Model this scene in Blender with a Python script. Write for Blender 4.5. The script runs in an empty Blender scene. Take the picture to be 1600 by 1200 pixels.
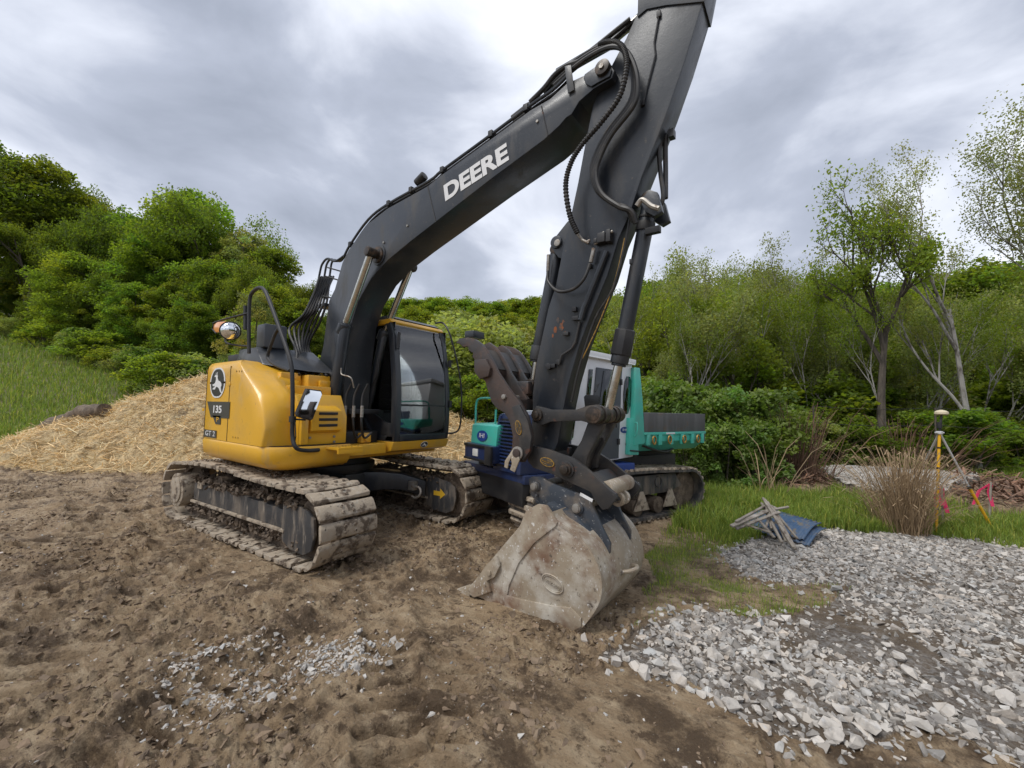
import bpy, bmesh, math, random
import numpy as np
from mathutils import Vector, Matrix, noise as mnoise
random.seed(7); RNG = np.random.default_rng(11)
S = bpy.context.scene
COL = S.collection

# ------------------------------------------------------------------ camera
CAM = Vector((5.38, -3.217, 1.512)); YAW, PITCH, ROLL, FPX = 2.2023, 0.0575, 0.0210, 652.4
fw = Vector((math.cos(YAW)*math.cos(PITCH), math.sin(YAW)*math.cos(PITCH), math.sin(PITCH)))
rt0 = fw.cross(Vector((0, 0, 1))).normalized(); up0 = rt0.cross(fw)
RT = rt0*math.cos(ROLL)+up0*math.sin(ROLL); UP = -rt0*math.sin(ROLL)+up0*math.cos(ROLL)
cd = bpy.data.cameras.new('camera'); cam = bpy.data.objects.new('camera', cd); COL.objects.link(cam)
cd.sensor_width = 36; cd.lens = 36*FPX/1600; cd.clip_start = 0.05; cd.clip_end = 3000
cam.matrix_world = Matrix(((RT.x, UP.x, -fw.x, CAM.x), (RT.y, UP.y, -fw.y, CAM.y), (RT.z, UP.z, -fw.z, CAM.z), (0, 0, 0, 1)))
S.camera = cam
S.render.resolution_x, S.render.resolution_y = 1024, 768
# ------------------------------------------------------------------ world, sun, exposure
SUN_EL, SUN_AZ = math.radians(58), math.radians(250)      # azimuth in world xy, towards the sun
W = bpy.data.worlds.new('World'); S.world = W; W.use_nodes = True
nt = W.node_tree; nt.nodes.clear()
def wn(t, **k):
    n = nt.nodes.new(t)
    for a, b in k.items(): setattr(n, a, b)
    return n
L = nt.links.new
out = wn('ShaderNodeOutputWorld'); bg = wn('ShaderNodeBackground'); bg.inputs[1].default_value = 0.1
sky = wn('ShaderNodeTexSky', sky_type='NISHITA', sun_disc=False); sky.sun_elevation = SUN_EL; sky.sun_rotation = math.pi/2-SUN_AZ
tc = wn('ShaderNodeTexCoord'); sep = wn('ShaderNodeSeparateXYZ'); L(tc.outputs['Generated'], sep.inputs[0])
zc = wn('ShaderNodeMath', operation='MAXIMUM'); L(sep.outputs[2], zc.inputs[0]); zc.inputs[1].default_value = 0.0
za = wn('ShaderNodeMath', operation='ADD'); L(zc.outputs[0], za.inputs[0]); za.inputs[1].default_value = 0.42
fl = wn('ShaderNodeMapping'); L(tc.outputs['Generated'], fl.inputs[0]); fl.inputs['Location'].default_value = (3.7, 1.2, 0.4); fl.inputs['Scale'].default_value = (1, 1, 2.1); fl.inputs['Rotation'].default_value = (0, 0.12, 0.6)
n1 = wn('ShaderNodeTexNoise'); L(fl.outputs[0], n1.inputs[0]); n1.inputs['Scale'].default_value = 2.3; n1.inputs['Detail'].default_value = 9; n1.inputs['Roughness'].default_value = 0.52; n1.inputs['Distortion'].default_value = 0.35
n2 = wn('ShaderNodeTexNoise'); L(fl.outputs[0], n2.inputs[0]); n2.inputs['Scale'].default_value = 1.1; n2.inputs['Detail'].default_value = 3
ad = wn('ShaderNodeMath', operation='ADD'); L(n1.outputs[0], ad.inputs[0]); L(n2.outputs[0], ad.inputs[1])
hf = wn('ShaderNodeMath', operation='MULTIPLY'); L(ad.outputs[0], hf.inputs[0]); hf.inputs[1].default_value = 0.5
cr = wn('ShaderNodeValToRGB'); L(hf.outputs[0], cr.inputs[0])
e = cr.color_ramp.elements
e[0].position = 0.36; e[0].color = (0.22, 0.245, 0.30, 1); e[1].position = 0.62; e[1].color = (0.80, 0.815, 0.86, 1)
x = e.new(0.47); x.color = (0.355, 0.385, 0.46, 1); x = e.new(0.54); x.color = (0.57, 0.60, 0.675, 1)
sc10 = wn('ShaderNodeVectorMath', operation='SCALE'); L(cr.outputs[0], sc10.inputs[0]); sc10.inputs['Scale'].default_value = 8.4
mx = wn('ShaderNodeMixRGB'); mx.inputs[0].default_value = 0.95; L(sky.outputs[0], mx.inputs[1]); L(sc10.outputs[0], mx.inputs[2])
L(mx.outputs[0], bg.inputs[0]); L(bg.outputs[0], out.inputs[0])
sd = bpy.data.lights.new('sun', 'SUN'); sd.energy = 1.3; sd.angle = math.radians(22); sd.color = (1, 0.97, 0.92)
sun = bpy.data.objects.new('sun', sd); COL.objects.link(sun)
sun.rotation_euler = Vector((math.cos(SUN_AZ)*math.cos(SUN_EL), math.sin(SUN_AZ)*math.cos(SUN_EL), math.sin(SUN_EL))).to_track_quat('Z', 'Y').to_euler()
S.view_settings.view_transform = 'Standard'; S.view_settings.look = 'None'; S.view_settings.exposure = 0.85; S.view_settings.gamma = 1
S.view_settings.use_curve_mapping = False

# ------------------------------------------------------------------ geometry of sight lines (survey of the place)
def ray(px, py): return fw+RT*((px-800)/FPX)+UP*((600-py)/FPX)
class Frame:
    """a local frame on the ground: origin (x, y), heading a; on_y / on_x give the local point seen at a pixel on a local plane"""
    def __init__(s, o=(0, 0, 0), a=0.0):
        s.M = Matrix.Translation(Vector(o)) @ Matrix.Rotation(a, 4, 'Z'); s.I = s.M.inverted(); s.C = s.I @ CAM; s.o = o; s.a = a
    def _d(s, px, py): return s.I.to_3x3() @ ray(px, py)
    def on_y(s, px, py, y): d = s._d(px, py); return s.C+d*((y-s.C.y)/d.y)
    def on_x(s, px, py, x): d = s._d(px, py); return s.C+d*((x-s.C.x)/d.x)
    def on_z(s, px, py, z): d = s._d(px, py); return s.C+d*((z-s.C.z)/d.z)
    def xz(s, px, py, y): p = s.on_y(px, py, y); return (p.x, p.z)
    def prof(s, pts, y): return [s.xz(a, b, y) for a, b in pts]
U = Frame(); T = Frame((0, 0, 0), math.radians(3))
fh = Vector((math.cos(YAW), math.sin(YAW), 0)); rh = Vector((math.sin(YAW), -math.cos(YAW), 0))
def plan(X, Z, z=0): return Vector((CAM.x, CAM.y, 0))+rh*X+fh*Z+Vector((0, 0, z))     # X metres right, Z metres ahead of the photographer
def plan_px(px, Z, z=0): return plan((px-800)/FPX*Z, Z, z)
# ------------------------------------------------------------------ numpy noise
def _hash(ix, iy, seed):
    h = (ix.astype(np.int64)*374761393+iy.astype(np.int64)*668265263+seed*2147483647) & 0xffffffff
    h = ((h ^ (h >> 13))*1274126177) & 0xffffffff
    return ((h ^ (h >> 16)) & 0xffffff)/float(0xffffff)
def vnoise(x, y, seed=0):
    ix = np.floor(x); iy = np.floor(y); fx = x-ix; fy = y-iy
    fx = fx*fx*(3-2*fx); fy = fy*fy*(3-2*fy)
    a = _hash(ix, iy, seed); b = _hash(ix+1, iy, seed); c = _hash(ix, iy+1, seed); d = _hash(ix+1, iy+1, seed)
    return (a*(1-fx)+b*fx)*(1-fy)+(c*(1-fx)+d*fx)*fy
def fbm(x, y, seed=0, o=4, g=0.5):
    s = 0; a = 1; t = 0
    for i in range(o):
        s = s+a*vnoise(x*2**i+i*17.3, y*2**i-i*9.1, seed+i); t += a; a *= g
    return s/t
def sstep(a, b, x): t = np.clip((x-a)/(b-a), 0, 1); return t*t*(3-2*t)
# ------------------------------------------------------------------ materials
def mat(name, base, rough=0.6, metal=0.0, layers=(), bump=None, spec=0.5, coat=0.0, coords='pos', vary=0.0, attr=None, trans=None):
    """layers: (colour, scale, lo, hi, rough[, stretch]) mixed over the base by a noise; bump: [(scale, distance)]"""
    m = bpy.data.materials.new(name); m.use_nodes = True; t = m.node_tree; t.nodes.clear(); l = t.links.new
    def n(ty, **k):
        q = t.nodes.new(ty)
        for a, b in k.items(): setattr(q, a, b)
        return q
    o = n('ShaderNodeOutputMaterial'); b = n('ShaderNodeBsdfPrincipled'); l(b.outputs[0], o.inputs[0])
    b.inputs['Metallic'].default_value = metal; b.inputs['Specular IOR Level'].default_value = spec; b.inputs['Coat Weight'].default_value = coat
    b.inputs['Coat Roughness'].default_value = 0.15
    if coords == 'pos': src = n('ShaderNodeNewGeometry').outputs['Position']
    else: src = n('ShaderNodeTexCoord').outputs['Object']
    if coords == 'objrand':
        oi = n('ShaderNodeObjectInfo'); va = n('ShaderNodeVectorMath', operation='SCALE'); cx = n('ShaderNodeCombineXYZ')
        for i in range(3): l(oi.outputs['Random'], cx.inputs[i])
        l(cx.outputs[0], va.inputs[0]); va.inputs['Scale'].default_value = 37.0
        vb = n('ShaderNodeVectorMath', operation='ADD'); l(src, vb.inputs[0]); l(va.outputs[0], vb.inputs[1]); src = vb.outputs[0]
    rgb = n('ShaderNodeRGB'); rgb.outputs[0].default_value = (*base, 1); col = rgb.outputs[0]
    if attr:
        at_ = n('ShaderNodeAttribute', attribute_name=attr); mm = n('ShaderNodeMixRGB', blend_type='MULTIPLY'); mm.inputs[0].default_value = 1
        l(col, mm.inputs[1]); l(at_.outputs['Color'], mm.inputs[2]); col = mm.outputs[0]
    rv = n('ShaderNodeValue'); rv.outputs[0].default_value = rough; ro = rv.outputs[0]
    for i, ly in enumerate(layers):
        c, scl, lo, hi, r2 = ly[:5]
        mp = n('ShaderNodeMapping'); l(src, mp.inputs[0]); mp.inputs['Location'].default_value = (i*3.1, i*7.7, i*1.3)
        if len(ly) > 5: mp.inputs['Scale'].default_value = ly[5]
        nz = n('ShaderNodeTexNoise'); l(mp.outputs[0], nz.inputs[0]); nz.inputs['Scale'].default_value = scl; nz.inputs['Detail'].default_value = 7; nz.inputs['Roughness'].default_value = 0.6
        mr = n('ShaderNodeMapRange'); l(nz.outputs[0], mr.inputs[0]); mr.inputs[1].default_value = lo; mr.inputs[2].default_value = hi
        mxn = n('ShaderNodeMixRGB'); l(mr.outputs[0], mxn.inputs[0]); l(col, mxn.inputs[1]); mxn.inputs[2].default_value = (*c, 1); col = mxn.outputs[0]
        mx2 = n('ShaderNodeMix'); l(mr.outputs[0], mx2.inputs[0]); l(ro, mx2.inputs[2]); mx2.inputs[3].default_value = r2; ro = mx2.outputs[0]
    if vary:
        oi = n('ShaderNodeObjectInfo'); hs = n('ShaderNodeHueSaturation'); mr = n('ShaderNodeMapRange'); l(oi.outputs['Random'], mr.inputs[0])
        mr.inputs[3].default_value = 1-vary; mr.inputs[4].default_value = 1+vary; l(mr.outputs[0], hs.inputs['Value']); l(col, hs.inputs['Color'])
        m2 = n('ShaderNodeMapRange'); sn = n('ShaderNodeMath', operation='MULTIPLY'); l(oi.outputs['Random'], sn.inputs[0]); sn.inputs[1].default_value = 7.3
        fr = n('ShaderNodeMath', operation='FRACT'); l(sn.outputs[0], fr.inputs[0]); l(fr.outputs[0], m2.inputs[0]); m2.inputs[3].default_value = 0.5-vary*0.08; m2.inputs[4].default_value = 0.5+vary*0.05
        l(m2.outputs[0], hs.inputs['Hue']); col = hs.outputs[0]
    l(col, b.inputs['Base Color']); l(ro, b.inputs['Roughness'])
    if bump:
        prev = None
        for scl, dist in bump:
            nz = n('ShaderNodeTexNoise'); l(src, nz.inputs[0]); nz.inputs['Scale'].default_value = scl; nz.inputs['Detail'].default_value = 6; nz.inputs['Roughness'].default_value = 0.65
            bp = n('ShaderNodeBump'); l(nz.outputs[0], bp.inputs['Height']); bp.inputs['Distance'].default_value = dist; bp.inputs['Strength'].default_value = 1
            if prev: l(prev, bp.inputs['Normal'])
            prev = bp.outputs[0]
        l(prev, b.inputs['Normal'])
    if trans:
        tr = n('ShaderNodeBsdfTranslucent'); ms = n('ShaderNodeMixShader'); ms.inputs[0].default_value = trans[1]
        mc = n('ShaderNodeMixRGB', blend_type='MULTIPLY'); mc.inputs[0].default_value = 1; l(col, mc.inputs[1]); mc.inputs[2].default_value = (*trans[0], 1)
        l(mc.outputs[0], tr.inputs[0]); l(b.outputs[0], ms.inputs[1]); l(tr.outputs[0], ms.inputs[2]); l(ms.outputs[0], o.inputs[0])
    return m
def glass_mat(name, tint, fac=0.12):
    m = bpy.data.materials.new(name); m.use_nodes = True; t = m.node_tree; t.nodes.clear(); l = t.links.new
    o = t.nodes.new('ShaderNodeOutputMaterial'); tr = t.nodes.new('ShaderNodeBsdfTransparent'); tr.inputs[0].default_value = (*tint, 1)
    gl = t.nodes.new('ShaderNodeBsdfGlossy'); gl.inputs['Roughness'].default_value = 0.02; gl.inputs[0].default_value = (1, 1, 1, 1)
    fr = t.nodes.new('ShaderNodeFresnel'); fr.inputs[0].default_value = 1.5
    a = t.nodes.new('ShaderNodeMath'); a.operation = 'ADD'; a.inputs[1].default_value = fac; l(fr.outputs[0], a.inputs[0])
    ms = t.nodes.new('ShaderNodeMixShader'); l(a.outputs[0], ms.inputs[0]); l(tr.outputs[0], ms.inputs[1]); l(gl.outputs[0], ms.inputs[2]); l(ms.outputs[0], o.inputs[0])
    return m
DUST = (0.25, 0.20, 0.145)
M = dict(
 yellow=mat('yellow_paint', (0.74, 0.40, 0.026), 0.36, coat=0.25, layers=[((0.52, 0.32, 0.09), 2.2, 0.5, 0.85, 0.55), ((0.46, 0.25, 0.05), 14, 0.62, 0.8, 0.6), ((0.30, 0.21, 0.12), 30, 0.67, 0.78, 0.85), ((0.45, 0.33, 0.17), 5, 0.6, 0.8, 0.7, (1, 1, 0.3))], bump=[(3, 0.002)]),
 char=mat('charcoal_paint', (0.017, 0.021, 0.028), 0.34, coat=0.15, layers=[((0.033, 0.038, 0.045), 1.6, 0.42, 0.75, 0.5), ((0.12, 0.10, 0.08), 26, 0.64, 0.80, 0.8), ((0.06, 0.055, 0.05), 4, 0.52, 0.74, 0.75, (1, 1, 0.3)), ((0.20, 0.19, 0.17), 60, 0.68, 0.74, 0.8)], bump=[(5, 0.002), (60, 0.0006)]),
 worn=mat('worn_charcoal_steel', (0.038, 0.037, 0.037), 0.5, 0.2, layers=[((0.10, 0.08, 0.062), 3.5, 0.5, 0.75, 0.75), ((0.14, 0.055, 0.03), 7, 0.62, 0.72, 0.9), ((0.33, 0.30, 0.26), 26, 0.66, 0.78, 0.7)], bump=[(8, 0.003), (45, 0.001)]),
 thumb=mat('rusty_brown_steel', (0.075, 0.052, 0.043), 0.5, 0.25, layers=[((0.05, 0.05, 0.052), 3, 0.4, 0.6, 0.5), ((0.15, 0.085, 0.06), 8, 0.55, 0.75, 0.8), ((0.36, 0.33, 0.30), 30, 0.68, 0.78, 0.6)], bump=[(9, 0.004), (40, 0.001)]),
 bucket=mat('scraped_muddy_bucket_steel', (0.34, 0.28, 0.205), 0.5, 0.1, layers=[((0.19, 0.115, 0.075), 2.6, 0.50, 0.64, 0.5), ((0.50, 0.46, 0.39), 4.5, 0.48, 0.66, 0.65), ((0.09, 0.07, 0.055), 12, 0.62, 0.72, 0.6), ((0.66, 0.64, 0.60), 44, 0.61, 0.68, 0.5, (1, 1, 0.7)), ((0.10, 0.08, 0.06), 30, 0.63, 0.70, 0.7)], bump=[(6, 0.006), (40, 0.0016)]),
 bdark=mat('worn_blue_black_bucket_paint', (0.05, 0.06, 0.075), 0.45, 0.2, layers=[((0.20, 0.16, 0.12), 4, 0.5, 0.7, 0.7), ((0.45, 0.44, 0.42), 28, 0.6, 0.7, 0.6)], bump=[(10, 0.003)]),
 shoe=mat('mud_caked_track_steel', (0.36, 0.295, 0.22), 0.8, layers=[((0.11, 0.08, 0.055), 7, 0.50, 0.58, 0.75), ((0.40, 0.355, 0.29), 16, 0.52, 0.7, 0.9), ((0.05, 0.042, 0.035), 22, 0.62, 0.70, 0.6)], bump=[(18, 0.012), (70, 0.003)], coords='objrand'),
 tframe=mat('mud_streaked_track_frame', (0.045, 0.045, 0.047), 0.5, layers=[((0.17, 0.14, 0.11), 9, 0.45, 0.62, 0.85, (1, 1, 0.22)), ((0.33, 0.28, 0.22), 18, 0.6, 0.72, 0.9, (1, 1, 0.2))], bump=[(12, 0.006)]),
 mudlump=mat('packed_wet_mud', (0.10, 0.072, 0.05), 0.75, layers=[((0.20, 0.15, 0.105), 9, 0.45, 0.65, 0.85)], bump=[(20, 0.02), (70, 0.004)]),
 black=mat('black_plastic', (0.016, 0.016, 0.018), 0.5, layers=[((0.05, 0.047, 0.043), 4, 0.5, 0.8, 0.7)]),
 rubber=mat('black_rubber_hose', (0.018, 0.017, 0.017), 0.45, layers=[((0.07, 0.06, 0.05), 12, 0.5, 0.8, 0.8)]),
 seam=mat('dark_panel_gap', (0.03, 0.015, 0.004), 0.8),
 chrome=mat('oily_chrome', (0.55, 0.53, 0.48), 0.2, 1.0, layers=[((0.30, 0.26, 0.20), 6, 0.5, 0.75, 0.4)]),
 mirror=mat('mirror_glass', (0.85, 0.87, 0.88), 0.03, 1.0),
 bolt=mat('bare_steel_bolt', (0.33, 0.31, 0.28), 0.5, 0.7, layers=[((0.2, 0.14, 0.1), 30, 0.5, 0.7, 0.8)]),
 pin=mat('dark_greasy_pin', (0.04, 0.032, 0.026), 0.35, 0.3, layers=[((0.14, 0.09, 0.06), 14, 0.5, 0.7, 0.7)]),
 orange=mat('orange_lens', (0.75, 0.26, 0.03), 0.2, coat=0.5),
 white=mat('white_paint', (0.78, 0.79, 0.81), 0.35, coat=0.2, layers=[((0.52, 0.50, 0.46), 3, 0.55, 0.85, 0.6)]),
 decalw=mat('white_decal', (0.72, 0.72, 0.72), 0.5, layers=[((0.45, 0.43, 0.40), 20, 0.6, 0.8, 0.6)]),
 decalk=mat('black_decal', (0.02, 0.02, 0.022), 0.4),
 decald=mat('dark_grey_decal', (0.05, 0.048, 0.045), 0.4),
 gold=mat('brass_coloured_badge', (0.42, 0.25, 0.06), 0.4, 0.5, layers=[((0.12, 0.08, 0.04), 40, 0.5, 0.65, 0.7)]),
 teal=mat('teal_green_paint', (0.07, 0.50, 0.40), 0.4, coat=0.2, layers=[((0.16, 0.36, 0.30), 3, 0.5, 0.8, 0.6), ((0.25, 0.20, 0.15), 16, 0.66, 0.8, 0.8)]),
 blue=mat('dark_blue_paint', (0.015, 0.030, 0.095), 0.4, coat=0.2, layers=[((0.07, 0.08, 0.13), 4, 0.5, 0.8, 0.6), ((0.16, 0.13, 0.10), 14, 0.68, 0.8, 0.8)]),
 bblue=mat('royal_blue_paint', (0.02, 0.055, 0.24), 0.45, layers=[((0.12, 0.11, 0.12), 12, 0.6, 0.8, 0.8)]),
 greyp=mat('slate_grey_paint', (0.075, 0.085, 0.10), 0.45, layers=[((0.12, 0.12, 0.12), 5, 0.5, 0.8, 0.6)]),
 board=mat('weathered_grey_side_board', (0.085, 0.085, 0.085), 0.6, layers=[((0.15, 0.09, 0.05), 6, 0.58, 0.75, 0.8), ((0.14, 0.14, 0.14), 3, 0.5, 0.75, 0.6, (3, 3, 0.4))]),
 seat=mat('dark_seat_cloth', (0.035, 0.035, 0.038), 0.9),
 yarrow=mat('yellow_arrow_paint', (0.70, 0.42, 0.03), 0.5),
 glass=glass_mat('cab_glass', (0.93, 0.97, 0.95), 0.05), glassd=glass_mat('dark_green_glass', (0.35, 0.48, 0.42), 0.05),
 lamp=mat('headlamp_lens', (0.75, 0.75, 0.72), 0.15, coat=0.6),
 wood=mat('weathered_grey_wood', (0.30, 0.265, 0.22), 0.85, layers=[((0.14, 0.11, 0.085), 12, 0.45, 0.65, 0.9, (1, 1, 0.3)), ((0.45, 0.41, 0.36), 5, 0.55, 0.75, 0.9)], coords='objrand', bump=[(40, 0.003)]),
 sheet=mat('faded_blue_corrugated_sheet', (0.035, 0.085, 0.17), 0.5, layers=[((0.09, 0.13, 0.19), 6, 0.42, 0.7, 0.6), ((0.16, 0.14, 0.11), 10, 0.52, 0.62, 0.85)]),
 pyel=mat('yellow_pole_paint', (0.78, 0.42, 0.02), 0.35), pwhite=mat('silver_pole', (0.66, 0.66, 0.66), 0.35, 0.4), pink=mat('pink_flagging_tape', (0.9, 0.06, 0.20), 0.6, trans=((1, .5, .6), 0.3)),
 dome=mat('cream_antenna_dome', (0.60, 0.52, 0.36), 0.5),
 bark=mat('grey_brown_bark', (0.10, 0.082, 0.065), 0.9, layers=[((0.05, 0.042, 0.034), 9, 0.45, 0.6, 0.9, (1, 1, 0.2))], bump=[(14, 0.02)]),
 birch=mat('pale_mottled_bark', (0.36, 0.34, 0.31), 0.85, layers=[((0.12, 0.105, 0.09), 5, 0.48, 0.6, 0.9, (1, 1, 0.5))], bump=[(12, 0.01)]),
 leafd=mat('deep_green_leaf', (0.115, 0.165, 0.028), 0.6, attr='tint', vary=0.25, spec=0.25, trans=((2.3, 2.3, 0.8), 0.55)),
 leafl=mat('fresh_green_leaf', (0.15, 0.20, 0.032), 0.6, attr='tint', vary=0.2, spec=0.25, trans=((2.2, 2.1, 0.8), 0.55)),
 leafp=mat('pale_olive_leaf', (0.25, 0.285, 0.10), 0.6, attr='tint', vary=0.15, spec=.25, trans=((1.7, 1.7, 0.8), 0.5)),
 leafk=mat('broad_shrub_leaf', (0.15, 0.215, 0.055), 0.5, attr='tint', vary=0.12, spec=0.3, trans=((1.6, 1.8, 0.7), 0.42)),
 grass=mat('green_grass_blade', (0.20, 0.275, 0.055), 0.6, attr='tint', trans=((1.5, 1.5, 0.8), 0.4)),
 dry=mat('dry_tan_stem', (0.36, 0.26, 0.155), 0.8, attr='tint', trans=((1.1, 1.0, 0.9), 0.2)),
 straw=mat('golden_straw', (0.74, 0.58, 0.33), 0.7, attr='tint', trans=((1.1, 1.0, 0.8), 0.2)),
 stone=mat('pale_limestone', (0.45, 0.415, 0.37), 0.8, attr='tint', layers=[((0.20, 0.185, 0.17), 14, 0.5, 0.72, 0.85), ((0.48, 0.47, 0.46), 30, 0.55, 0.75, 0.8)], bump=[(60, 0.004)]),
 mulch=mat('brown_mulch', (0.15, 0.085, 0.055), 0.85, attr='tint'),
)
# ------------------------------------------------------------------ mesh builder
def link(name, me, m=None, parent=None):
    o = bpy.data.objects.new(name, me); COL.objects.link(o)
    if m is not None and me is not None:
        if not me.materials: me.materials.append(m)
    if parent is not None: o.parent = parent
    return o
def empty(name, label, cat, group=None, loc=(0, 0, 0), rz=0.0):
    o = bpy.data.objects.new(name, None); COL.objects.link(o); o.location = loc; o.rotation_euler = (0, 0, rz); o.empty_display_size = 0.3
    tag(o, label, cat, group); return o
def tag(o, label=None, cat=None, group=None, kind=None):
    for k, v in (('label', label), ('category', cat), ('group', group), ('kind', kind)):
        if v: o[k] = v
    return o
def smooth_path(pts, n=6):
    P = [Vector(p) for p in pts]
    if len(P) < 3: return P
    Q = [P[0]*2-P[1]]+P+[P[-1]*2-P[-2]]; r = []
    for i in range(1, len(Q)-2):
        for k in range(n):
            t = k/n; a, b, c, d = Q[i-1], Q[i], Q[i+1], Q[i+2]
            r.append(0.5*((2*b)+(c-a)*t+(2*a-5*b+4*c-d)*t*t+(3*b-a-3*c+d)*t**3))
    r.append(P[-1]); return r
SPLIT = {'idler_guard', 'pipe_clamp', 'cylinder_lug', 'line_clamp', 'pipe_bracket', 'hose_fitting', 'valve_block', 'cover_bolt', 'frame_lip', 'headboard_rib', 'grille_frame', 'door_hinge', 'hinge', 'vent_slot', 'weld_seam', 'side_window', 'coupler_body', 'lifting_eye', 'hose_bundle', 'front_hose', 'lamp_arm', 'mirror_arm', 'steel_line', 'door_seam', 'bumper_guard', 'tip_hose', 'badge_bar', 'frame_leg', 'thumb_hinge', 'hose_elbow', 'hose_manifold'}
class MB:
    def __init__(s): s.b = bmesh.new()
    def box(s, lo, hi, M4=None):
        x0, y0, z0 = lo; x1, y1, z1 = hi
        v = [s.b.verts.new(p) for p in ((x0, y0, z0), (x1, y0, z0), (x1, y1, z0), (x0, y1, z0), (x0, y0, z1), (x1, y0, z1), (x1, y1, z1), (x0, y1, z1))]
        for f in ((3, 2, 1, 0), (4, 5, 6, 7), (0, 1, 5, 4), (1, 2, 6, 5), (2, 3, 7, 6), (3, 0, 4, 7)): s.b.faces.new([v[i] for i in f])
        if M4:
            for q in v: q.co = M4 @ q.co
        return s
    def prism(s, prof, y0, y1, axis='y'):
        def P(a, c, d): return (a, d, c) if axis == 'y' else ((d, a, c) if axis == 'x' else (a, c, d))
        A = [s.b.verts.new(P(a, c, y0)) for a, c in prof]; B = [s.b.verts.new(P(a, c, y1)) for a, c in prof]; n = len(prof)
        fs = [s.b.faces.new(A), s.b.faces.new(B[::-1])]
        for i in range(n): fs.append(s.b.faces.new((A[i], B[i], B[(i+1) % n], A[(i+1) % n])))
        bmesh.ops.recalc_face_normals(s.b, faces=fs); return s
    def loft(s, rings, closed=True, cap=True):
        R = [[s.b.verts.new(p) for p in r] for r in rings]; fs = []
        n = len(R[0])
        for a, b in zip(R[:-1], R[1:]):
            for i in range(n if closed else n-1): fs.append(s.b.faces.new((a[i], a[(i+1) % n], b[(i+1) % n], b[i])))
        if cap: fs.append(s.b.faces.new(R[0][::-1])); fs.append(s.b.faces.new(R[-1]))
        bmesh.ops.recalc_face_normals(s.b, faces=fs); return s
    def tube(s, pts, r, seg=10, smooth=0, cap=True, rad=None):
        P = smooth_path(pts, smooth) if smooth else [Vector(p) for p in pts]
        n = len(P); rings = []; ref = None
        for i in range(n):
            d = (P[min(i+1, n-1)]-P[max(i-1, 0)]).normalized()
            if ref is None: ref = d.orthogonal().normalized()
            ref = (ref-d*ref.dot(d)); ref = ref.normalized() if ref.length > 1e-6 else d.orthogonal().normalized()
            q = d.cross(ref); rr = rad(i, n) if rad else r
            rings.append([P[i]+(ref*math.cos(2*math.pi*k/seg)+q*math.sin(2*math.pi*k/seg))*rr for k in range(seg)])
        return s.loft(rings, True, cap)
    def cyl(s, a, b, r, seg=20, r2=None):
        return s.tube([a, b], r, seg, rad=(lambda i, n: r if i == 0 else (r2 if r2 is not None else r)))
    def out(s, name, m, parent=None, bevel=0.0, ang=35, jitter=0.0, label=None, sub=0):
        b = s.b
        if name in SPLIT:      # each loose piece becomes an object of its own
            seen = set(); groups = []
            for v in b.verts:
                if v in seen: continue
                st, g = [v], []
                seen.add(v)
                while st:
                    q = st.pop(); g.append(q)
                    for e_ in q.link_edges:
                        w = e_.other_vert(q)
                        if w not in seen: seen.add(w); st.append(w)
                groups.append(g)
            if len(groups) > 1:
                b.verts.index_update(); o = None
                for g in groups:
                    nb = MB(); mp = {v: nb.b.verts.new(v.co) for v in g}; fs = {f for v in g for f in v.link_faces}
                    for f in fs: nb.b.faces.new([mp[v] for v in f.verts])
                    nb.solo = True; o = nb._emit(name, m, parent, bevel, ang, label)
                b.free(); return o
        return s._emit(name, m, parent, bevel, ang, label)
    def _emit(s, name, m, parent, bevel, ang, label):
        b = s.b
        b.normal_update()
        if bevel:
            ed = [e for e in b.edges if len(e.link_faces) == 2 and e.calc_face_angle(0) > math.radians(40)]
            try: bmesh.ops.bevel(b, geom=ed, offset=bevel, segments=2, profile=0.6, affect='EDGES', clamp_overlap=True)
            except Exception: pass
        b.normal_update()
        for f in b.faces: f.smooth = True
        for e in b.edges:
            if len(e.link_faces) == 2: e.smooth = e.calc_face_angle(0) < math.radians(ang)
        me = bpy.data.meshes.new(name); b.to_mesh(me); b.free()
        o = link(name, me, m, parent)
        if label: o['label'] = label
        return o
def np_mesh(name, V, F, m=None, tint=None, smooth=False):
    """V (n,3), F (k,3|4) faces; tint per face (k,3)"""
    me = bpy.data.meshes.new(name); V = np.asarray(V, np.float32); F = np.asarray(F, np.int32); k = F.shape[1]
    me.vertices.add(len(V)); me.vertices.foreach_set('co', V.ravel()); me.loops.add(F.size); me.loops.foreach_set('vertex_index', F.ravel())
    me.polygons.add(len(F)); me.polygons.foreach_set('loop_start', np.arange(0, F.size, k, dtype=np.int32)); me.polygons.foreach_set('loop_total', np.full(len(F), k, np.int32))
    me.polygons.foreach_set('use_smooth', np.full(len(F), bool(smooth)))
    me.update(calc_edges=True)
    if tint is not None:
        a = me.attributes.new('tint', 'FLOAT_COLOR', 'FACE'); c = np.ones((len(F), 4), np.float32); c[:, :3] = tint; a.data.foreach_set('color', c.ravel())
    if m: me.materials.append(m)
    return me
def text_part(txt, m, parent, M4, size, name='lettering', off=0.0, ext=0.001, sx=1.0):
    cu = bpy.data.curves.new('t', 'FONT'); cu.body = txt; cu.size = size; cu.extrude = ext; cu.offset = off; cu.align_x = 'CENTER'; cu.align_y = 'CENTER'
    t = bpy.data.objects.new('t', cu); COL.objects.link(t)
    me = bpy.data.meshes.new_from_object(t); bpy.data.objects.remove(t); bpy.data.curves.remove(cu)
    me.transform(Matrix.Diagonal((sx, 1, 1, 1))); me.transform(M4); me.materials.clear()
    me.name = name; return link(name, me, m, parent)
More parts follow.
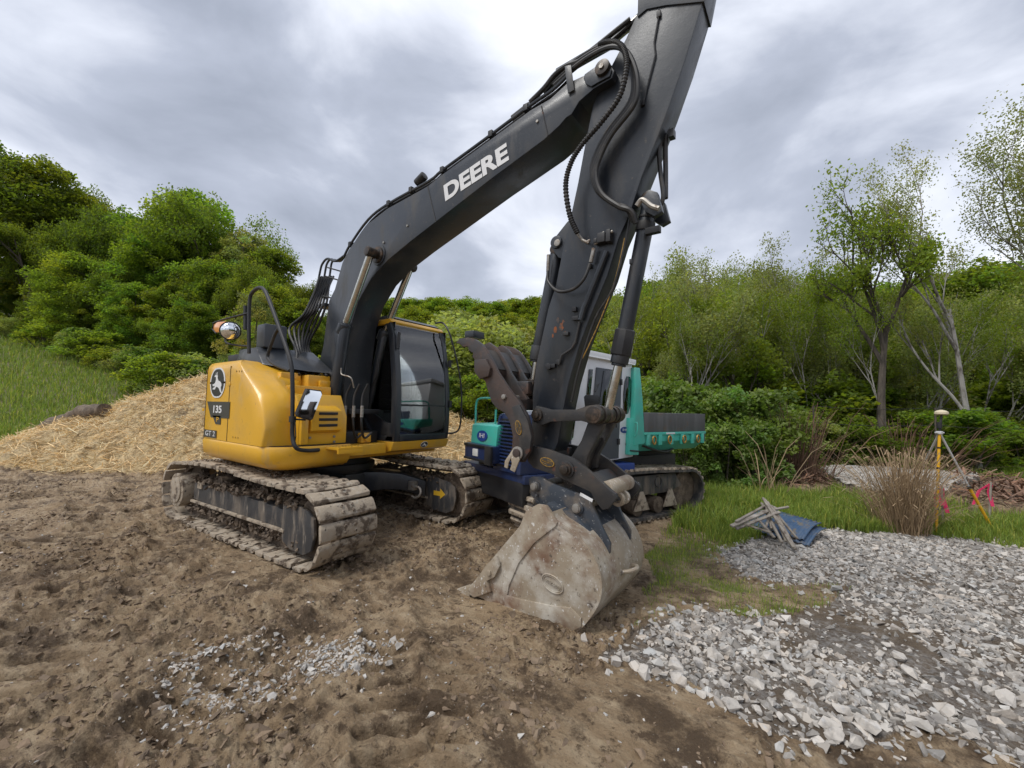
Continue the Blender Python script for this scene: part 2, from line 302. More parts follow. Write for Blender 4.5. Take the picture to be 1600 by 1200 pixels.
def axes(o, x, y):
    """matrix with local X along x, Y along y at o"""
    x = Vector(x).normalized(); z = x.cross(Vector(y)).normalized(); y = z.cross(x)
    return Matrix(((x.x, y.x, z.x, o[0]), (x.y, y.y, z.y, o[1]), (x.z, y.z, z.z, o[2]), (0, 0, 0, 1)))
def flat(prof, M4, th, name, m, parent, label=None):
    b = MB(); b.prism(prof, -th, th, axis='z'); b.b.transform(M4); return b.out(name, m, parent, label=label)
def oval(a, b, n=28): return [(a*math.cos(2*math.pi*i/n), b*math.sin(2*math.pi*i/n)) for i in range(n)]
def rrect(w, h, r, n=5):
    p = []
    for cx, cy, a0 in ((w/2-r, h/2-r, 0), (-w/2+r, h/2-r, 90), (-w/2+r, -h/2+r, 180), (w/2-r, -h/2+r, 270)):
        for i in range(n+1): a = math.radians(a0+90*i/n); p.append((cx+r*math.cos(a), cy+r*math.sin(a)))
    return p
# ------------------------------------------------------------------ terrain
def g0(px, py): p = U.on_z(px, py, 0); return (p.x, p.y)
def in_poly(x, y, poly):
    c = np.zeros(x.shape, bool); n = len(poly)
    for i in range(n):
        x0, y0 = poly[i]; x1, y1 = poly[(i+1) % n]
        with np.errstate(divide='ignore', invalid='ignore'):
            c ^= ((y0 > y) != (y1 > y)) & (x < (x1-x0)*(y-y0)/(y1-y0)+x0)
    return c
def wob(x, y, a=0.16, s=2.2, sd=40): return x+a*(fbm(x*s, y*s, sd)-0.5)*2, y+a*(fbm(x*s, y*s, sd+9)-0.5)*2
PG = lambda pts: [g0(*p) for p in pts]
Z_GRAVEL = PG([(1105, 856), (1160, 835), (1290, 815), (1400, 822), (1600, 842), (2100, 885), (3500, 1500), (1900, 1450), (1560, 1175), (1450, 1125), (1300, 1168), (1180, 1130), (1060, 1062), (960, 1035), (925, 1010), (985, 958), (1090, 948), (1240, 958), (1320, 915), (1170, 892)])
Z_SOIL = PG([(1215, 965), (1330, 915), (1400, 935), (1470, 985), (1600, 1040), (1600, 1120), (1440, 1060), (1310, 1010), (1200, 1000)])
Z_GRASS = PG([(965, 968), (1010, 935), (1020, 905), (1015, 870), (1020, 835), (1060, 805), (1090, 760), (1110, 705), (1300, 700), (1600, 690), (3000, 690), (3000, 905), (1600, 846), (1400, 824), (1290, 817), (1160, 837), (1105, 858), (1170, 895), (1320, 912), (1240, 955), (1090, 945)])
Z_PAD = PG([(1283, 740), (1330, 737), (1470, 743), (1530, 768), (1480, 782), (1390, 786), (1320, 770)])
Z_MULCH = PG([(1185, 730), (1225, 712), (1285, 745), (1300, 772), (1240, 772), (1195, 757)])
Z_MULCH2 = PG([(1500, 752), (1600, 762), (1800, 780), (1800, 822), (1600, 812), (1530, 796), (1480, 786)])
Z_CHIPS = PG([(205, 1115), (215, 1035), (300, 1005), (380, 1010), (520, 1000), (640, 1000), (560, 1050), (440, 1080), (330, 1120)])
LANES = [(g0(-200, 980), g0(330, 870), 0.22), (g0(-100, 900), g0(250, 790), 0.2), (g0(640, 1230), g0(720, 1000), 0.2), (g0(-60, 1110), g0(300, 840), 0.30), (g0(90, 1220), g0(470, 990), 0.16), (g0(595, 868), g0(625, 1260), 0.17), (g0(120, 760), g0(200, 900), 0.22), (g0(220, 745), g0(60, 1000), 0.22)]
def to_plan(x, y):
    dx = x-CAM.x; dy = y-CAM.y
    return dx*rh.x+dy*rh.y, dx*fh.x+dy*fh.y
MOUND_C = (-7.0, 12.0)
def mound(X, Z):
    a = np.where(X < MOUND_C[0], 7.0, 9.0)
    wx = fbm(X*0.35, Z*0.35, 77)-0.5
    d = np.sqrt(((X-MOUND_C[0])/a)**2+((Z-MOUND_C[1])/3.7)**2)+wx*0.16
    t = np.clip(1-d, 0, 1)
    return 2.95*(t-0.12*t*t*t)
def zones(x, y):
    X, Z = to_plan(x, y); wx, wy = wob(x, y); 
    gr = in_poly(wx, wy, Z_GRAVEL); so = in_poly(wx, wy, Z_SOIL); gs = in_poly(wx, wy, Z_GRASS) | ((X > 2.6) & (Z > 7.2))
    pad = in_poly(wx, wy, Z_PAD); mu = in_poly(wx, wy, Z_MULCH) | in_poly(wx, wy, Z_MULCH2)
    st = mound(X, Z) > 0.06
    fld = (~st) & ((Z > 10+3*(fbm(X*.3, Z*.3, 5)-.5)) | (X < -13.5)) & (X < 2.7)
    fld |= (Z > 16)
    gs = (gs | fld) & ~pad & ~mu & ~st
    return gr & ~gs, so, gs, pad, mu, st
def height(x, y, micro=True):
    x = np.asarray(x, float); y = np.asarray(y, float); X, Z = to_plan(x, y)
    q = 0.114*(-X)+0.212*Z-4.5
    q = np.where(X > 6, q-0.0*X, q)
    h = np.where(q > 12, q, 0.5*np.log1p(np.exp(np.clip(q, -30, 12)/0.5)))
    h = np.minimum(h, 26+0.1*(h-26).clip(0))
    h = h+0.9*(fbm(X*0.08, Z*0.08, 3)-0.5)*sstep(16, 30, np.hypot(X, Z))
    h = h+mound(X, Z)
    h = h-0.03+0.10*(fbm(x*0.5, y*0.5, 21)-0.5)*(.2+.8*sstep(.9, 2.0, np.hypot(x-3.4, y+.2)))-0.03*(1-sstep(.7, 1.6, np.hypot(x-3.2, y+.3)))-0.045*np.exp(-((x-2.85)**2+(y+.55)**2)/.12)
    if micro:
        gr, so, gs, pad, mu, st = zones(x, y); r = np.hypot(X, Z)
        near = (1-sstep(12, 20, r))*(1-.85*np.exp(-((x-3.0)**2+(y+.45)**2)/.35))
        mud = ~(gr | gs | pad | st)
        # streaky tracked mud: stretched noise along the machine tracks
        ca, sa = math.cos(1.85), math.sin(1.85); u = x*ca+y*sa; v = -x*sa+y*ca
        left = sstep(0.8, -1.2, X)
        streak = (fbm(u*0.9, v*5.0, 31, 5, 0.6)-0.5)*0.20*left
        lump = (np.abs(fbm(x*4.2, y*4.2, 51, 4, 0.6)-0.5)*2)
        clod = (np.abs(fbm(x*7, y*7, 61, 4, 0.65)-0.5)*2-.25)*0.10*sstep(0.38, 0.60, fbm(x*1.3, y*1.3, 71))
        m = streak+(0.5-lump)*0.045+clod+(fbm(x*24, y*24, 91, 3, .6)-0.5)*0.020
        sm = sstep(0.55, 0.68, fbm(x*1.7+9, y*1.7, 81))
        m = m*(1-0.75*sm)
        for (a, b, w) in LANES:
            ax, ay = a; bx, by = b; L_ = math.hypot(bx-ax, by-ay); ux, uy = (bx-ax)/L_, (by-ay)/L_
            s = (x-ax)*ux+(y-ay)*uy; t = np.abs(-(x-ax)*uy+(y-ay)*ux)+0.06*(fbm(x*3, y*3, 15)-.5)
            k = (1-sstep(w*0.85, w*1.1, t))*sstep(-.1, .2, s)*(1-sstep(L_-.2, L_+.1, s))*sstep(0.30, 0.5, fbm(x*1.5, y*1.5, 17))
            c = sstep(0.15, 0.5, 0.5+0.5*np.sin(s*2*math.pi/0.17+2.0*(fbm(x*2, y*2, 8)-.5)))
            m = m*(1-0.5*k)+k*(c*0.065-0.055)+0.045*np.exp(-((t-w*1.15)/0.07)**2)*sstep(-.1, .2, s)*(1-sstep(L_-.2, L_+.1, s))*sstep(0.35, 0.6, fbm(x*1.5, y*1.5, 18))
        h = h+np.where(mud, m, 0)*near
        h = h+np.where(gr | pad, (fbm(x*7, y*7, 33)-.5)*0.05, 0)*near
        h = h+np.where(gs, (fbm(x*5, y*5, 34)-.5)*0.06, 0)*near
        h = h+np.where(st, (fbm(x*2.2, y*2.2, 35)-.5)*0.42+(fbm(x*7, y*7, 36)-.5)*0.16, 0)*(1-sstep(20, 26, r))
        h = h+np.where(mu, (fbm(x*6, y*6, 37)-.4)*0.22+0.12, 0)
        h = h+np.where(pad, 0.16, 0)
    return h
def hz(x, y, micro=True): return float(height(np.array([x]), np.array([y]), micro)[0])
# polar sheet, fine where the photographer looks
a_f = np.linspace(math.radians(-58), math.radians(58), 830); a_b = np.linspace(math.radians(58), math.radians(302), 90)[1:-1]
AA = np.concatenate([a_f, a_b]); RR = np.concatenate([[0.25, 0.6, 0.9], np.exp(np.linspace(math.log(1.2), math.log(15), 520)), np.exp(np.linspace(math.log(15), math.log(900), 90))[1:]])
ag, rg = np.meshgrid(AA, RR)       # angle measured to the right of the view direction
gx = CAM.x+rg*(np.cos(ag)*fh.x+np.sin(ag)*rh.x); gy = CAM.y+rg*(np.cos(ag)*fh.y+np.sin(ag)*rh.y)
gx = gx.ravel(); gy = gy.ravel(); gz = height(gx, gy)
V = np.stack([gx, gy, gz], 1); na, nr = len(AA), len(RR)
i, j = np.meshgrid(np.arange(nr-1), np.arange(na), indexing='ij'); j2 = (j+1) % na
F = np.stack([i*na+j, (i+1)*na+j, (i+1)*na+j2, i*na+j2], -1).reshape(-1, 4)
V = np.vstack([V, [[CAM.x, CAM.y, -0.03]]])
gm = np_mesh('ground', V, F[:, ::-1], None, None, smooth=True)
gr, so, gs, pad, mu, st = [z.astype(np.float32) for z in zones(V[:, 0], V[:, 1])]
Xv, Zv = to_plan(V[:, 0], V[:, 1]); nearg = (Xv > .8) & (Zv < 6.2); zc_ = np.ones((len(V), 4), np.float32); zc_[:, 0] = gs*np.where(nearg, sstep(.42, .62, fbm(V[:, 0]*2.0, V[:, 1]*2.0, 66, 5))*.8, 1); zc_[:, 1] = np.maximum(gr*0.85, pad); zc_[:, 2] = st
a = gm.attributes.new('zone', 'FLOAT_COLOR', 'POINT'); a.data.foreach_set('color', zc_.ravel())
def ground_material():
    m = bpy.data.materials.new('muddy_ground'); m.use_nodes = True; t = m.node_tree; t.nodes.clear(); l = t.links.new
    def n(ty, **k):
        q = t.nodes.new(ty)
        for a_, b_ in k.items(): setattr(q, a_, b_)
        return q
    o = n('ShaderNodeOutputMaterial'); b = n('ShaderNodeBsdfPrincipled'); l(b.outputs[0], o.inputs[0]); b.inputs['Specular IOR Level'].default_value = 0.35
    pos = n('ShaderNodeNewGeometry').outputs['Position']
    def noise(s, d=6, r=0.6, stretch=None):
        v = pos
        if stretch:
            mp = n('ShaderNodeMapping'); l(pos, mp.inputs[0]); mp.inputs['Rotation'].default_value = (0, 0, -1.85); mp.inputs['Scale'].default_value = stretch; v = mp.outputs[0]
        q = n('ShaderNodeTexNoise'); l(v, q.inputs[0]); q.inputs['Scale'].default_value = s; q.inputs['Detail'].default_value = d; q.inputs['Roughness'].default_value = r; return q.outputs[0]
    def ramp(f, lo, hi):
        q = n('ShaderNodeMapRange'); l(f, q.inputs[0]); q.inputs[1].default_value = lo; q.inputs[2].default_value = hi; return q.outputs[0]
    def mix(f, a_, b_):
        q = n('ShaderNodeMixRGB')
        if isinstance(f, float): q.inputs[0].default_value = f
        else: l(f, q.inputs[0])
        for k, c in ((1, a_), (2, b_)):
            if isinstance(c, tuple): q.inputs[k].default_value = (*c, 1)
            else: l(c, q.inputs[k])
        return q.outputs[0]
    c = mix(ramp(noise(0.9, 5), 0.35, 0.65), (0.245, 0.166, 0.094), (0.37, 0.265, 0.158))
    c = mix(ramp(noise(3.2, 8, 0.65, (1, 3.5, 1)), 0.46, 0.64), c, (0.44, 0.335, 0.215))
    c = mix(ramp(noise(2.3, 9, 0.75), 0.49, 0.60), c, (0.105, 0.068, 0.038)); c = mix(ramp(noise(11, 7, 0.72), 0.55, 0.63), c, (0.105, 0.068, 0.038))
    c = mix(ramp(noise(38, 5, 0.7), 0.60, 0.72), c, (0.10, 0.07, 0.045))
    c = mix(ramp(noise(70, 3, 0.7), 0.66, 0.72), c, (0.42, 0.37, 0.30))
    zt = n('ShaderNodeAttribute', attribute_name='zone'); sp = n('ShaderNodeSeparateColor'); l(zt.outputs['Color'], sp.inputs[0])
    green = mix(ramp(noise(1.3, 6), 0.4, 0.65), (0.13, 0.16, 0.045), (0.19, 0.22, 0.06)); green = mix(ramp(noise(7, 6, .7), 0.44, 0.56), green, (0.15, 0.105, 0.065))
    gvl = mix(ramp(noise(30, 6, 0.7), 0.42, 0.6), (0.12, 0.095, 0.072), (0.30, 0.285, 0.27)); gvl = mix(ramp(noise(1.6, 6), 0.47, 0.62), gvl, (0.13, 0.098, 0.068))
    stw = mix(ramp(noise(8, 7, 0.7), 0.4, 0.62), (0.44, 0.33, 0.18), (0.68, 0.54, 0.31)); stw = mix(ramp(noise(1.1, 7, 0.7), 0.60, 0.68), stw, (0.16, 0.11, 0.07))
    c = mix(sp.outputs[0], c, green); c = mix(sp.outputs[1], c, gvl); c = mix(sp.outputs[2], c, stw)
    l(c, b.inputs['Base Color'])
    l(ramp(noise(1.7, 5), 0.3, 0.7), (mr := n('ShaderNodeMapRange')).inputs[0]); mr.inputs[3].default_value = 0.38; mr.inputs[4].default_value = 0.95; l(mr.outputs[0], b.inputs['Roughness'])
    b1 = n('ShaderNodeBump'); l(noise(16, 9, 0.7), b1.inputs['Height']); b1.inputs['Distance'].default_value = 0.06; b1.inputs['Strength'].default_value = 0.9
    b2 = n('ShaderNodeBump'); l(noise(70, 6, 0.7), b2.inputs['Height']); b2.inputs['Distance'].default_value = 0.008; l(b1.outputs[0], b2.inputs['Normal'])
    l(b2.outputs[0], b.inputs['Normal']); return m
GM = ground_material(); ground = link('ground', gm, GM); tag(ground, kind='structure', label='brown churned mud with rutted track marks, grassy slope behind', cat=None)

# ------------------------------------------------------------------ loose stuff on the ground
def rand_in_poly(poly, n, dens=None):
    P = np.array(poly); lo = P.min(0); hi = P.max(0); xs = []; ys = []; c = 0
    while c < n:
        x = RNG.uniform(lo[0], hi[0], 20000); y = RNG.uniform(lo[1], hi[1], 20000); k = in_poly(*wob(x, y), poly)
        X, Z = to_plan(x, y); k &= (Z > 1.0) & (np.abs(X) < Z*1.6+1)
        if dens is not None: k &= RNG.random(20000) < dens(x, y)
        xs.append(x[k]); ys.append(y[k]); c += k.sum()
    return np.concatenate(xs)[:n], np.concatenate(ys)[:n]
def hull_stone(seed, n=8, flat_=0.62):
    r = random.Random(seed); b = bmesh.new()
    for k in range(n):
        v = Vector((r.gauss(0, 1), r.gauss(0, 1), r.gauss(0, 1))).normalized()*r.uniform(0.8, 1.05); b.verts.new((v.x*1.15, v.y*0.85, v.z*flat_))
    g = bmesh.ops.convex_hull(b, input=b.verts[:]); bmesh.ops.delete(b, geom=list({v for v in g['geom_interior'] if isinstance(v, bmesh.types.BMVert)}), context='VERTS')
    bmesh.ops.triangulate(b, faces=b.faces[:]); b.verts.index_update()
    V_ = np.array([v.co[:] for v in b.verts]); F_ = np.array([[v.index for v in f.verts] for f in b.faces]); b.free(); return V_, F_
PROT = [hull_stone(k) for k in range(14)]
def rotmats(n, tilt=0.5):
    a = RNG.uniform(0, 2*np.pi, n); bx = RNG.normal(0, tilt, n); by = RNG.normal(0, tilt, n)
    ca, sa, cb, sb, cc, sc_ = np.cos(a), np.sin(a), np.cos(bx), np.sin(bx), np.cos(by), np.sin(by); z = np.zeros(n); o = np.ones(n)
    Rz = np.stack([ca, -sa, z, sa, ca, z, z, z, o], 1).reshape(-1, 3, 3); Rx = np.stack([o, z, z, z, cb, -sb, z, sb, cb], 1).reshape(-1, 3, 3); Ry = np.stack([cc, z, sc_, z, o, z, -sc_, z, cc], 1).reshape(-1, 3, 3)
    return Rz @ Rx @ Ry
def scatter(name, x, y, size, prot, m, tint, sink=0.3, zoff=None, tilt=0.5):
    n = len(x); z = height(x, y)+size*(0.5-sink)*0.8
    if zoff is not None: z = z+zoff
    R_ = rotmats(n, tilt); which = RNG.integers(0, len(prot), n); VV = []; FF = []; TT = []; base = 0
    for k, (v, f) in enumerate(prot):
        s = np.where(which == k)[0]
        if not len(s): continue
        q = np.einsum('nij,vj->nvi', R_[s], v)*size[s, None, None]+np.stack([x[s], y[s], z[s]], 1)[:, None]
        VV.append(q.reshape(-1, 3)); FF.append((f[None]+(np.arange(len(s))*len(v))[:, None, None]+base).reshape(-1, 3)); TT.append(np.repeat(tint[s], len(f), 0)); base += len(s)*len(v)
    return np_mesh(name, np.vstack(VV), np.vstack(FF), m, np.vstack(TT))
def gtint(n, lo=0.55, hi=1.25, warm=0.055):
    g = RNG.uniform(lo, hi, n); w = RNG.normal(0, warm, n)*0.5; return np.stack([g*(1+w), g, g*(1-w)], 1)
# gravel yard
def dens_g(x, y):
    so_ = in_poly(*wob(x, y), Z_SOIL); return np.where(so_, 0.42, 1.0)*np.where(fbm(x*2.1, y*2.1, 55) > 0.44, 1, 0.33)
x, y = rand_in_poly(Z_GRAVEL, 30000, dens_g); sz = np.clip(RNG.lognormal(math.log(0.0175), 0.50, len(x)), 0.005, 0.06); X_, Z_ = to_plan(x, y); x = x+RNG.normal(0, .09, len(x)); y = y+RNG.normal(0, .09, len(x))
gravel = link('gravel', scatter('gravel', x, y, sz, PROT, M['stone'], gtint(len(x), .45, 1.3, .06), sink=0.42)); tag(gravel, 'loose pale grey crushed limestone gravel on the right of the yard', kind='stuff')
x, y = rand_in_poly(Z_PAD, 5000); sz = RNG.uniform(0.03, 0.055, len(x))
o_ = link('gravel', scatter('gravel', x, y, sz, PROT, M['stone'], gtint(len(x), .75, 1.15, .04), zoff=0.03)); tag(o_, 'small low pad of light grey gravel behind the dry grass clump', kind='stuff')
x, y = rand_in_poly(Z_CHIPS, 1500, lambda x, y: np.where(fbm(x*3, y*3, 56) > 0.46, 1, 0.2)); sz = np.clip(RNG.lognormal(math.log(0.011), 0.5, len(x)), 0.004, 0.036); x = x+RNG.normal(0, .06, len(x)); y = y+RNG.normal(0, .06, len(x))
POLY_ALL = PG([(-300, 1300), (-200, 760), (250, 745), (780, 745), (1000, 860), (950, 1000), (1300, 1250)])
x2, y2 = rand_in_poly(POLY_ALL, 2600); s2 = np.clip(RNG.lognormal(math.log(0.0085), 0.45, len(x2)), 0.004, 0.03)
x = np.concatenate([x, x2]); y = np.concatenate([y, y2]); sz = np.concatenate([sz, s2])
o_ = link('stone_chips', scatter('stone_chips', x, y, sz, PROT, M['stone'], gtint(len(x), .75, 1.25, .08), sink=0.55)); tag(o_, 'scattered whitish stone chips trodden into the brown mud', kind='stuff')
# clods
MUDT = mat('crumbly_brown_mud', (0.18, 0.128, 0.083), 0.85, attr='tint', layers=[((0.10, 0.07, 0.046), 9, 0.5, 0.68, 0.8)], bump=[(45, 0.006)])
x, y = rand_in_poly(POLY_ALL, 22000, lambda x, y: sstep(0.42, 0.60, fbm(x*1.3, y*1.3, 71))+0.06); sz = np.clip(RNG.lognormal(math.log(0.011), 0.55, len(x)), 0.004, 0.055)
PROTC = [hull_stone(100+k, 9, 0.55) for k in range(8)]
x3, y3 = None, None
o_ = link('mud_clods', scatter('mud_clods', x, y, sz, PROTC, MUDT, gtint(len(x), .75, 1.5, .03), sink=0.62)); tag(o_, 'small crumbly clods of brown mud lying over the churned ground', kind='stuff')
# bigger chunks along the muddy edge, one by one
edge = [(940, 1030), (1012, 1042), (1052, 1035), (1010, 1053), (1060, 1055), (1108, 1040), (1088, 1032), (1130, 1068), (1158, 1085), (1085, 1010), (1100, 1078), (1180, 1065), (1200, 1090), (1240, 1095), (1265, 1110), (1290, 1130), (1305, 1140), (1215, 1050), (1175, 1020), (1230, 1078), (1330, 1150), (1345, 1128), (1195, 1028), (1160, 1040), (1380, 1010), (1400, 1020), (1550, 1080), (1575, 1095), (1280, 1068), (1250, 1055), (1300, 1085), (1320, 1105), (1405, 1095), (1450, 1080), (1135, 1015), (1040, 1020), (1420, 1050), (1500, 1010), (1530, 1040), (1480, 1110), (978, 1020), (965, 1030), (1360, 1135), (1110, 1020), (1270, 1015), (1340, 1040), (1235, 1120), (1140, 1095), (1180, 1110), (1215, 1118)]
rocks = []
for k in range(10):
    v, f = hull_stone(300+k, 16, 0.7); me = np_mesh('rock', v, f, M['stone'], np.ones((len(f), 3))*1.12); rocks.append(me)
for k, (px, py) in enumerate(edge):
    gx_, gy_ = g0(px+RNG.uniform(-6, 6), py+RNG.uniform(-5, 5)); s = RNG.uniform(0.03, 0.058)
    o_ = link('rock', rocks[k % 10]); o_.location = (gx_, gy_, hz(gx_, gy_)+s*0.35); o_.scale = (s, s, s); o_.rotation_euler = (RNG.uniform(-.5, .5), RNG.uniform(-.5, .5), RNG.uniform(0, 6.28))
    tag(o_, 'x', 'rock', 'loose limestone rocks along the muddy gravel edge')
# straw
def strips(name, x, y, n, ln, wd, m, tint, spread=0.35, zb=0.02):
    z = height(x, y)+RNG.uniform(0.0, zb, n); a = RNG.uniform(0, 2*np.pi, n); t = RNG.normal(0, spread, n); d = np.stack([np.cos(a)*np.cos(t), np.sin(a)*np.cos(t), np.sin(t)], 1)*ln[:, None]
    w = np.stack([-np.sin(a), np.cos(a), RNG.normal(0, .4, n)], 1)*wd[:, None]; p = np.stack([x, y, z+np.abs(d[:, 2])*0.5], 1)
    V_ = np.stack([p-d/2-w/2, p-d/2+w/2, p+d/2+w/2, p+d/2-w/2], 1).reshape(-1, 3); F_ = np.arange(len(V_)).reshape(-1, 4); return np_mesh(name, V_, F_, m, tint)
def straw_pts(n):
    xs = []; c = 0
    while c < n:
        X = RNG.uniform(-15, 3, 40000); Z = RNG.uniform(7.5, 15.5, 40000); k = (mound(X, Z) > 0.03)
        P_ = np.array(plan(0, 0))[:2]+X[k, None]*np.array(rh)[:2]+Z[k, None]*np.array(fh)[:2]; xs.append(P_); c += k.sum()
    return np.vstack(xs)[:n]
P_ = straw_pts(42000); n = len(P_)
o_ = link('straw', strips('straw', P_[:, 0], P_[:, 1], n, RNG.uniform(.12, .38, n), RNG.uniform(.006, .015, n), M['straw'], gtint(n, .6, 1.3, .12), 0.28, 0.04)); tag(o_, 'loose golden straw spread over the big mound behind the yellow excavator', kind='stuff')
P_ = np.vstack([P_[RNG.integers(0, n, 900)]+RNG.normal(0, .8, (900, 2))]); n = len(P_)
X_, Z_ = to_plan(P_[:, 0], P_[:, 1]); P_ = P_[Z_ < 9.3]; n = len(P_)
o_ = link('straw', strips('straw', P_[:, 0], P_[:, 1], n, RNG.uniform(.1, .3, n), RNG.uniform(.004, .008, n), M['straw'], gtint(n, .7, 1.2, .12), 0.2, 0.03)); tag(o_, 'stray straws fallen on the mud in front of the mound', kind='stuff')
# mulch
for P0, nn, lb in ((Z_MULCH, 1800, 'heap of brown shredded brush and mulch left of the gravel pad'), (Z_MULCH2, 1800, 'dark brown mulch strip behind the yellow tripod leg')):
    x, y = rand_in_poly(P0, nn); o_ = link('mulch', strips('mulch', x, y, nn, RNG.uniform(.08, .35, nn), RNG.uniform(.012, .03, nn), M['mulch'], gtint(nn, .5, 1.9, .15), 0.35, 0.08)); tag(o_, lb, kind='stuff')
# grass
def blades(name, x, y, hgt, wd, m, tint, lean=0.35):
    n = len(x); z = height(x, y)-0.01; a = RNG.uniform(0, 2*np.pi, n); ln = np.abs(RNG.normal(lean, .25, n)); b = RNG.uniform(0, 2*np.pi, n)
    w = np.stack([np.cos(a), np.sin(a), 0*a], 1)*wd[:, None]/2; d = np.stack([np.cos(b), np.sin(b), 0*b], 1); p = np.stack([x, y, z], 1); up_ = np.array([0, 0, 1.])
    mid = p+hgt[:, None]*(0.55*up_+d*0.2*ln[:, None]); tip = p+hgt[:, None]*((1-0.35*ln[:, None])*up_+d*0.75*ln[:, None])
    V_ = np.stack([p-w, p+w, mid+w*.8, mid-w*.8, tip], 1).reshape(-1, 3); i5 = np.arange(n)[:, None]*5
    F_ = np.vstack([i5+[0, 1, 2], i5+[0, 2, 3], i5+[3, 2, 4]]); return np_mesh(name, V_, F_, m, np.vstack([tint]*3))
def grass_tint(n):
    g = RNG.uniform(.65, 1.35, n); dry_ = RNG.random(n) < 0.16; t = np.stack([g, g, g*0.9], 1); t[dry_] *= (1.9, 1.4, 1.7); return t
Z_GNEAR = PG([(965, 968), (1010, 935), (1020, 905), (1015, 870), (1020, 835), (1060, 805), (1090, 775), (1200, 770), (1360, 790), (1420, 800), (1600, 815), (1900, 850), (1900, 880), (1600, 850), (1400, 828), (1290, 820), (1160, 840), (1105, 860), (1170, 897), (1325, 915), (1240, 958), (1090, 948)])
x, y = rand_in_poly(Z_GNEAR, 34000, lambda x, y: sstep(0.38, 0.60, fbm(x*2.0, y*2.0, 66, 5))*np.where(to_plan(x, y)[1] > 4.6, .7, 1)+.10); x_, y_ = rand_in_poly(Z_GRASS, 30000, lambda x, y: np.where(fbm(x*2.2, y*2.2, 66) > 0.43, 1, 0.12)); x = np.concatenate([x, x_]); y = np.concatenate([y, y_]); X_, Z_ = to_plan(x, y)
tall = sstep(4.6, 6.0, Z_)*(0.5+fbm(x*1.5, y*1.5, 67)); kk_ = ~(in_poly(x, y, Z_PAD) | in_poly(x, y, Z_MULCH) | in_poly(x, y, Z_MULCH2)); x, y, tall, Z_ = x[kk_], y[kk_], tall[kk_], Z_[kk_]; h_ = (0.03+0.05*RNG.random(len(x))**2+0.24*tall*RNG.uniform(.3, 1, len(x)))
o_ = link('grass', blades('grass', x, y, h_, 0.004+0.009*tall, M['grass'], grass_tint(len(x)))); tag(o_, 'green grass and weeds growing between the gravel and the green carrier', kind='stuff')
def field_pts(n, Zr, Xf):
    xs = []; c = 0
    while c < n:
        Z = np.exp(RNG.uniform(math.log(Zr[0]), math.log(Zr[1]), 30000)); X = RNG.uniform(Xf[0], Xf[1], 30000)*Z
        P_ = np.array(plan(0, 0))[:2]+X[:, None]*np.array(rh)[:2]+Z[:, None]*np.array(fh)[:2]; gs_ = zones(P_[:, 0], P_[:, 1])[2]; xs.append(P_[gs_]); c += gs_.sum()
    return np.vstack(xs)[:n]
P_ = field_pts(42000, (9, 40), (-1.5, -0.55)); n = len(P_); X_, Z_ = to_plan(P_[:, 0], P_[:, 1])
o_ = link('grass', blades('grass', P_[:, 0], P_[:, 1], RNG.uniform(.10, .30, n)*(1+Z_/40), 0.012+Z_*0.0011, M['grass'], grass_tint(n))); tag(o_, 'long green meadow grass on the slope left of the straw mound', kind='stuff')
P_ = field_pts(30000, (7, 22), (-0.2, 1.5)); P_ = P_[~(in_poly(P_[:, 0], P_[:, 1], Z_PAD) | in_poly(P_[:, 0], P_[:, 1], Z_MULCH) | in_poly(P_[:, 0], P_[:, 1], Z_MULCH2))]; n = len(P_); X_, Z_ = to_plan(P_[:, 0], P_[:, 1])
o_ = link('grass', blades('grass', P_[:, 0], P_[:, 1], RNG.uniform(.10, .32, n), 0.010+Z_*0.0008, M['grass'], grass_tint(n))); tag(o_, 'rough weedy grass in front of the trees on the right', kind='stuff')
# ------------------------------------------------------------------ trees and shrubs
def leaf_mesh(name, C_, size, m, tint, up_bias=0.5, aspect=0.6):
    n = len(C_); nrm = RNG.normal(0, 1, (n, 3)); nrm[:, 2] = np.abs(nrm[:, 2])+up_bias; nrm /= np.linalg.norm(nrm, axis=1)[:, None]
    a = np.cross(nrm, RNG.normal(0, 1, (n, 3))); a /= np.linalg.norm(a, axis=1)[:, None]; b = np.cross(nrm, a); s = size[:, None]
    V_ = np.stack([C_-a*s, C_+b*s*aspect-nrm*s*0.12, C_+a*s, C_-b*s*aspect-nrm*s*0.12], 1).reshape(-1, 3)
    return np_mesh(name, V_, np.arange(len(V_)).reshape(-1, 4), m, tint)
def clump_pts(cents, rads, per, flat_=0.72):
    P_ = []; I = []
    for k, (c, r) in enumerate(zip(cents, rads)):
        n = max(4, int(per*(r/np.mean(rads))**2)); d = RNG.normal(0, 1, (n, 3)); d /= np.linalg.norm(d, axis=1)[:, None]
        rad = r*RNG.uniform(0.25, 1.12, n)**0.7; q = d*rad[:, None]; q[:, 2] *= flat_; q[:, 2] -= 0.25*r*(np.hypot(q[:, 0], q[:, 1])/r)**2
        P_.append(q+c); I.append(np.full(n, k))
    return np.vstack(P_), np.concatenate(I)
def clump_tint(I, nc, v=0.22, lv=0.18, hue=0.10):
    g = RNG.uniform(1-v, 1+v, nc)[I]*RNG.uniform(1-lv, 1+lv, len(I)); h = (RNG.normal(0, hue, nc))[I]
    return np.stack([g*(1+h), g, g*(1-h)], 1)
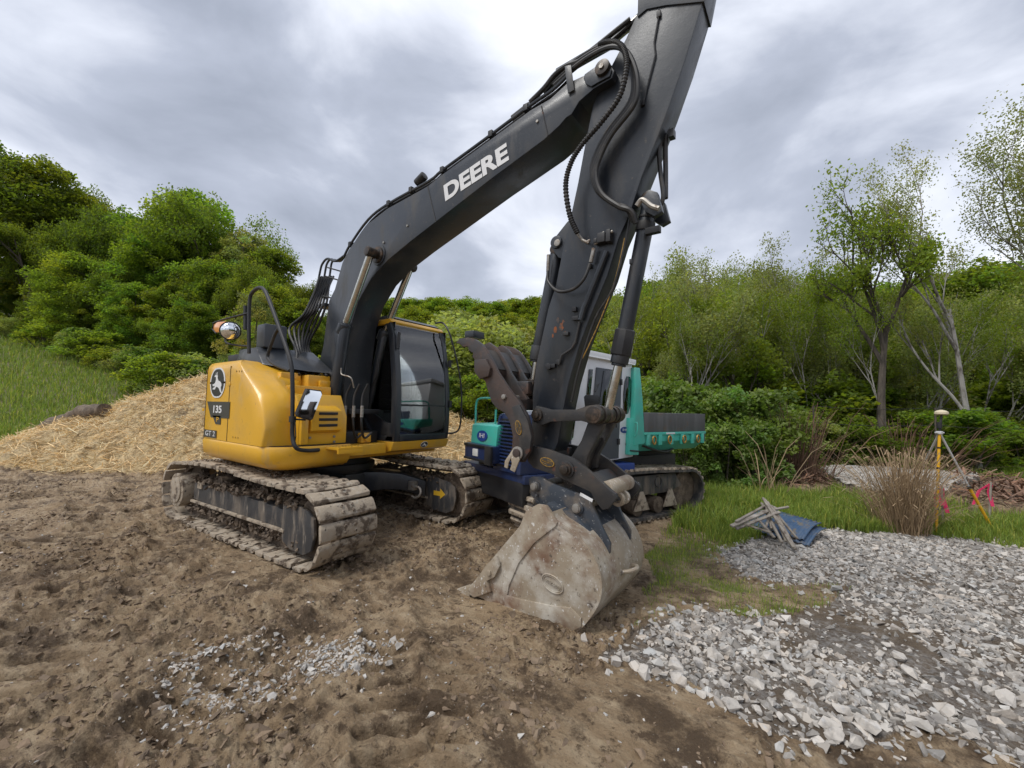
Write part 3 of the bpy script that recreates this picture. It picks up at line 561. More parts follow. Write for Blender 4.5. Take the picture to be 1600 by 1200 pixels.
def dense_proto(seed, H=10, R_=3.3, base=0.18, nc=210, per=150, leaf=0.10, m='leafd', top=1.0, bark='bark'):
    global RNG; RNG = np.random.default_rng(seed); c = []; r = []
    lob = RNG.uniform(0, 2*np.pi, 4)
    for k in range(nc):
        t = RNG.uniform(0, 1)**0.85; z = base*H+(H*(1-base))*t*0.96
        prof = (math.sin(math.pi*min(1, (t*0.80+0.14)))**0.6)*(1-0.25*t*top); a = RNG.uniform(0, 2*np.pi)
        wv = 1+0.20*math.sin(2*a+lob[0])+0.18*math.sin(3*a+lob[1]+5*t)+0.16*math.sin(5*a+lob[2]-8*t)
        rr = R_*prof*wv*(RNG.uniform(0.0, 1)**0.38)*(RNG.uniform(1.05, 1.3) if RNG.random() < .12 else 1); z += (RNG.uniform(.2, .7) if RNG.random() < .1 else 0)
        c.append((rr*math.cos(a), rr*math.sin(a), z)); r.append(RNG.uniform(0.35, 0.85)*R_/3.3)
    c = np.array(c); r = np.array(r); P_, I = clump_pts(c, r, per); cr_ = leaf_mesh('crown', P_, RNG.uniform(.7, 1.25, len(P_))*leaf, M[m], clump_tint(I, nc))
    b = MB(); b.tube([(0, 0, -0.4), (0.05, 0, H*0.2), (0.12, 0.1, H*0.5), (0.05, 0.15, H*0.86)], .2, 8, smooth=3, rad=lambda i, n: 0.17*(1-0.85*i/n)*H/10)
    for k in RNG.choice(nc, 16, replace=False):
        q = c[k]; z0 = max(H*0.12, q[2]-np.hypot(q[0], q[1])*0.8); b.tube([(0.05, 0.05, z0), (q[0]*.5, q[1]*.5, z0+(q[2]-z0)*.4), tuple(q)], .05, 5, smooth=3, rad=lambda i, n: 0.06*(1-0.8*i/n)*H/10)
    o = b.out('trunk', M[bark]); me = o.data; bpy.data.objects.remove(o); return (me, cr_, H)
def branch_proto(seed, H=10, trunk_r=0.13, lean=(0.05, 0.0), fork=0.45, levels=4, spread=0.6, leaf=0.09, per=26, m='leafp', bark='birch', nsub=4, cl=0.45, lfac=0.58, up=0.35):
    global RNG; RNG = np.random.default_rng(seed); r = random.Random(seed); b = MB(); tips = []
    def grow(p, d, ln, rad, lv):
        pts = [p]; q = Vector(p); dd = Vector(d)
        for i in range(4):
            dd = (dd+Vector((r.gauss(0, .10), r.gauss(0, .10), r.gauss(0, .05)+up*0.12))).normalized(); q = q+dd*ln/4; pts.append(q.copy())
        b.tube(pts, rad, 6 if lv < 2 else 4, smooth=2 if lv < 2 else 0, cap=False, rad=lambda i, n: rad*(1-0.55*i/(n-1)))
        if lv >= levels: tips.append(tuple(pts[-1])); tips.append(tuple(pts[2])); return
        if lv >= 1: tips.append(tuple(pts[3])) if lv >= 2 else None
        for k in range(nsub):
            t = r.uniform(0.35, 1.0) if lv else r.uniform(fork, 1.0); base_ = pts[min(3, int(t*4))].lerp(pts[min(4, int(t*4)+1)], (t*4) % 1); a = r.uniform(0, 6.28)
            side = dd.orthogonal().normalized(); side.rotate(Matrix.Rotation(a, 3, dd)); nd = (dd*(1-spread*0.55)+side*spread+Vector((0, 0, up*0.5))).normalized()
            grow(base_, nd, ln*lfac*r.uniform(.75, 1.15), rad*(0.55-0.1*t), lv+1)
    grow(Vector((0, 0, -0.3)), Vector((lean[0], lean[1], 1)).normalized(), H*0.60, trunk_r, 0)
    tips = np.array(tips); sc = H*0.98/tips[:, 2].max()
    P_, I = clump_pts(tips, RNG.uniform(.7, 1.3, len(tips))*cl, per, 0.75); cr_ = leaf_mesh('crown', P_, RNG.uniform(.7, 1.25, len(P_))*leaf, M[m], clump_tint(I, len(tips), .2, .2, .06), 0.1)
    o = b.out('trunk', M[bark]); me = o.data; bpy.data.objects.remove(o); return (me, cr_, tips[:, 2].max())
def shrub_proto(seed, H=2.2, R_=1.4, nc=46, per=110, leaf=0.065, m='leafk', flat_=0.6, stems=14):
    global RNG; RNG = np.random.default_rng(seed); c = []; r = []
    for k in range(nc):
        a = RNG.uniform(0, 2*np.pi); t = RNG.uniform(0, 1)**.7; rr = R_*math.sqrt(RNG.uniform(0, 1))*(1-0.45*t*t); c.append((rr*math.cos(a), rr*math.sin(a), 0.15+t*H*0.88)); r.append(RNG.uniform(.2, .42)*H/2.2)
    c = np.array(c); P_, I = clump_pts(c, np.array(r), per, flat_); P_[:, 2] = np.maximum(P_[:, 2], 0.03); cr_ = leaf_mesh('crown', P_, RNG.uniform(.6, 1.3, len(P_))*leaf, M[m], clump_tint(I, nc, .25, .2, .08), 0.9, 0.7)
    b = MB()
    for k in RNG.choice(nc, stems, replace=False): q = c[k]; b.tube([(q[0]*.4, q[1]*.4, -0.1), (q[0]*.75, q[1]*.75, q[2]*.5), tuple(q)], .012, 4, smooth=2, rad=lambda i, n: 0.016*(1-0.6*i/n))
    o = b.out('stems', M['bark']); me = o.data; bpy.data.objects.remove(o); return (me, cr_, H)
D = [dense_proto(1, m='leafd'), dense_proto(2, R_=3.8, m='leafd', base=0.10), dense_proto(3, R_=2.9, m='leafl', base=0.08, top=0.7), dense_proto(4, R_=3.5, m='leafl', base=0.05), dense_proto(5, R_=3.0, nc=120, per=120, m='leafd', base=0.3), dense_proto(6, R_=2.7, nc=150, per=110, m='leafp', base=0.1, leaf=0.085)]
BD = [branch_proto(51, H=10, trunk_r=.17, fork=.3, levels=4, spread=.7, leaf=.085, per=26, m='leafd', bark='bark', nsub=5, cl=.52, up=.22, lfac=.62), branch_proto(52, H=10, trunk_r=.17, fork=.22, levels=4, spread=.62, leaf=.08, per=26, m='leafl', bark='bark', nsub=5, cl=.5, up=.3, lfac=.6)]
SP = [branch_proto(21, H=9, per=10, leaf=0.055, nsub=4, cl=0.38, spread=.5, up=.45), branch_proto(22, H=9, per=9, leaf=0.05, nsub=4, lean=(-0.12, 0.05), spread=0.45, cl=.4, up=.45), branch_proto(23, H=8, trunk_r=0.10, m='leafl', bark='bark', per=12, nsub=4, spread=0.55, cl=.4), branch_proto(24, H=7, trunk_r=0.06, m='leafp', per=11, leaf=.06, spread=.4, fork=.2, up=.45)]
SH = [shrub_proto(31), shrub_proto(32, R_=1.2, H=2.5), shrub_proto(33, m='leafl', leaf=0.055), shrub_proto(34, m='leafd', leaf=0.06), shrub_proto(35, m='leafp', leaf=0.05, H=2.6, nc=60, per=90)]
RNG = np.random.default_rng(5)
def horizon(px): return 637+(px-800)*0.021
def plant(name, proto, px, Z, ytop, label, cat, group=None, wide=1.0, rz=None, crown='crown', trunk='trunk', tiltx=0, tilty=0):
    if proto in BD: wide *= .70; ytop += 16
    p = plan_px(px, Z); g = hz(p.x, p.y, False)-0.05
    ztop = CAM.z+(horizon(px)-ytop)/FPX*Z; s = max(0.15, (ztop-g)/proto[2])
    e_ = empty(name, label, cat, group, (p.x, p.y, g), RNG.uniform(0, 6.28) if rz is None else rz); e_.scale = (s*wide, s*wide, s)
    if tiltx or tilty: e_.rotation_euler = (tiltx, tilty, e_.rotation_euler.z)
    link(trunk, proto[0], None, e_); link(crown, proto[1], None, e_); return e_
LT = 'trees of the left treeline'; RTG = 'trees of the wood on the right'; CT = 'trees of the far central wood'
# left treeline
spec = [(-60, 34, 215, 0), (25, 34, 236, 1), (78, 36, 242, 0), (128, 33, 303, 4), (180, 34, 308, 0), (232, 33, 318, 4), (285, 34, 296, 1), (328, 33, 303, 0), (372, 31, 352, 5), (415, 29, 385, 2), (448, 27, 418, 3), (478, 27, 462, 3), (520, 28, 500, 2), (-110, 29, 280, 2), (30, 28, 318, 3), (105, 27, 392, 1), (165, 27, 385, 3), (228, 28, 372, 1), (262, 25, 440, 2), (320, 26, 400, 1), (372, 25, 400, 3), (418, 23, 440, 1), (455, 23, 462, 2),
        (-30, 24, 400, 0), (60, 24, 450, 1), (130, 23, 455, 2), (200, 23, 440, 0), (250, 22, 480, 3), (300, 22, 470, 1), (350, 21, 500, 0), (400, 20, 500, 2), (440, 20, 520, 3), (490, 21, 520, 1), (540, 24, 540, 0), (-60, 36, 420, 2), (0, 36, 400, 2), (45, 36, 410, 1), (15, 32, 455, 3)]
for k, (px, Z, yt, d) in enumerate(spec):
    lb = 'leafy green tree among others in the dense treeline on the left'; g = LT
    if k == 2: lb, g = 'tall dark green tree crowning the skyline near the left picture edge', None
    if k == 6: lb, g = 'broad dark tree with a rounded top standing highest above the middle of the left treeline', None
    if k == 8: lb, g = 'pale olive thin-leaved tree beside the rounded dark tree in the left treeline', None
    zl = 31-max(0, min(px, 260))/260*9
    plant('broadleaf_tree', {0: BD[0], 4: BD[0], 3: BD[1]}.get(d, D[d]) if (yt < 430 or d == 3) else D[d], px, max(Z+3, zl+1.5+(k % 3)), yt, lb, 'tree', g, wide=RNG.uniform(.95, 1.2))
plant('olive_sapling', D[5], 392, 15.5, 452, 'pale grey-green young tree rising behind the black hoop rail', 'tree', None, .8)
for k in range(26):
    px = -40+k*24+RNG.uniform(-8, 8); plant('shrub', SH[[3, 2, 4, 0][k % 4]], px, 30.5-max(0, min(px, 260))/260*9.5+RNG.uniform(-.8, .8), 488+RNG.uniform(-8, 14)+max(0, min(px, 300))/300*70, 'dark bushy shrub under the trees along the foot of the left treeline', 'shrub', 'shrubs at the foot of the left treeline', 1.3, crown='foliage', trunk='stems')
# centre
for k in range(26):
    px = 560+k*22+RNG.uniform(-8, 8); plant('broadleaf_tree', D[[2, 0, 3, 1][k % 4]], px, RNG.uniform(50, 62), 466+RNG.uniform(-5, 9)-(4 if px > 900 else 0), 'small looking tree on the crest of the far wooded hill behind the cab', 'tree', CT, 1.5)
for k in range(24):
    px = 560+k*24+RNG.uniform(-8, 8); plant('broadleaf_tree', [BD[1], D[5], BD[0], D[2], D[3]][k % 5], px, RNG.uniform(27, 40), 492+RNG.uniform(-12, 12), 'leafy tree in the middle band of the wood behind the excavator', 'tree', 'trees of the middle wood', 1.3)
for px, Z, yt, d in [(640, 20, 545, 2), (690, 17, 505, 4), (735, 16, 488, 4), (785, 15.5, 500, 4), (830, 16, 515, 4), (870, 17, 520, 2), (915, 17, 530, 4)]:
    plant('shrub', SH[d], px, Z, yt, 'tall olive bush growing between the cab and the green carrier', 'shrub', 'tall bushes behind the two machines', 1.0, crown='foliage', trunk='stems')
for k in range(16):
    px = 620+k*26+RNG.uniform(-8, 8); plant('shrub', SH[[2, 3, 0, 1][k % 4]], px, 13+RNG.uniform(-.6, 1.2), 590+RNG.uniform(-14, 18), 'low green bush just behind the green carrier', 'shrub', 'low bushes behind the carrier', 1.1, crown='foliage', trunk='stems')
# right wood
for k in range(30):
    px = 980+k*30+RNG.uniform(-9, 9); yt = 440-(px-1000)*0.035+RNG.uniform(-10, 14)+(14 if 1150 < px < 1400 else 0)
    plant('broadleaf_tree', [BD[0], BD[1], D[1], D[2]][k % 4], px, RNG.uniform(28, 40), yt, 'leafy green tree inside the wood on the right', 'tree', RTG, 1.25)
for k in range(10):
    px = 1010+k*60+RNG.uniform(-12, 12); plant('sapling', SP[[2, 3, 0][k % 3]], px, RNG.uniform(15, 19), 455+RNG.uniform(-30, 30), 'x', 'tree', 'twiggy saplings in the right undergrowth', .9)
for k in range(24):
    px = 990+k*34+RNG.uniform(-9, 9); plant('broadleaf_tree', [D[5], BD[1], D[2], BD[1], D[3]][k % 5], px, RNG.uniform(18, 25), 490+RNG.uniform(-28, 24), 'fresh green young tree in front of the taller wood on the right', 'tree', 'young trees edging the right wood', RNG.uniform(.9, 1.25))
for px, Z, yt in [(1045, 24, 395), (1092, 25, 408), (1118, 22, 378), (1182, 24, 390), (1236, 22, 374), (1290, 26, 440), (1010, 26, 425), (985, 25, 455), (1205, 20, 430), (1140, 20, 440)]:
    plant('sapling', SP[[0, 3, 1][int(px) % 3]], px, Z, yt, 'slender pale young tree with sparse leaves standing above the right wood', 'tree', 'slender pale trees left of the big oak', .8)
for px, Z, yt in [(1310, 14, 480), (1345, 15, 500), (1420, 14, 480), (1455, 14, 500), (1550, 14, 470), (1600, 13, 450), (1240, 15, 490), (1080, 15, 510), (1660, 14, 430)]:
    plant('sapling', SP[3], px, Z, yt, 'thin twiggy sapling with tiny leaves in the undergrowth on the right', 'tree', 'twiggy saplings in the right undergrowth', .9)
pop = branch_proto(43, H=10, trunk_r=0.11, fork=0.2, levels=4, spread=0.40, leaf=0.034, per=34, m='leafp', bark='birch', nsub=4, cl=0.42, up=0.55)
big = branch_proto(41, H=9, trunk_r=0.20, lean=(0.0, 0.0), fork=0.42, levels=4, spread=0.62, leaf=0.065, per=11, m='leafl', bark='bark', nsub=4, cl=0.36, up=0.42)
plant('oak_tree', big, 1378, 12.5, 262, 'large leafy tree with dark forked trunk and open crown on the right', 'tree', None, .78, rz=2.0)
bt = branch_proto(42, H=10, trunk_r=0.13, lean=(0.0, 0.0), fork=0.35, levels=4, spread=0.42, leaf=0.045, per=22, m='leafp', bark='birch', nsub=4, cl=0.42, up=0.5)
ang = math.radians(12)
e_ = plant('leaning_birch', bt, 1528, 12.0, 205, 'tall pale-barked tree leaning to the left with sparse silvery leaves', 'tree', None, .8, rz=1.0)
ax = fh; e_.rotation_euler = (Matrix.Rotation(-ang, 3, Vector(fh)) @ Matrix.Rotation(1.0, 3, 'Z')).to_euler()
plant('tall_poplar', pop, 1640, 14, 120, 'tall sparse grey-green tree cut by the right picture edge', 'tree', None, .95, rz=0.4)
plant('tall_poplar', pop, 1740, 14.5, 60, 'tall sparse tree just beyond the right picture edge', 'tree', None, .95, rz=1.4)
for px, Z, yt in [(1060, 10.2, 596), (1105, 9.6, 612), (1145, 9.8, 600), (1190, 9.6, 606), (1085, 8.9, 655), (1130, 8.7, 660), (1172, 8.8, 655), (1025, 11, 590), (1215, 10.5, 650)]:
    plant('broadleaf_shrub', SH[int(px) % 2], px, Z, yt, 'lush broad-leaved green shrub crowding behind the dump bed', 'shrub', 'broad-leaved shrubs behind the dump bed', .82, crown='foliage', trunk='stems')
for k in range(26):
    px = 1225+k*24+RNG.uniform(-9, 9); plant('shrub', SH[[2, 3, 4, 2, 0][k % 5]], px, RNG.uniform(11.6, 14), 655+RNG.uniform(-26, 18), 'low tangled green bush in the undergrowth behind the tripod', 'shrub', 'undergrowth bushes on the right', 1.1, crown='foliage', trunk='stems')
for k in range(11):
    px = 1000+k*70+RNG.uniform(-9, 9); plant('shrub', SH[[2, 3, 4, 2][k % 4]], px, RNG.uniform(13.5, 17), 585+RNG.uniform(-30, 26), 'tall green bush in the second row of the right undergrowth', 'shrub', 'taller bushes in the right undergrowth', 1.1, crown='foliage', trunk='stems')
# the wood goes on round to the right (mirrored in the cab glass)
for k in range(16):
    a = math.radians(68+k*5.5+RNG.uniform(-1.5, 1.5)); R_ = RNG.uniform(13, 20); c = plan(R_*math.sin(a), R_*math.cos(a)); g = hz(c.x, c.y, False)-.05; pr = D[[0, 3, 1, 2][k % 4]]
    e_ = empty('broadleaf_tree', 'leafy tree of the wood beyond the right picture edge', 'tree', 'trees beyond the right picture edge', (c.x, c.y, g), k*1.3); s_ = RNG.uniform(.28, .48); e_.scale = (s_*1.2, s_*1.2, s_); link('trunk', pr[0], None, e_); link('crown', pr[1], None, e_)
pole = branch_proto(61, H=10, trunk_r=0.07, lean=(.03, 0), fork=.6, levels=3, spread=.42, leaf=.07, per=22, m='leafl', bark='birch', nsub=4, cl=.5, up=.4)
for k in range(10):
    px = 1000+k*64+RNG.uniform(-20, 20); plant('slender_tree', pole, px, RNG.uniform(12.5, 17), 425+RNG.uniform(-30, 55), 'x', 'tree', 'slender pale trunks in front of the right wood', .85)
# dry clumps
def stalk_clump(name, px, py, w, h, n, label, m='dry', wd=0.006, heads=True, lean=0.35, Z=None):
    if Z is None: p = U.on_z(px, py, 0)
    else: p = plan_px(px, Z)
    g = hz(p.x, p.y, False); rs = random.Random(px); VV = []; 
    b = MB(); x = RNG.normal(0, w*0.28, n); y = RNG.normal(0, w*0.28, n)
    V_ = []; F_ = []; T_ = []
    for k in range(n):
        hh = h*RNG.uniform(.3, 1.08); dx, dy = x[k]*1.2+RNG.normal(0, lean*0.45), y[k]*1.2+RNG.normal(0, lean*0.45); a = RNG.uniform(0, 6.28); wx, wy = math.cos(a)*wd, math.sin(a)*wd
        pts = [(x[k], y[k], 0), (x[k]+dx*.25, y[k]+dy*.25, hh*.4), (x[k]+dx*.6, y[k]+dy*.6, hh*.8), (x[k]+dx*1.0, y[k]+dy*1.0, hh)]; 
        if heads: pts += [(x[k]+dx*1.15+.03*math.cos(a), y[k]+dy*1.15, hh*1.0-0.03)]
        i0 = len(V_)
        for j, q in enumerate(pts):
            ww = 1.0 if j < 3 else ((2.0 if k % 3 == 0 else .8) if heads else .5); V_ += [(q[0]-wx*ww, q[1]-wy*ww, q[2]), (q[0]+wx*ww, q[1]+wy*ww, q[2])]
            if j: F_.append((i0+2*j-2, i0+2*j-1, i0+2*j+1, i0+2*j))
        t = RNG.uniform(.6, 1.35); T_ += [(t, t, t)]*(len(pts)-1)
    o = link(name, np_mesh(name, V_, F_, M[m], np.array(T_))); o.location = (p.x, p.y, g); return tag(o, label, 'plant')
stalk_clump('dry_grass_clump', 1412, 826, 0.36, 1.05, 820, 'big tan dry ornamental grass clump with seed heads left of the tripod', wd=.0032, lean=.45)
stalk_clump('dead_stems', 1232, 700, 1.0, 1.7, 240, 'reddish brown dead stems standing right of the broad-leaved shrubs', Z=9.3, m='mulch', wd=0.008, heads=False)
stalk_clump('dead_stems', 1195, 735, 0.35, 1.1, 26, 'few long bent straw-coloured canes above the mulch heap', Z=7.8, wd=0.008, heads=False, lean=1.0)
stalk_clump('dead_stems', 1400, 650, 1.6, 1.5, 260, 'wide thicket of thin brown stems below the large forked tree', Z=11.6, m='mulch', wd=0.008, heads=False)

ORD = 'first second third fourth fifth sixth seventh eighth ninth tenth eleventh twelfth thirteenth fourteenth fifteenth sixteenth seventeenth eighteenth nineteenth twentieth'.split()
BASES = {'slender pale trunks in front of the right wood': 'slender tree with pale bare trunk before the right wood', 'loose limestone rocks along the muddy gravel edge': 'fist sized pale rock along the muddy gravel edge', 'trees of the left treeline': 'leafy tree in the left treeline', 'shrubs at the foot of the left treeline': 'dark shrub at the foot of the left treeline', 'trees of the far central wood': 'small looking tree on the far wooded crest',
 'trees of the middle wood': 'leafy tree in the middle wood behind the machines', 'tall bushes behind the two machines': 'tall bush between cab and green carrier', 'low bushes behind the carrier': 'low green bush behind the green carrier', 'trees of the wood on the right': 'tall leafy tree in the right wood',
 'young trees edging the right wood': 'fresh green young tree edging the right wood', 'slender pale trees left of the big oak': 'slender sparse-leaved tree above the right wood', 'twiggy saplings in the right undergrowth': 'twiggy sapling in the right undergrowth', 'broad-leaved shrubs behind the dump bed': 'broad-leaved shrub by the dump bed',
 'undergrowth bushes on the right': 'low tangled bush behind the tripod', 'taller bushes in the right undergrowth': 'taller bush in the right undergrowth', 'trees beyond the right picture edge': 'leafy tree beyond the right picture edge'}
def nth(n):
    if n < 20: return ORD[n]
    return ('twenty-'+ORD[n-20]) if n < 29 else ('thirtieth' if n == 29 else 'thirty-'+ORD[n-30])
byg = {}
for o in COL.objects:
    g = o.get('group')
    if g in BASES: d = o.location-CAM; byg.setdefault(g, []).append((math.atan2(d.dot(rh), d.dot(fh)), o))
for g, l_ in byg.items():
    l_.sort(key=lambda t: t[0]); n = len(l_)
    for k, (a, o) in enumerate(l_): o['label'] = BASES[g]+', '+(nth(k)+' from the left' if k <= n//2 else ('rightmost one' if k == n-1 else nth(n-1-k)+' from the right'))
# ------------------------------------------------------------------ excavator
EX = empty('excavator', 'large yellow and charcoal crawler excavator with its bucket resting on the mud', 'excavator')
def prof_px(pts, y, F_=U): return F_.prof(pts, y)
def plate(name, pts, y0, y1, m, parent=EX, bevel=0.006, F_=U, yref=None, label=None):
    b = MB(); b.prism(prof_px(pts, y0 if yref is None else yref, F_), y0, y1); return b.out(name, m, parent, bevel, label=label)
def boss(name, px, py, y0, y1, r, m, parent=EX, bevel=0.004, F_=U, seg=24):
    p = F_.on_y(px, py, y0); b = MB(); b.cyl((p.x, y0, p.z), (p.x, y1, p.z), r, seg); return b.out(name, m, parent, bevel)
# ---- undercarriage (turned three degrees under the upper works)
TR = Matrix.Rotation(math.radians(3), 4, 'Z')
def tout(b, name, m, parent, **k): b.b.transform(TR); return b.out(name, m, parent, **k)
LH, HH = 1.81, 0.70; RW = 0.335
def track_path(sag=0.03):
    pts = []; cx = LH-RW-0.02; zc_ = RW+0.02
    for k in range(60): pts.append((-cx+2*cx*k/60, 0.018+0.012*(abs(k/30-1)**6)))
    for k in range(24): a = -math.pi/2+math.pi*k/24; pts.append((cx+RW*math.cos(a), zc_+RW*math.sin(a)*1.0))
    for k in range(60):
        t = k/60; x = cx-2*cx*t; pts.append((x, zc_+RW+0.045*math.sin(math.pi*t)*(1 if t > .45 else .7)-sag*math.sin(2*math.pi*t)*0.6))
    for k in range(24): a = math.pi/2+math.pi*k/24; pts.append((-cx+RW*math.cos(a), zc_+RW*math.sin(a)))
    return pts
def resample(pts, n):
    P_ = [Vector((a, 0, b)) for a, b in pts]; P_.append(P_[0]); L_ = [0]
    for a, b in zip(P_[:-1], P_[1:]): L_.append(L_[-1]+(b-a).length)
    out_ = []; tot = L_[-1]; j = 0
    for k in range(n):
        s = tot*k/n
        while L_[j+1] < s: j += 1
        t = (s-L_[j])/(L_[j+1]-L_[j]); out_.append((P_[j].lerp(P_[j+1], t), (P_[j+1]-P_[j]).normalized()))
    return out_, tot
def shoe_mesh(seed, w=0.6, pitch=0.171):
    r = random.Random(seed); b = MB(); h = pitch/2-0.004
    prof = [(-h+.002, -0.002), (-h+0.018, -0.030), (-h+0.05, -0.036), (h-0.04, -0.036), (h-0.016, -0.026), (h-0.002, 0.004), (h-0.018, 0.006), (-h+0.006, 0.006)]
    b.prism(prof, -w/2, w/2)
    bmesh.ops.bisect_plane(b.b, geom=b.b.verts[:]+b.b.edges[:]+b.b.faces[:], plane_co=(0, -w*0.15, 0), plane_no=(0, 1, 0)); bmesh.ops.bisect_plane(b.b, geom=b.b.verts[:]+b.b.edges[:]+b.b.faces[:], plane_co=(0, w*0.15, 0), plane_no=(0, 1, 0))
    for v in b.b.verts:
        if abs(v.co.y) < w*0.2 and v.co.z < -0.02: v.co.z += 0.012
        v.co += Vector((r.gauss(0, .0025), r.gauss(0, .002), r.gauss(0, .0022)))
    b.b.faces.ensure_lookup_table(); nf = len(b.b.faces)
    for sx in (-0.028, 0.032):
        for sy in (-0.055, 0.055): b.cyl((sx, sy, -0.012), (sx, sy, -0.036), 0.016, 8)
    b.b.faces.ensure_lookup_table()
    for f in b.b.faces[nf:]: f.material_index = 1
    o = b.out('track_shoe', M['shoe'], None, 0.005); me = o.data; me.materials.append(M['mudlump']); bpy.data.objects.remove(o); return me
SHOES = [shoe_mesh(k) for k in range(6)]
def bolt_heads(): pass
def clod_lump(pts, size, seed, name, parent, m='mudlump'):
    r = random.Random(seed); P_ = np.array(pts); n = len(P_); R_ = rotmats(n, .6); w = RNG.integers(0, len(PROTC), n); VV = []; FF = []; base = 0
    for k in range(n): v, f = PROTC[w[k]]; s = size*r.uniform(.6, 1.5); VV.append((R_[k] @ v.T).T*s+P_[k]); FF.append(f+base); base += len(v)
    me = np_mesh(name, np.vstack(VV), np.vstack(FF), M[m]); me.transform(TR); o = link(name, me, None, parent); o['kind'] = 'stuff'; return o
for side in (-1, 1):
    yc = side*0.995
    b = MB(); ring, tot = resample(track_path(), 92)
    R1 = []; 
    tk = MB()     # the link chain under the shoes
    A_ = [(p.x, p.z) for p, d in ring]
    inner = []
    for p, d in ring: nrm = Vector((-d.z, 0, d.x)); inner.append((p.x+nrm.x*0.07, p.z+nrm.z*0.07)); 
    outer = [(p.x+(-d.z)*0.008, p.z+d.x*0.008) for p, d in ring]
    for yy in (-0.09, 0.05):
        va = [tk.b.verts.new((x_, yc+yy, z_)) for x_, z_ in outer]; vb = [tk.b.verts.new((x_, yc+yy, z_)) for x_, z_ in inner]
        vc = [tk.b.verts.new((x_, yc+yy+0.04, z_)) for x_, z_ in outer]; vd = [tk.b.verts.new((x_, yc+yy+0.04, z_)) for x_, z_ in inner]; n = len(va)
        for i in range(n):
            j = (i+1) % n
            for q in ((va[i], va[j], vb[j], vb[i]), (vc[i], vd[i], vd[j], vc[j]), (vb[i], vb[j], vd[j], vd[i]), (va[i], vc[i], vc[j], va[j])): tk.b.faces.new(q)
    bmesh.ops.recalc_face_normals(tk.b, faces=tk.b.faces[:])
    track = tout(tk, 'crawler_track', M['mudlump'], EX)
    rs, tot = resample(track_path(), int(round(tot/0.171)))
    for k, (p, d) in enumerate(rs):
        o = link('track_shoe', SHOES[(k*5+k//3) % 6], None, track)
        nrm = Vector((-d.z, 0, d.x))         # inward
        m3 = Matrix(((d.x, 0, nrm.x, p.x), (0, 1, 0, yc), (d.z, 0, nrm.z, p.z), (0, 0, 0, 1)))
        o.matrix_local = TR @ m3 @ Matrix.Rotation(random.gauss(0, .025), 4, 'Y')
    # side frame
    cx = LH-RW-0.02; yo = yc+side*0.0
    b = MB(); prof = [(-1.16, .27), (-1.16, .47), (-1.0, .50), (-.2, .475), (.55, .46), (1.02, .44), (1.02, .22), (.6, .215), (-.3, .22)]
    b.prism(prof, yc-0.17, yc+0.17); fr = tout(b, 'track_frame', M['tframe'], EX, bevel=0.008)
    b = MB(); b.box((-1.16, yc-0.205, .235), (1.04, yc-0.172, .262)); b.box((-1.16, yc+0.172, .235), (1.04, yc+0.205, .262)); b.box((-1.02, yc-0.19, .42), (-0.9, yc-0.172, .50)); tout(b, 'frame_lip', M['shoe'], fr, bevel=0.003)
    b = MB(); pr = [(1.0, .16), (1.0, .52), (1.10, .555), (1.42, .50), (1.53, .44), (1.55, .3), (1.50, .14), (1.38, .085), (1.15, .10)]
    for y_ in (yc-0.195, yc+0.165): b.prism(pr, y_, y_+0.03)
    tout(b, 'idler_guard', M['tframe'], fr, bevel=0.006)
    b = MB(); b.cyl((cx, yc-0.12, RW+.02), (cx, yc+0.12, RW+.02), .27, 36); tout(b, 'idler_wheel', M['mudlump'], EX, bevel=0.01)
    b = MB(); b.cyl((-cx, yc-0.04, RW+.02), (-cx, yc+0.04, RW+.02), .275, 30)
    for k in range(21): a = 2*math.pi*k/21; b.box((-.02, -.03, .26), (.02, .03, .30), Matrix.Translation((-cx, yc, RW+.02)) @ Matrix.Rotation(a, 4, 'Y'))
    sp = tout(b, 'sprocket', M['mudlump'], EX, bevel=0.004)
    b = MB(); b.cyl((-cx, yc, RW+.02), (-cx, yc-0.26, RW+.02), .215, 36); b.cyl((-cx, yc-0.26, RW+.02), (-cx, yc-0.275, RW+.02), .16, 24)
    for k in range(9): a = 2*math.pi*k/9; b.cyl((-cx+.19*math.cos(a), yc-.255, RW+.02+.19*math.sin(a)), (-cx+.19*math.cos(a), yc-.268, RW+.02+.19*math.sin(a)), .014, 6)
    tout(b, 'final_drive_cover', M['shoe'], sp, bevel=0.008)
    for k in range(7):
        x_ = -1.02+k*0.335; b = MB(); b.cyl((x_, yc-0.15, .155), (x_, yc+0.15, .155), .075, 20); b.cyl((x_, yc-0.165, .155), (x_, yc+0.165, .155), .045, 14); tout(b, 'track_roller', M['mudlump'], EX, bevel=0.006)
    for x_ in (-.55, .45): b = MB(); b.cyl((x_, yc-0.13, .555), (x_, yc+0.1, .555), .06, 18); tout(b, 'carrier_roller', M['mudlump'], EX, bevel=0.006)
    r = np.random.default_rng(4+side); n = 900; xx = r.uniform(-1.2, 1.25, n); top = .47+0.12*fbm(xx*2, xx*0+side, 3)
    clod_lump(np.stack([xx, yc+r.uniform(-.22, .2, n), top-r.uniform(-.02, .05, n)], 1), .032, 3, 'packed_mud', fr)
    n = 700; xx = r.uniform(-1.25, 1.3, n); clod_lump(np.stack([xx, yc+r.uniform(-.2, .2, n), .075+r.uniform(0, .14, n)], 1), .030, 5, 'packed_mud', fr)
    n = 260; xx = r.uniform(-1.7, 1.7, n); clod_lump(np.stack([xx, yc+r.uniform(-.3, .3, n), xx*0+.015], 1), .03, 6, 'packed_mud', fr)
    n = 240; xx = r.uniform(-1.3, 1.4, n); yy = yc+r.uniform(-.28, .28, n); rp = np.array([[p.x, p.z] for p, d in rs if p.z > .6]); rp = rp[rp[:, 0].argsort()]
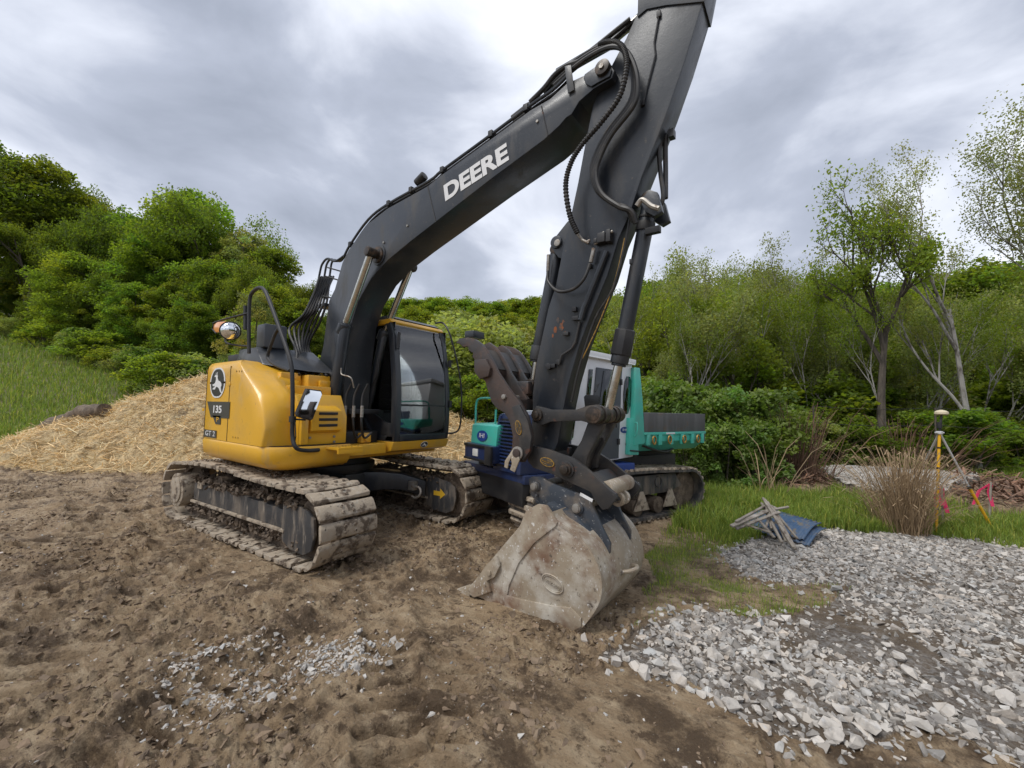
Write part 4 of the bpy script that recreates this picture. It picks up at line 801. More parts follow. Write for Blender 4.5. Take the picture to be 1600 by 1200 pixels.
    zz = np.interp(xx, rp[:, 0], rp[:, 1])+.028; clod_lump(np.stack([xx, yy, zz], 1)[np.where(fbm(xx*3, yy*4, 9) > .5)], .022, 7, 'packed_mud', fr)
# centre frame: a box with four arched legs
b = MB(); b.box((-.48, -.5, .34), (.52, .5, .62)); cfm = tout(b, 'centre_frame', M['char'], EX, bevel=0.03)
for sx in (-1, 1):
    for sy in (-1, 1):
        A0 = Vector((sx*.35, sy*.25, 0)); B0 = Vector((sx*.92, sy*.86, 0)); d = (B0-A0).normalized(); q = Vector((-d.y, d.x, 0)); rings = []
        for t, z0, z1, w_ in ((0, .36, .62, .20), (.3, .385, .615, .19), (.6, .375, .585, .17), (.85, .31, .52, .165), (1, .27, .48, .17)):
            c = A0.lerp(B0, t); rings.append([c+q*w_+Vector((0, 0, z0)), c+q*w_+Vector((0, 0, z1)), c-q*w_+Vector((0, 0, z1)), c-q*w_+Vector((0, 0, z0))])
        b = MB(); b.loft(rings); tout(b, 'frame_leg', M['char'], EX, bevel=0.012)
b = MB(); b.cyl((0, 0, .62), (0, 0, .84), .50, 48); b.cyl((0, 0, .66), (0, 0, .74), .56, 48); tout(b, 'swing_bearing', M['black'], EX, bevel=0.01)
# tow shackle and arrow on the far track
p = T.on_x(652, 765, 1.05)
b = MB(); b.tube([(1.05+.09*math.cos(a), .56+.02*math.sin(a), .36+.07*math.sin(a)) for a in [k*math.pi/9-2.2 for k in range(15)]], .018, 8); b.box((.93, .53, .38), (1.02, .62, .50)); tout(b, 'tow_shackle', M['bolt'], EX, bevel=.004)
M4 = TR @ axes((1.25, .995-.197, .33), (1, 0, 0), (0, 0, 1)); flat([(-.10, .03), (.02, .03), (.02, .07), (.11, 0), (.02, -.07), (.02, -.03), (-.10, -.03)], M4, .0015, 'travel_arrow', M['yarrow'], EX)
# ---- upper works: rounded tail and right side housing
def arc(a0, a1, r, n): return [(r*math.cos(math.radians(a0+(a1-a0)*k/n)), r*math.sin(math.radians(a0+(a1-a0)*k/n))) for k in range(n+1)]
Bz = [U.on_y(453, 693, -.98), U.on_y(453, 650, -.98), U.on_y(451, 620, -.98), U.on_y(436, 600, -.98), U.on_y(420, 580, -.98), U.on_y(408, 566, -.98), U.on_y(396, 556, -.98)]
Az = [U.on_y(407, 697, -1.24), U.on_y(414, 665, -1.24), U.on_y(407, 638, -1.24), U.on_y(393, 608, -1.24), U.on_y(381, 585, -1.24), U.on_y(374, 566, -1.24)]
def interp(tab, z): t = sorted((p.z, p.x) for p in tab); return float(np.interp(z, [a for a, _ in t], [b for _, b in t]))
def body_ring(z, ins=0.0, top=False):
    xa, xb = interp(Az, z)-ins, interp(Bz, z)-ins; R_ = 1.49-ins; yy = 1.24-ins
    a1 = 180+math.degrees(math.acos(math.sqrt(max(0, R_*R_-yy*yy))/R_)); pts = arc(180-(a1-180), 180, R_, 10)[:-1]+arc(180, a1, R_, 10)
    x0 = pts[-1][0]
    for k in range(1, 6): pts.append((x0+(xa-x0)*k/6, -yy))
    # rounded bulge from side to front
    cxx = [(xa, -yy)]; yb = -.98+ins*.3
    for k in range(1, 9):
        t = k/8; pa = Vector((xa, -yy)); pc = Vector((xb*0.55+xa*0.45+0.02, -yy+0.005)); pb = Vector((xb, yb)); q = pa*(1-t)**2+pc*2*t*(1-t)+pb*t*t; cxx.append((q.x, q.y))
    pts += cxx; pts += [(xb-.02, -.90), (min(.25, xb-.1), -.55), (min(.05, xb-.1), -.2), (-.7, -.2), (-.7, yy)]
    return [(p[0], p[1], z) for p in pts]
zs = [1.06, 1.25, 1.45, 1.6, 1.72, 1.82, 1.90]
rings = [body_ring(z) for z in zs]+[body_ring(1.955, .012), body_ring(1.99, .035), body_ring(2.005, .075)]
b = MB(); b.loft(rings); b.out('engine_housing', M['yellow'], EX, 0, ang=50)
def rim_ring(z, ins):
    R_ = 1.50-ins; yy = 1.25-ins; a1 = 180+math.degrees(math.acos(math.sqrt(max(0, R_*R_-yy*yy))/R_)); pts = arc(180-(a1-180), 180, R_, 10)[:-1]+arc(180, a1, R_, 12)
    x0 = pts[-1][0]; pts += [(x0+(.66-x0)*k/5, -yy) for k in range(1, 6)]
    for k in range(1, 9): t = k/8; q = Vector((.66, -yy))*(1-t)**2+Vector((.93-ins*.6, -yy+.03))*2*t*(1-t)+Vector((.98-ins, -.85))*t*t; pts.append((q.x, q.y))
    pts += [(.98-ins, -.36), (-.7, -.3), (-.7, yy)]; return [(p[0], p[1], z) for p in pts]
b = MB(); b.loft([rim_ring(.80, .16), rim_ring(.835, .07), rim_ring(.89, .015), rim_ring(1.03, 0), rim_ring(1.055, .012)]); b.out('counterweight_rim', M['yellow'], EX, 0, ang=50)
b = MB(); b.loft([rim_ring(1.050, .028), rim_ring(1.064, .028)]); b.out('rim_joint', M['seam'], EX)
b = MB()
for px, yt in ((321, 562), (357, 560)):
    x_ = U.on_y(px, 640, -1.24).x; b.box((x_-.006, -1.2425, 1.065), (x_+.006, -1.20, 1.93))
b.out('door_seam', M['seam'], EX)
# decals on the flat side
def side_m4(px, py, y=-1.2445): p = U.on_y(px, py, y); return axes(p, (1, 0, 0), (0, 0, 1))
def side_wh(px0, py0, px1, py1, y=-1.2445): a, b_ = U.on_y(px0, (py0+py1)/2, y), U.on_y(px1, (py0+py1)/2, y); c, d = U.on_y((px0+px1)/2, py0, y), U.on_y((px0+px1)/2, py1, y); return abs(b_.x-a.x), abs(c.z-d.z)
DEER = [(.30, .97), (.36, .85), (.42, .84), (.40, .95), (.46, .99), (.47, .84), (.52, .80), (.50, .72), (.58, .60), (.72, .56), (.86, .48), (.90, .38), (.84, .28), (.90, .14), (1.0, .0), (.82, .08), (.68, .24), (.55, .30), (.42, .32), (.32, .20), (.12, .20), (.10, .26), (.26, .30), (.30, .37), (.12, .34), (.06, .42), (.24, .46), (.34, .54), (.37, .66), (.35, .76), (.22, .77), (.22, .81), (.34, .86)]
def deer_badge(M4, w, h, parent=EX):
    o = flat(rrect(w, h, w*.42, 8), M4, .002, 'badge', M['decalw'], parent, label='white rimmed badge with a leaping deer')
    flat(rrect(w*.86, h*.90, w*.36, 8), M4 @ Matrix.Translation((0, 0, .0012)), .002, 'badge_field', M['decalk'], o)
    flat([((x_-.5)*w*.72, (z_-.5)*h*.74) for x_, z_ in DEER], M4 @ Matrix.Translation((0, 0, .0024)), .002, 'deer_emblem', M['decalw'], o); return o
w_, h_ = side_wh(328.5, 575, 352, 622); deer_badge(side_m4(340, 598), w_, h_)
o_ = flat(prof2 := [(-.36, .095), (.33, .095), (.33, -.095), (-.22, -.095)], side_m4(341, 640), .002, 'model_decal', M['decald'], EX)
text_part('135', M['decalw'], o_, side_m4(339, 640, -1.248), .12, sx=1.6, off=.003)
o_ = flat([(-.13, .05), (.12, .05), (.12, -.05), (-.03, -.05)], side_m4(338.5, 656), .002, 'model_decal', M['decald'], EX); text_part('P', M['yellow'], o_, side_m4(339.5, 656, -1.248), .085, sx=1.8)
o_ = flat([(-.2, .045), (.2, .045), (.2, -.045), (-.2, -.045)], side_m4(328, 677.5), .002, 'model_decal', M['decald'], EX); text_part('GT 2', M['decalw'], o_, side_m4(328, 677.5, -1.248), .085, sx=1.7)
# hood and exhaust on top
b = MB(); b.loft([[(-.72, -.98, 1.97), (.06, -.98, 1.97), (.42, -.60, 1.90), (.42, -.25, 1.90), (-.72, -.25, 1.97)], [(-.70, -.95, 2.2), (-.22, -.95, 2.2), (-.10, -.58, 2.2), (-.10, -.28, 2.2), (-.70, -.28, 2.2)]]); b.out('engine_hood', M['char'], EX, .02)
b = MB(); b.box((-.35, -.9, 2.2), (-.12, -.62, 2.5)); b.out('air_cleaner_cover', M['greyp'], EX, .03)
b = MB(); b.box((-1.2, -.9, 2.0), (-.8, -.5, 2.16)); b.out('rear_hood', M['black'], EX, .02)
b = MB(); b.cyl((-.9, -.1, 1.98), (-.9, -.1, 2.45), .05, 16); b.out('exhaust_pipe', M['black'], EX)
# stepped boxes and vent box at the right front
def box_px(name, x0, x1, y0, y1, z0, z1, m='yellow', bev=.012, parent=EX, slope=0):
    b = MB(); b.prism([(x0, z0), (x1, z0), (x1, z0+(z1-z0)*.55 if slope else z1), (x1-slope, z1), (x0, z1)] if slope else [(x0, z0), (x1, z0), (x1, z1), (x0, z1)], y0, y1); return b.out(name, M[m], parent, bev)
box_px('tank_box', .0, .88, -.93, -.36, 1.062, 1.62, slope=.14)
box_px('front_cover', .2, .925, -.92, -.84, 1.07, 1.60, slope=.16)
box_px('tank_top', -.1, .58, -.90, -.40, 1.62, 1.72)
box_px('valve_cover', .1, .45, -.62, -.34, 1.72, 1.86); box_px('valve_cover', .05, .32, -.88, -.64, 1.72, 1.88, bev=.02); box_px('filler_box', .3, .5, -.50, -.35, 1.72, 1.80)
b = MB(); b.prism([(.80, 1.15), (.95, 1.22), (.94, 1.44), (.80, 1.50)], -.82, -.46); vb = b.out('vent_box', M['yellow'], EX, .015)
b = MB()
for k in range(3): z_ = 1.26+k*.066; b.box((.90, -.74, z_), (.953, -.52, z_+.03))
b.out('vent_slot', M['decalk'], vb, .003)
b = MB()
for px, py in ((469, 690), (484, 684), (522, 690), (522, 682)): p = U.on_x(px, py, .885); b.cyl((p.x-.02, p.y, p.z), (p.x+.01, p.y, p.z), .014, 10)
b.out('cover_bolt', M['bolt'], EX)
# perforated step
b = MB(); q = [U.on_z(503, 694, 1.07), U.on_z(537, 692, 1.07), U.on_z(545, 707, 1.07), U.on_z(513, 712, 1.07)]
b = MB(); b.box((.95, -.66, 1.015), (1.22, -.36, 1.045)); b.box((1.19, -.66, .975), (1.22, -.36, 1.02)); st_ = b.out('step_plate', M['yellow'], EX, .004)
b = MB()
for i in range(4):
    for j in range(4): b.cyl((.99+i*.06, -.62+j*.075, 1.04), (.99+i*.06, -.62+j*.075, 1.0465), .014, 10)
b.out('step_hole', M['decalk'], st_)
# hoop rail, mirror, round mirror with lamp
def yl(pts, y): return [U.on_y(a, b_, y) for a, b_ in pts]
hp = yl([(389, 552), (389, 500), (390, 472), (393, 459), (403, 450), (412, 452), (420, 468), (440, 522), (454, 565), (457, 600), (457, 650), (457, 682)], -1.05)
e0 = U.on_x(463, 700, 1.06); e1 = U.on_x(480, 704, 1.02); e2 = U.on_x(498, 703, .98)
b = MB(); b.tube(hp+[e0, e1, e2], .021, 10, smooth=5); rail = b.out('hoop_rail', M['black'], EX)
b = MB(); b.tube(yl([(436, 512), (429, 524), (419, 552), (420, 562), (432, 571), (453, 579)], -1.05), .018, 10, smooth=5); b.out('grab_bar', M['black'], rail)
b = MB(); b.tube([U.on_y(457, 655, -1.05), U.on_x(478, 656, 1.05)], .010, 8); b.tube([U.on_y(457, 655, -1.05)+Vector((0, 0, .03)), U.on_y(457, 655, -1.05)-Vector((0, 0, .03))], .034, 12); b.tube([U.on_y(461, 657, -1.04), U.on_y(462, 682, -1.03), U.on_y(460, 694, -1.0)], .006, 6); b.out('mirror_bracket', M['black'], rail)
cs = [U.on_x(a, b_, 1.10-(657-b_)/50*.055) for a, b_ in ((480, 607), (502, 610), (504, 615), (489, 655), (486, 657), (465, 651), (464, 645))]
b = MB(); b.loft([[c+Vector((-.05, 0, 0)) for c in cs], cs]); mb_ = b.out('side_mirror', M['black'], EX, .008)
cc = sum(cs, Vector())/len(cs); b = MB(); b.loft([[cc+(c-cc)*.92+Vector((0, 0, 0)) for c in cs], [cc+(c-cc)*.92+Vector((.006, 0, 0)) for c in cs]])
ms_ = b.out('mirror_face', M['mirror'], mb_)
yM = -1.18
p = U.on_y(360, 517, yM); dirc = (CAM-p).normalized(); b = MB()
rings = []
for k in range(7): t = k/6; a = t*math.pi/2*.8; rings.append((math.cos(a), math.sin(a)))
qx = dirc.orthogonal().normalized(); qy = dirc.cross(qx)
b.loft([[p+(qx*math.cos(2*math.pi*j/28)+qy*math.sin(2*math.pi*j/28))*.105*c_+dirc*.07*s_ for j in range(28)] for c_, s_ in rings]); b.out('round_mirror', M['mirror'], EX, ang=60)
b = MB(); b.loft([[p+(qx*math.cos(2*math.pi*j/28)+qy*math.sin(2*math.pi*j/28))*.115-dirc*d_ for j in range(28)] for d_ in (.03, -.008)]); b.out('round_mirror_shell', M['black'], EX, .004)
cs = [U.on_y(a, b_, yM-.03) for a, b_ in ((334, 507), (340, 503), (351, 502), (353, 510), (350, 517), (337, 519), (333, 514))]
b = MB(); b.loft([cs, [c+Vector((-.02, .07, 0)) for c in cs]]); b.out('marker_lamp', M['orange'], EX, .006)
b = MB(); b.tube([U.on_y(333, 505, yM), U.on_y(350, 499, yM), U.on_y(389, 489, -1.05)], .012, 8); b.tube([U.on_y(352, 527, yM), U.on_y(354, 536, yM), U.on_y(375, 540, -1.1), U.on_y(389, 541, -1.05)], .011, 8, smooth=3)
b.tube([U.on_y(334, 505, yM), U.on_y(332, 514, yM), U.on_y(338, 521, yM)], .010, 6); b.tube([U.on_y(383, 478, -1.06), U.on_y(383, 515, -1.06)], .022, 6); b.out('lamp_arm', M['black'], EX)
# revolving frame below the cab, cab deck
b = MB(); b.box((-.69, -.28, .845), (.72, 1.22, 1.02)); b.out('revolving_frame', M['yellow'], EX, .012)
b = MB(); b.box((.70, -.35, .90), (.90, .20, 1.03)); b.out('front_crossbar', M['yellow'], EX, .012)
sill = [U.on_x(614, 711, .98), U.on_x(694, 700, .98)]
b = MB(); b.prism([(-.55, .90), (.86, .90), (.95, .93), (1.0, 1.045), (-.55, 1.045)], .235, 1.235); b.out('cab_sill', M['yellow'], EX, .015)
deer_badge(axes((1.003-.020, .77, .985), (0, 1, 0), (.38, 0, 1)), .13, .085)
p = U.on_y(594, 692, .232)
flat([(-.07, .03), (.0, .03), (.0, -.03), (-.07, -.03)], axes((p.x, .2315, .99), (1, 0, 0), (0, 0, 1)), .001, 'warning_label', M['decalw'], EX); flat([(.02, .035), (.10, .035), (.10, -.035), (.02, -.035)], axes((p.x, .2315, .99), (1, 0, 0), (0, 0, 1)), .001, 'warning_label', M['decalk'], EX)
# ---- cab
CY0, CY1 = .25, 1.22
def on_front(z): return float(np.interp(z, [1.04, 1.3, 1.7, 2.1, 2.45, 2.62], [.985, 1.01, 1.0, .955, .89, .82]))
b = MB(); b.box((-.52, CY0, 1.045), (.96, CY1, 1.12)); cab = b.out('cab_floor', M['char'], EX, .01)
def strip_loft(name, zs_, f, m='char', parent=EX, bev=.008): b = MB(); b.loft([f(z) for z in zs_]); return b.out(name, M[m], parent, bev, ang=50)
zz_ = [1.05, 1.2, 1.4, 1.7, 2.0, 2.25, 2.45, 2.62]
for ya, yb in ((CY0, CY0+.085), (CY1-.075, CY1)):
    strip_loft('cab_pillar', zz_, lambda z: [(on_front(z), ya, z), (on_front(z), yb, z), (on_front(z)-.10-(.10 if z < 1.2 else 0), yb, z), (on_front(z)-.10-(.10 if z < 1.2 else 0), ya, z)])
for ya in (CY0, CY1-.05): b = MB(); b.box((-.52, ya, 1.1), (-.40, ya+.05, 2.66)); b.out('cab_pillar', M['char'], EX, .01)
for ya in (CY0, CY1-.045): b = MB(); b.box((.16, ya+.002, 1.1), (.22, ya+.043, 2.66)); b.out('cab_pillar', M['char'], EX, .01)
b = MB(); b.prism([(-.52, 1.1), (.98, 1.1), (.99, 1.26), (.75, 1.30), (.5, 1.42), (.2, 1.46), (-.52, 1.48)], CY0+.004, CY0+.04); b.out('cab_side_panel', M['char'], EX, .008)
b = MB(); b.prism([(-.52, 1.1), (.98, 1.1), (.99, 1.16), (-.52, 1.18)], CY1-.04, CY1-.004); b.out('cab_side_panel', M['char'], EX, .008)
b = MB(); b.prism([(.97, 1.05), (1.0, 1.05), (1.008, 1.13), (.975, 1.13)], CY0+.08, CY1-.07); b.out('windshield_frame', M['char'], EX, .006)
# roof
b = MB(); b.prism([(-.54, 2.60), (.79, 2.60), (.84, 2.63), (.80, 2.675), (-.5, 2.70)], CY0-.005, CY1+.005); b.out('roof_edge', M['yellow'], EX, .025)
b = MB(); b.prism([(-.50, 2.68), (.72, 2.665), (.80, 2.69), (.70, 2.735), (-.45, 2.765)], CY0+.05, CY1-.05); b.out('roof_cap', M['greyp'], EX, .02)
# glass
def curved_glass(name, z0, z1, ya, yb, dx, n=8):
    V_ = []; F_ = []
    for k in range(n+1): z = z0+(z1-z0)*k/n; V_ += [(on_front(z)-dx, ya, z), (on_front(z)-dx, yb, z), (on_front(z)-dx-.006, ya, z), (on_front(z)-dx-.006, yb, z)]
    for k in range(n): i = 4*k; F_ += [(i, i+1, i+5, i+4), (i+2, i+6, i+7, i+3)]
    return link(name, np_mesh(name, V_, F_, M['glass'], None, True), None, EX)
curved_glass('windshield', 1.53, 2.61, CY0+.08, CY1-.07, .012); curved_glass('lower_windshield', 1.13, 1.51, CY0+.08, CY1-.07, .012)
b = MB(); b.box((on_front(1.52)-.02, CY0+.08, 1.508), (on_front(1.52)-.004, CY1-.07, 1.532)); b.out('windshield_joint', M['black'], EX)
b = MB(); b.box((.22, CY0+.018, 1.45), (.90, CY0+.024, 2.62)); b.box((-.40, CY0+.018, 1.45), (.16, CY0+.024, 2.62)); b.out('side_window', M['glass'], EX)
b = MB(); b.box((.22, CY1-.024, 1.18), (.90, CY1-.018, 2.62)); b.box((-.40, CY1-.024, 1.18), (.16, CY1-.018, 2.62)); b.out('side_window', M['glass'], EX)
b = MB(); b.box((-.50, CY0+.05, 1.6), (-.494, CY1-.05, 2.6)); b.out('rear_window', M['glass'], EX)
b = MB(); b.box((-.52, CY0+.05, 1.1), (-.48, CY1-.05, 1.6)); b.out('cab_rear_panel', M['char'], EX)
# interior
b = MB(); b.box((-.15, .52, 1.42), (.35, 1.0, 1.55)); b.prism([(-.22, 1.5), (-.08, 1.5), (-.18, 2.15), (-.30, 2.15)], .54, .98); b.prism([(-.28, 2.15), (-.2, 2.15), (-.24, 2.36), (-.32, 2.36)], .64, .88); b.box((-.1, .58, 1.12), (.3, .94, 1.42)); b.out('operator_seat', M['seat'], EX, .03)
b = MB(); b.box((-.1, .40, 1.12), (.42, .50, 1.62)); b.box((-.1, 1.02, 1.12), (.42, 1.1, 1.62)); b.tube([(.38, .45, 1.6), (.42, .45, 1.82)], .02, 8); b.tube([(.38, 1.06, 1.6), (.42, 1.06, 1.82)], .02, 8); b.box((.62, .32, 1.5), (.68, .50, 1.72)); b.tube([(.70, .66, 1.1), (.62, .66, 1.42)], .014, 8); b.tube([(.70, .80, 1.1), (.62, .80, 1.42)], .014, 8); b.box((.6, .6, 1.12), (.8, .9, 1.15)); b.out('control_console', M['black'], EX, .01)
b = MB(); b.tube([(.72, CY1-.05, 2.2), (.80, CY1-.2, 2.2)], .006, 6); o_ = b.out('mirror_arm', M['black'], EX)
cs = [(.84, CY1-.30, 2.28), (.84, CY1-.15, 2.24), (.85, CY1-.12, 2.08), (.85, CY1-.26, 2.05)]
b = MB(); b.loft([cs, [(x_+.02, y_, z_) for x_, y_, z_ in cs]]); b.out('inner_mirror', M['black'], EX, .01)
# left guard bar
b = MB(); b.tube([U.on_x(a, b_, x_) for a, b_, x_ in ((680, 505, .8), (692, 505, .85), (702, 520, 1.0), (713, 560, 1.08), (720, 600, 1.1), (721, 640, 1.1), (718, 668, 1.08), (710, 676, 1.04), (699, 677, 1.0))], .013, 8, smooth=4); b.out('guard_bar', M['black'], EX)
b = MB(); b.tube([U.on_x(624, 520, .93), U.on_x(622, 545, .96)], .02, 8); b.box((1.0, CY1-.03, 1.5), (1.03, CY1+.02, 1.6)); b.box((.97, CY1-.03, 2.1), (1.0, CY1+.02, 2.2)); b.out('hinge', M['black'], EX)

# ---- boom
BY = .19
bt_ = [(520, 640), (500, 610), (492, 595), (505, 540), (514, 470), (523, 452), (535, 410), (545, 390), (573, 351), (605, 326), (668, 291), (689, 274), (755, 226), (829, 172), (860, 154), (886, 130), (912, 118), (938, 100), (952, 100), (960, 110), (956, 122), (928, 138), (905, 158), (893, 178), (884, 184), (874, 196), (850, 218), (765, 281), (680, 347), (640, 378), (605, 407), (580, 435), (560, 470), (549, 505), (543, 550), (538, 600), (535, 640)]
bp = prof_px(bt_, -BY)
b = MB(); b.prism(bp, -BY, BY); boom = b.out('boom', M['char'], EX, .008, ang=25)
b = MB()     # welded side ribs and lug doublers
for px0, py0, px1, py1 in ((668, 291, 681, 347), (846, 166, 856, 212)):
    a, c = U.on_y(px0, py0, -BY-.002), U.on_y(px1, py1, -BY-.002); b.tube([a, c], .006, 6)
b.out('weld_seam', M['worn'], boom)
for s in (-1, 1):
    pr_ = prof_px([(915, 118), (938, 102), (950, 102), (957, 111), (954, 121), (935, 131), (925, 137), (917, 133), (913, 125)], -BY); b = MB(); b.prism(pr_, s*BY, s*(BY+.018)); b.out('lug_plate', M['char'], boom, .004)
pt = U.on_y(944, 110, -BY)
b = MB(); b.cyl((pt.x, -BY-.05, pt.z), (pt.x, BY+.05, pt.z), .062, 28); b.out('boom_tip_pin', M['pin'], EX, .006)
b = MB(); b.cyl((pt.x, -BY-.062, pt.z), (pt.x, -BY-.05, pt.z), .022, 6); b.out('pin_bolt', M['bolt'], EX)
# boom swing bracket on the deck
for y_ in (-.30, .21):
    b = MB(); b.prism([(-.45, 1.0), (.55, 1.0), (.55, 1.15), (.35, 1.35), (.18, 1.62), (0, 1.68), (-.15, 1.60), (-.4, 1.25)], y_, y_+.05); b.out('boom_bracket', M['char'], EX, .01)
fp = U.on_y(515, 625, -BY); b = MB(); b.cyl((.03, -.34, 1.52), (.03, .30, 1.52), .06, 24); b.out('boom_foot_pin', M['pin'], EX, .005)
# light and clamp bits on the boom
def hexbolt(px, py, y): p = U.on_y(px, py, y); b = MB(); b.cyl((p.x, y+.01, p.z), (p.x, y-.012, p.z), .014, 6); return b.out('boom_bolt', M['bolt'], boom)
hexbolt(637, 353, -BY); hexbolt(600, 379, -BY); hexbolt(840, 190, -BY)
text_M = axes(U.on_y(741, 271, -BY-.004), U.on_y(790, 238, -BY)-U.on_y(693, 303, -BY), Vector((-.1, 0, 1)))
dl = (U.on_y(791, 241, -BY)-U.on_y(692, 300, -BY)).length
fnt = text_part('DEERE', M['decalw'], boom, Matrix.Identity(4), .3, off=.012)
xs = [v.co.x for v in fnt.data.vertices]; ysv = [v.co.y for v in fnt.data.vertices]
sc_x = dl/(max(xs)-min(xs)); hgt = .185/(max(ysv)-min(ysv)); cxm = (max(xs)+min(xs))/2; cym = (max(ysv)+min(ysv))/2
fnt.data.transform(text_M @ Matrix.Diagonal((sc_x, hgt, 1, 1)) @ Matrix.Translation((-cxm, -cym, 0)))
# ---- boom cylinders
def cylinder(name, a, gland, b_, rb, rr, y, lug=.075, gl=.10):
    a, gland, b_ = Vector(a), Vector(gland), Vector(b_); d = (b_-gland).normalized(); bar = MB()
    bar.tube([a, gland-d*0.02], rb, 28); o = bar.out(name, M['char'], EX, .004)
    g = MB(); g.tube([gland-d*gl*1.5, gland-d*gl*.2], rb*1.16, 28); g.tube([gland-d*gl*.2, gland], rb*.95, 28); g.out('cylinder_gland', M['char'], o, .006)
    r_ = MB(); r_.tube([gland, b_], rr, 24); r_.out('chrome_rod', M['chrome'], o)
    e = MB(); e.cyl((b_.x, y-.055, b_.z), (b_.x, y+.055, b_.z), lug, 26); e.cyl((a.x, y-.06, a.z), (a.x, y+.06, a.z), lug*1.05, 26); e.out('cylinder_eye', M['pin'], o, .006)
    return o
ypc = -.30; P1 = U.on_y(573, 392, -.36); P1 = Vector((P1.x, 0, P1.z))
gl1 = U.on_y(541, 504, ypc); bt1 = U.on_y(512, 690, ypc)
cylinder('boom_cylinder', (bt1.x, ypc, bt1.z), (gl1.x, ypc, gl1.z), (P1.x, ypc, P1.z), .073, .043, ypc, .06)
gl2 = U.on_y(603, 516, .30); bt2 = U.on_y(571, 668, .30); 
cylinder('boom_cylinder', (bt2.x, .30, bt2.z), (gl2.x, .30, gl2.z), (P1.x, .30, P1.z), .073, .043, .30, .06)
b = MB(); b.cyl((P1.x, -.37, P1.z), (P1.x, .37, P1.z), .052, 26); b.cyl((P1.x, -.225, P1.z), (P1.x, -.19, P1.z), .10, 30); b.out('cylinder_pin', M['pin'], EX, .006)
b = MB(); b.cyl((P1.x, -.203, P1.z), (P1.x, -.19, P1.z), .125, 32); b.out('pin_boss', M['char'], boom, .004)
# ---- arm
AY = .115
al = [(1112, -60), (1098, 4), (1072, 90), (1046, 165), (1027, 215), (1003, 275), (985, 330), (966, 374), (949, 430), (922, 495), (905, 540), (888, 600), (880, 640), (872, 690), (866, 706), (838, 706), (828, 690), (832, 650), (832, 615), (838, 567), (857, 480), (868, 447), (879, 391), (892, 343), (892, 336), (903, 285), (912, 236), (926, 165), (946, 120), (978, 60), (1000, 10), (1010, -60)]
ap = prof_px(al, -AY); b = MB(); b.prism(ap, -AY, AY); arm = b.out('arm', M['char'], EX, .010, ang=25)
b = MB(); b.prism(prof_px([(885, 348), (894, 338), (890, 372), (880, 405), (872, 402), (862, 388), (863, 376)], -.10), -.10, .10); b.cyl((*[U.on_y(870, 379, -.1).x], -.12, U.on_y(870, 379, -.1).z), (U.on_y(870, 379, -.1).x, .12, U.on_y(870, 379, -.1).z), .055, 24); b.out('thumb_lug', M['char'], arm, .006)
p_ = U.on_y(870, 379, -.13); b = MB(); b.cyl((p_.x, -.13, p_.z), (p_.x, .13, p_.z), .03, 18); b.out('lug_pin', M['bolt'], arm, .004)
b = MB(); b.prism(prof_px([(998, -60), (1112, -60), (1100, 2), (1040, 8), (1010, 14), (996, 26)], -AY-.012), -AY-.012, AY+.012); b.out('arm_doubler', M['char'], arm, .004)
b = MB(); b.prism(prof_px([(1000, 315), (1014, 296), (1027, 300), (1035, 330), (1022, 338), (1008, 330)], -.12), -.12, -.07); b.prism(prof_px([(1000, 315), (1014, 296), (1027, 300), (1035, 330), (1022, 338), (1008, 330)], -.12), .07, .12); b.out('cylinder_lug', M['char'], arm, .005)
# front cylinder for the bucket
ct = U.on_y(1015, 313, -.02); cg = U.on_y(966, 572, 0); ce = U.on_y(948, 650, 0)
cylinder('bucket_cylinder', (ct.x, 0, ct.z), (cg.x, 0, cg.z), (ce.x, 0, ce.z), .062, .036, 0, .06)
d_ = (Vector((cg.x, 0, cg.z))-Vector((ct.x, 0, ct.z))).normalized(); g0_ = Vector((cg.x, 0, cg.z))
b = MB(); b.tube([g0_-d_*.30, g0_-d_*.29, g0_-d_*.09, g0_-d_*.08], .084, 10, rad=lambda i, n: (.066, .082, .084, .07)[i]); b.tube([g0_-d_*.08, g0_], .055, 10); b.out('rod_guard', M['black'], EX, .004)
b = MB(); t0_ = Vector((ct.x, 0, ct.z)); b.tube([t0_+d_*.17, t0_+d_*.24], .072, 24); b.box((t0_.x-.01, -.10, t0_.z-.30), (t0_.x+.10, -.05, t0_.z-.25)); b.tube([t0_+d_*.12, t0_+d_*.14], .068, 20); b.out('cylinder_clamp', M['black'], EX, .004)
# thumb cylinder on the back of the arm
tt = U.on_y(871, 392, 0); tb = U.on_y(832, 600, 0); 
cylinder('thumb_cylinder', (tt.x, 0, tt.z), (U.on_y(838, 566, 0).x, 0, U.on_y(838, 566, 0).z), (tb.x, 0, tb.z), .060, .032, 0, .045)
# side bits on the arm: valve block, pipes
def bar(name, pts, y, r, m, parent=arm, smooth=0, seg=8): b = MB(); b.tube([U.on_y(a, c, y) for a, c in pts], r, seg, smooth=smooth); return b.out(name, M[m], parent)
bar('arm_pipe', [(948, 392), (932, 432), (912, 482), (907, 500)], -AY-.035, .022, 'char'); bar('arm_pipe', [(906, 502), (899, 535), (893, 545), (878, 555), (873, 570)], -AY-.02, .011, 'worn')
b = MB()
for px, py, w_, h_ in ((944, 375, .034, .04), (955, 372, .02, .05), (935, 380, .016, .02)): p = U.on_y(px, py, -AY); b.box((p.x-w_, -AY-.07, p.z-h_), (p.x+w_, -AY, p.z+h_))
b.out('valve_block', M['black'], arm, .008)
b = MB()
for px, py in ((939, 366), (952, 364), (917, 378), (929, 381)): p = U.on_y(px, py, -AY-.05); b.cyl((p.x, p.y, p.z), (p.x+.03, p.y, p.z+.008), .012, 8)
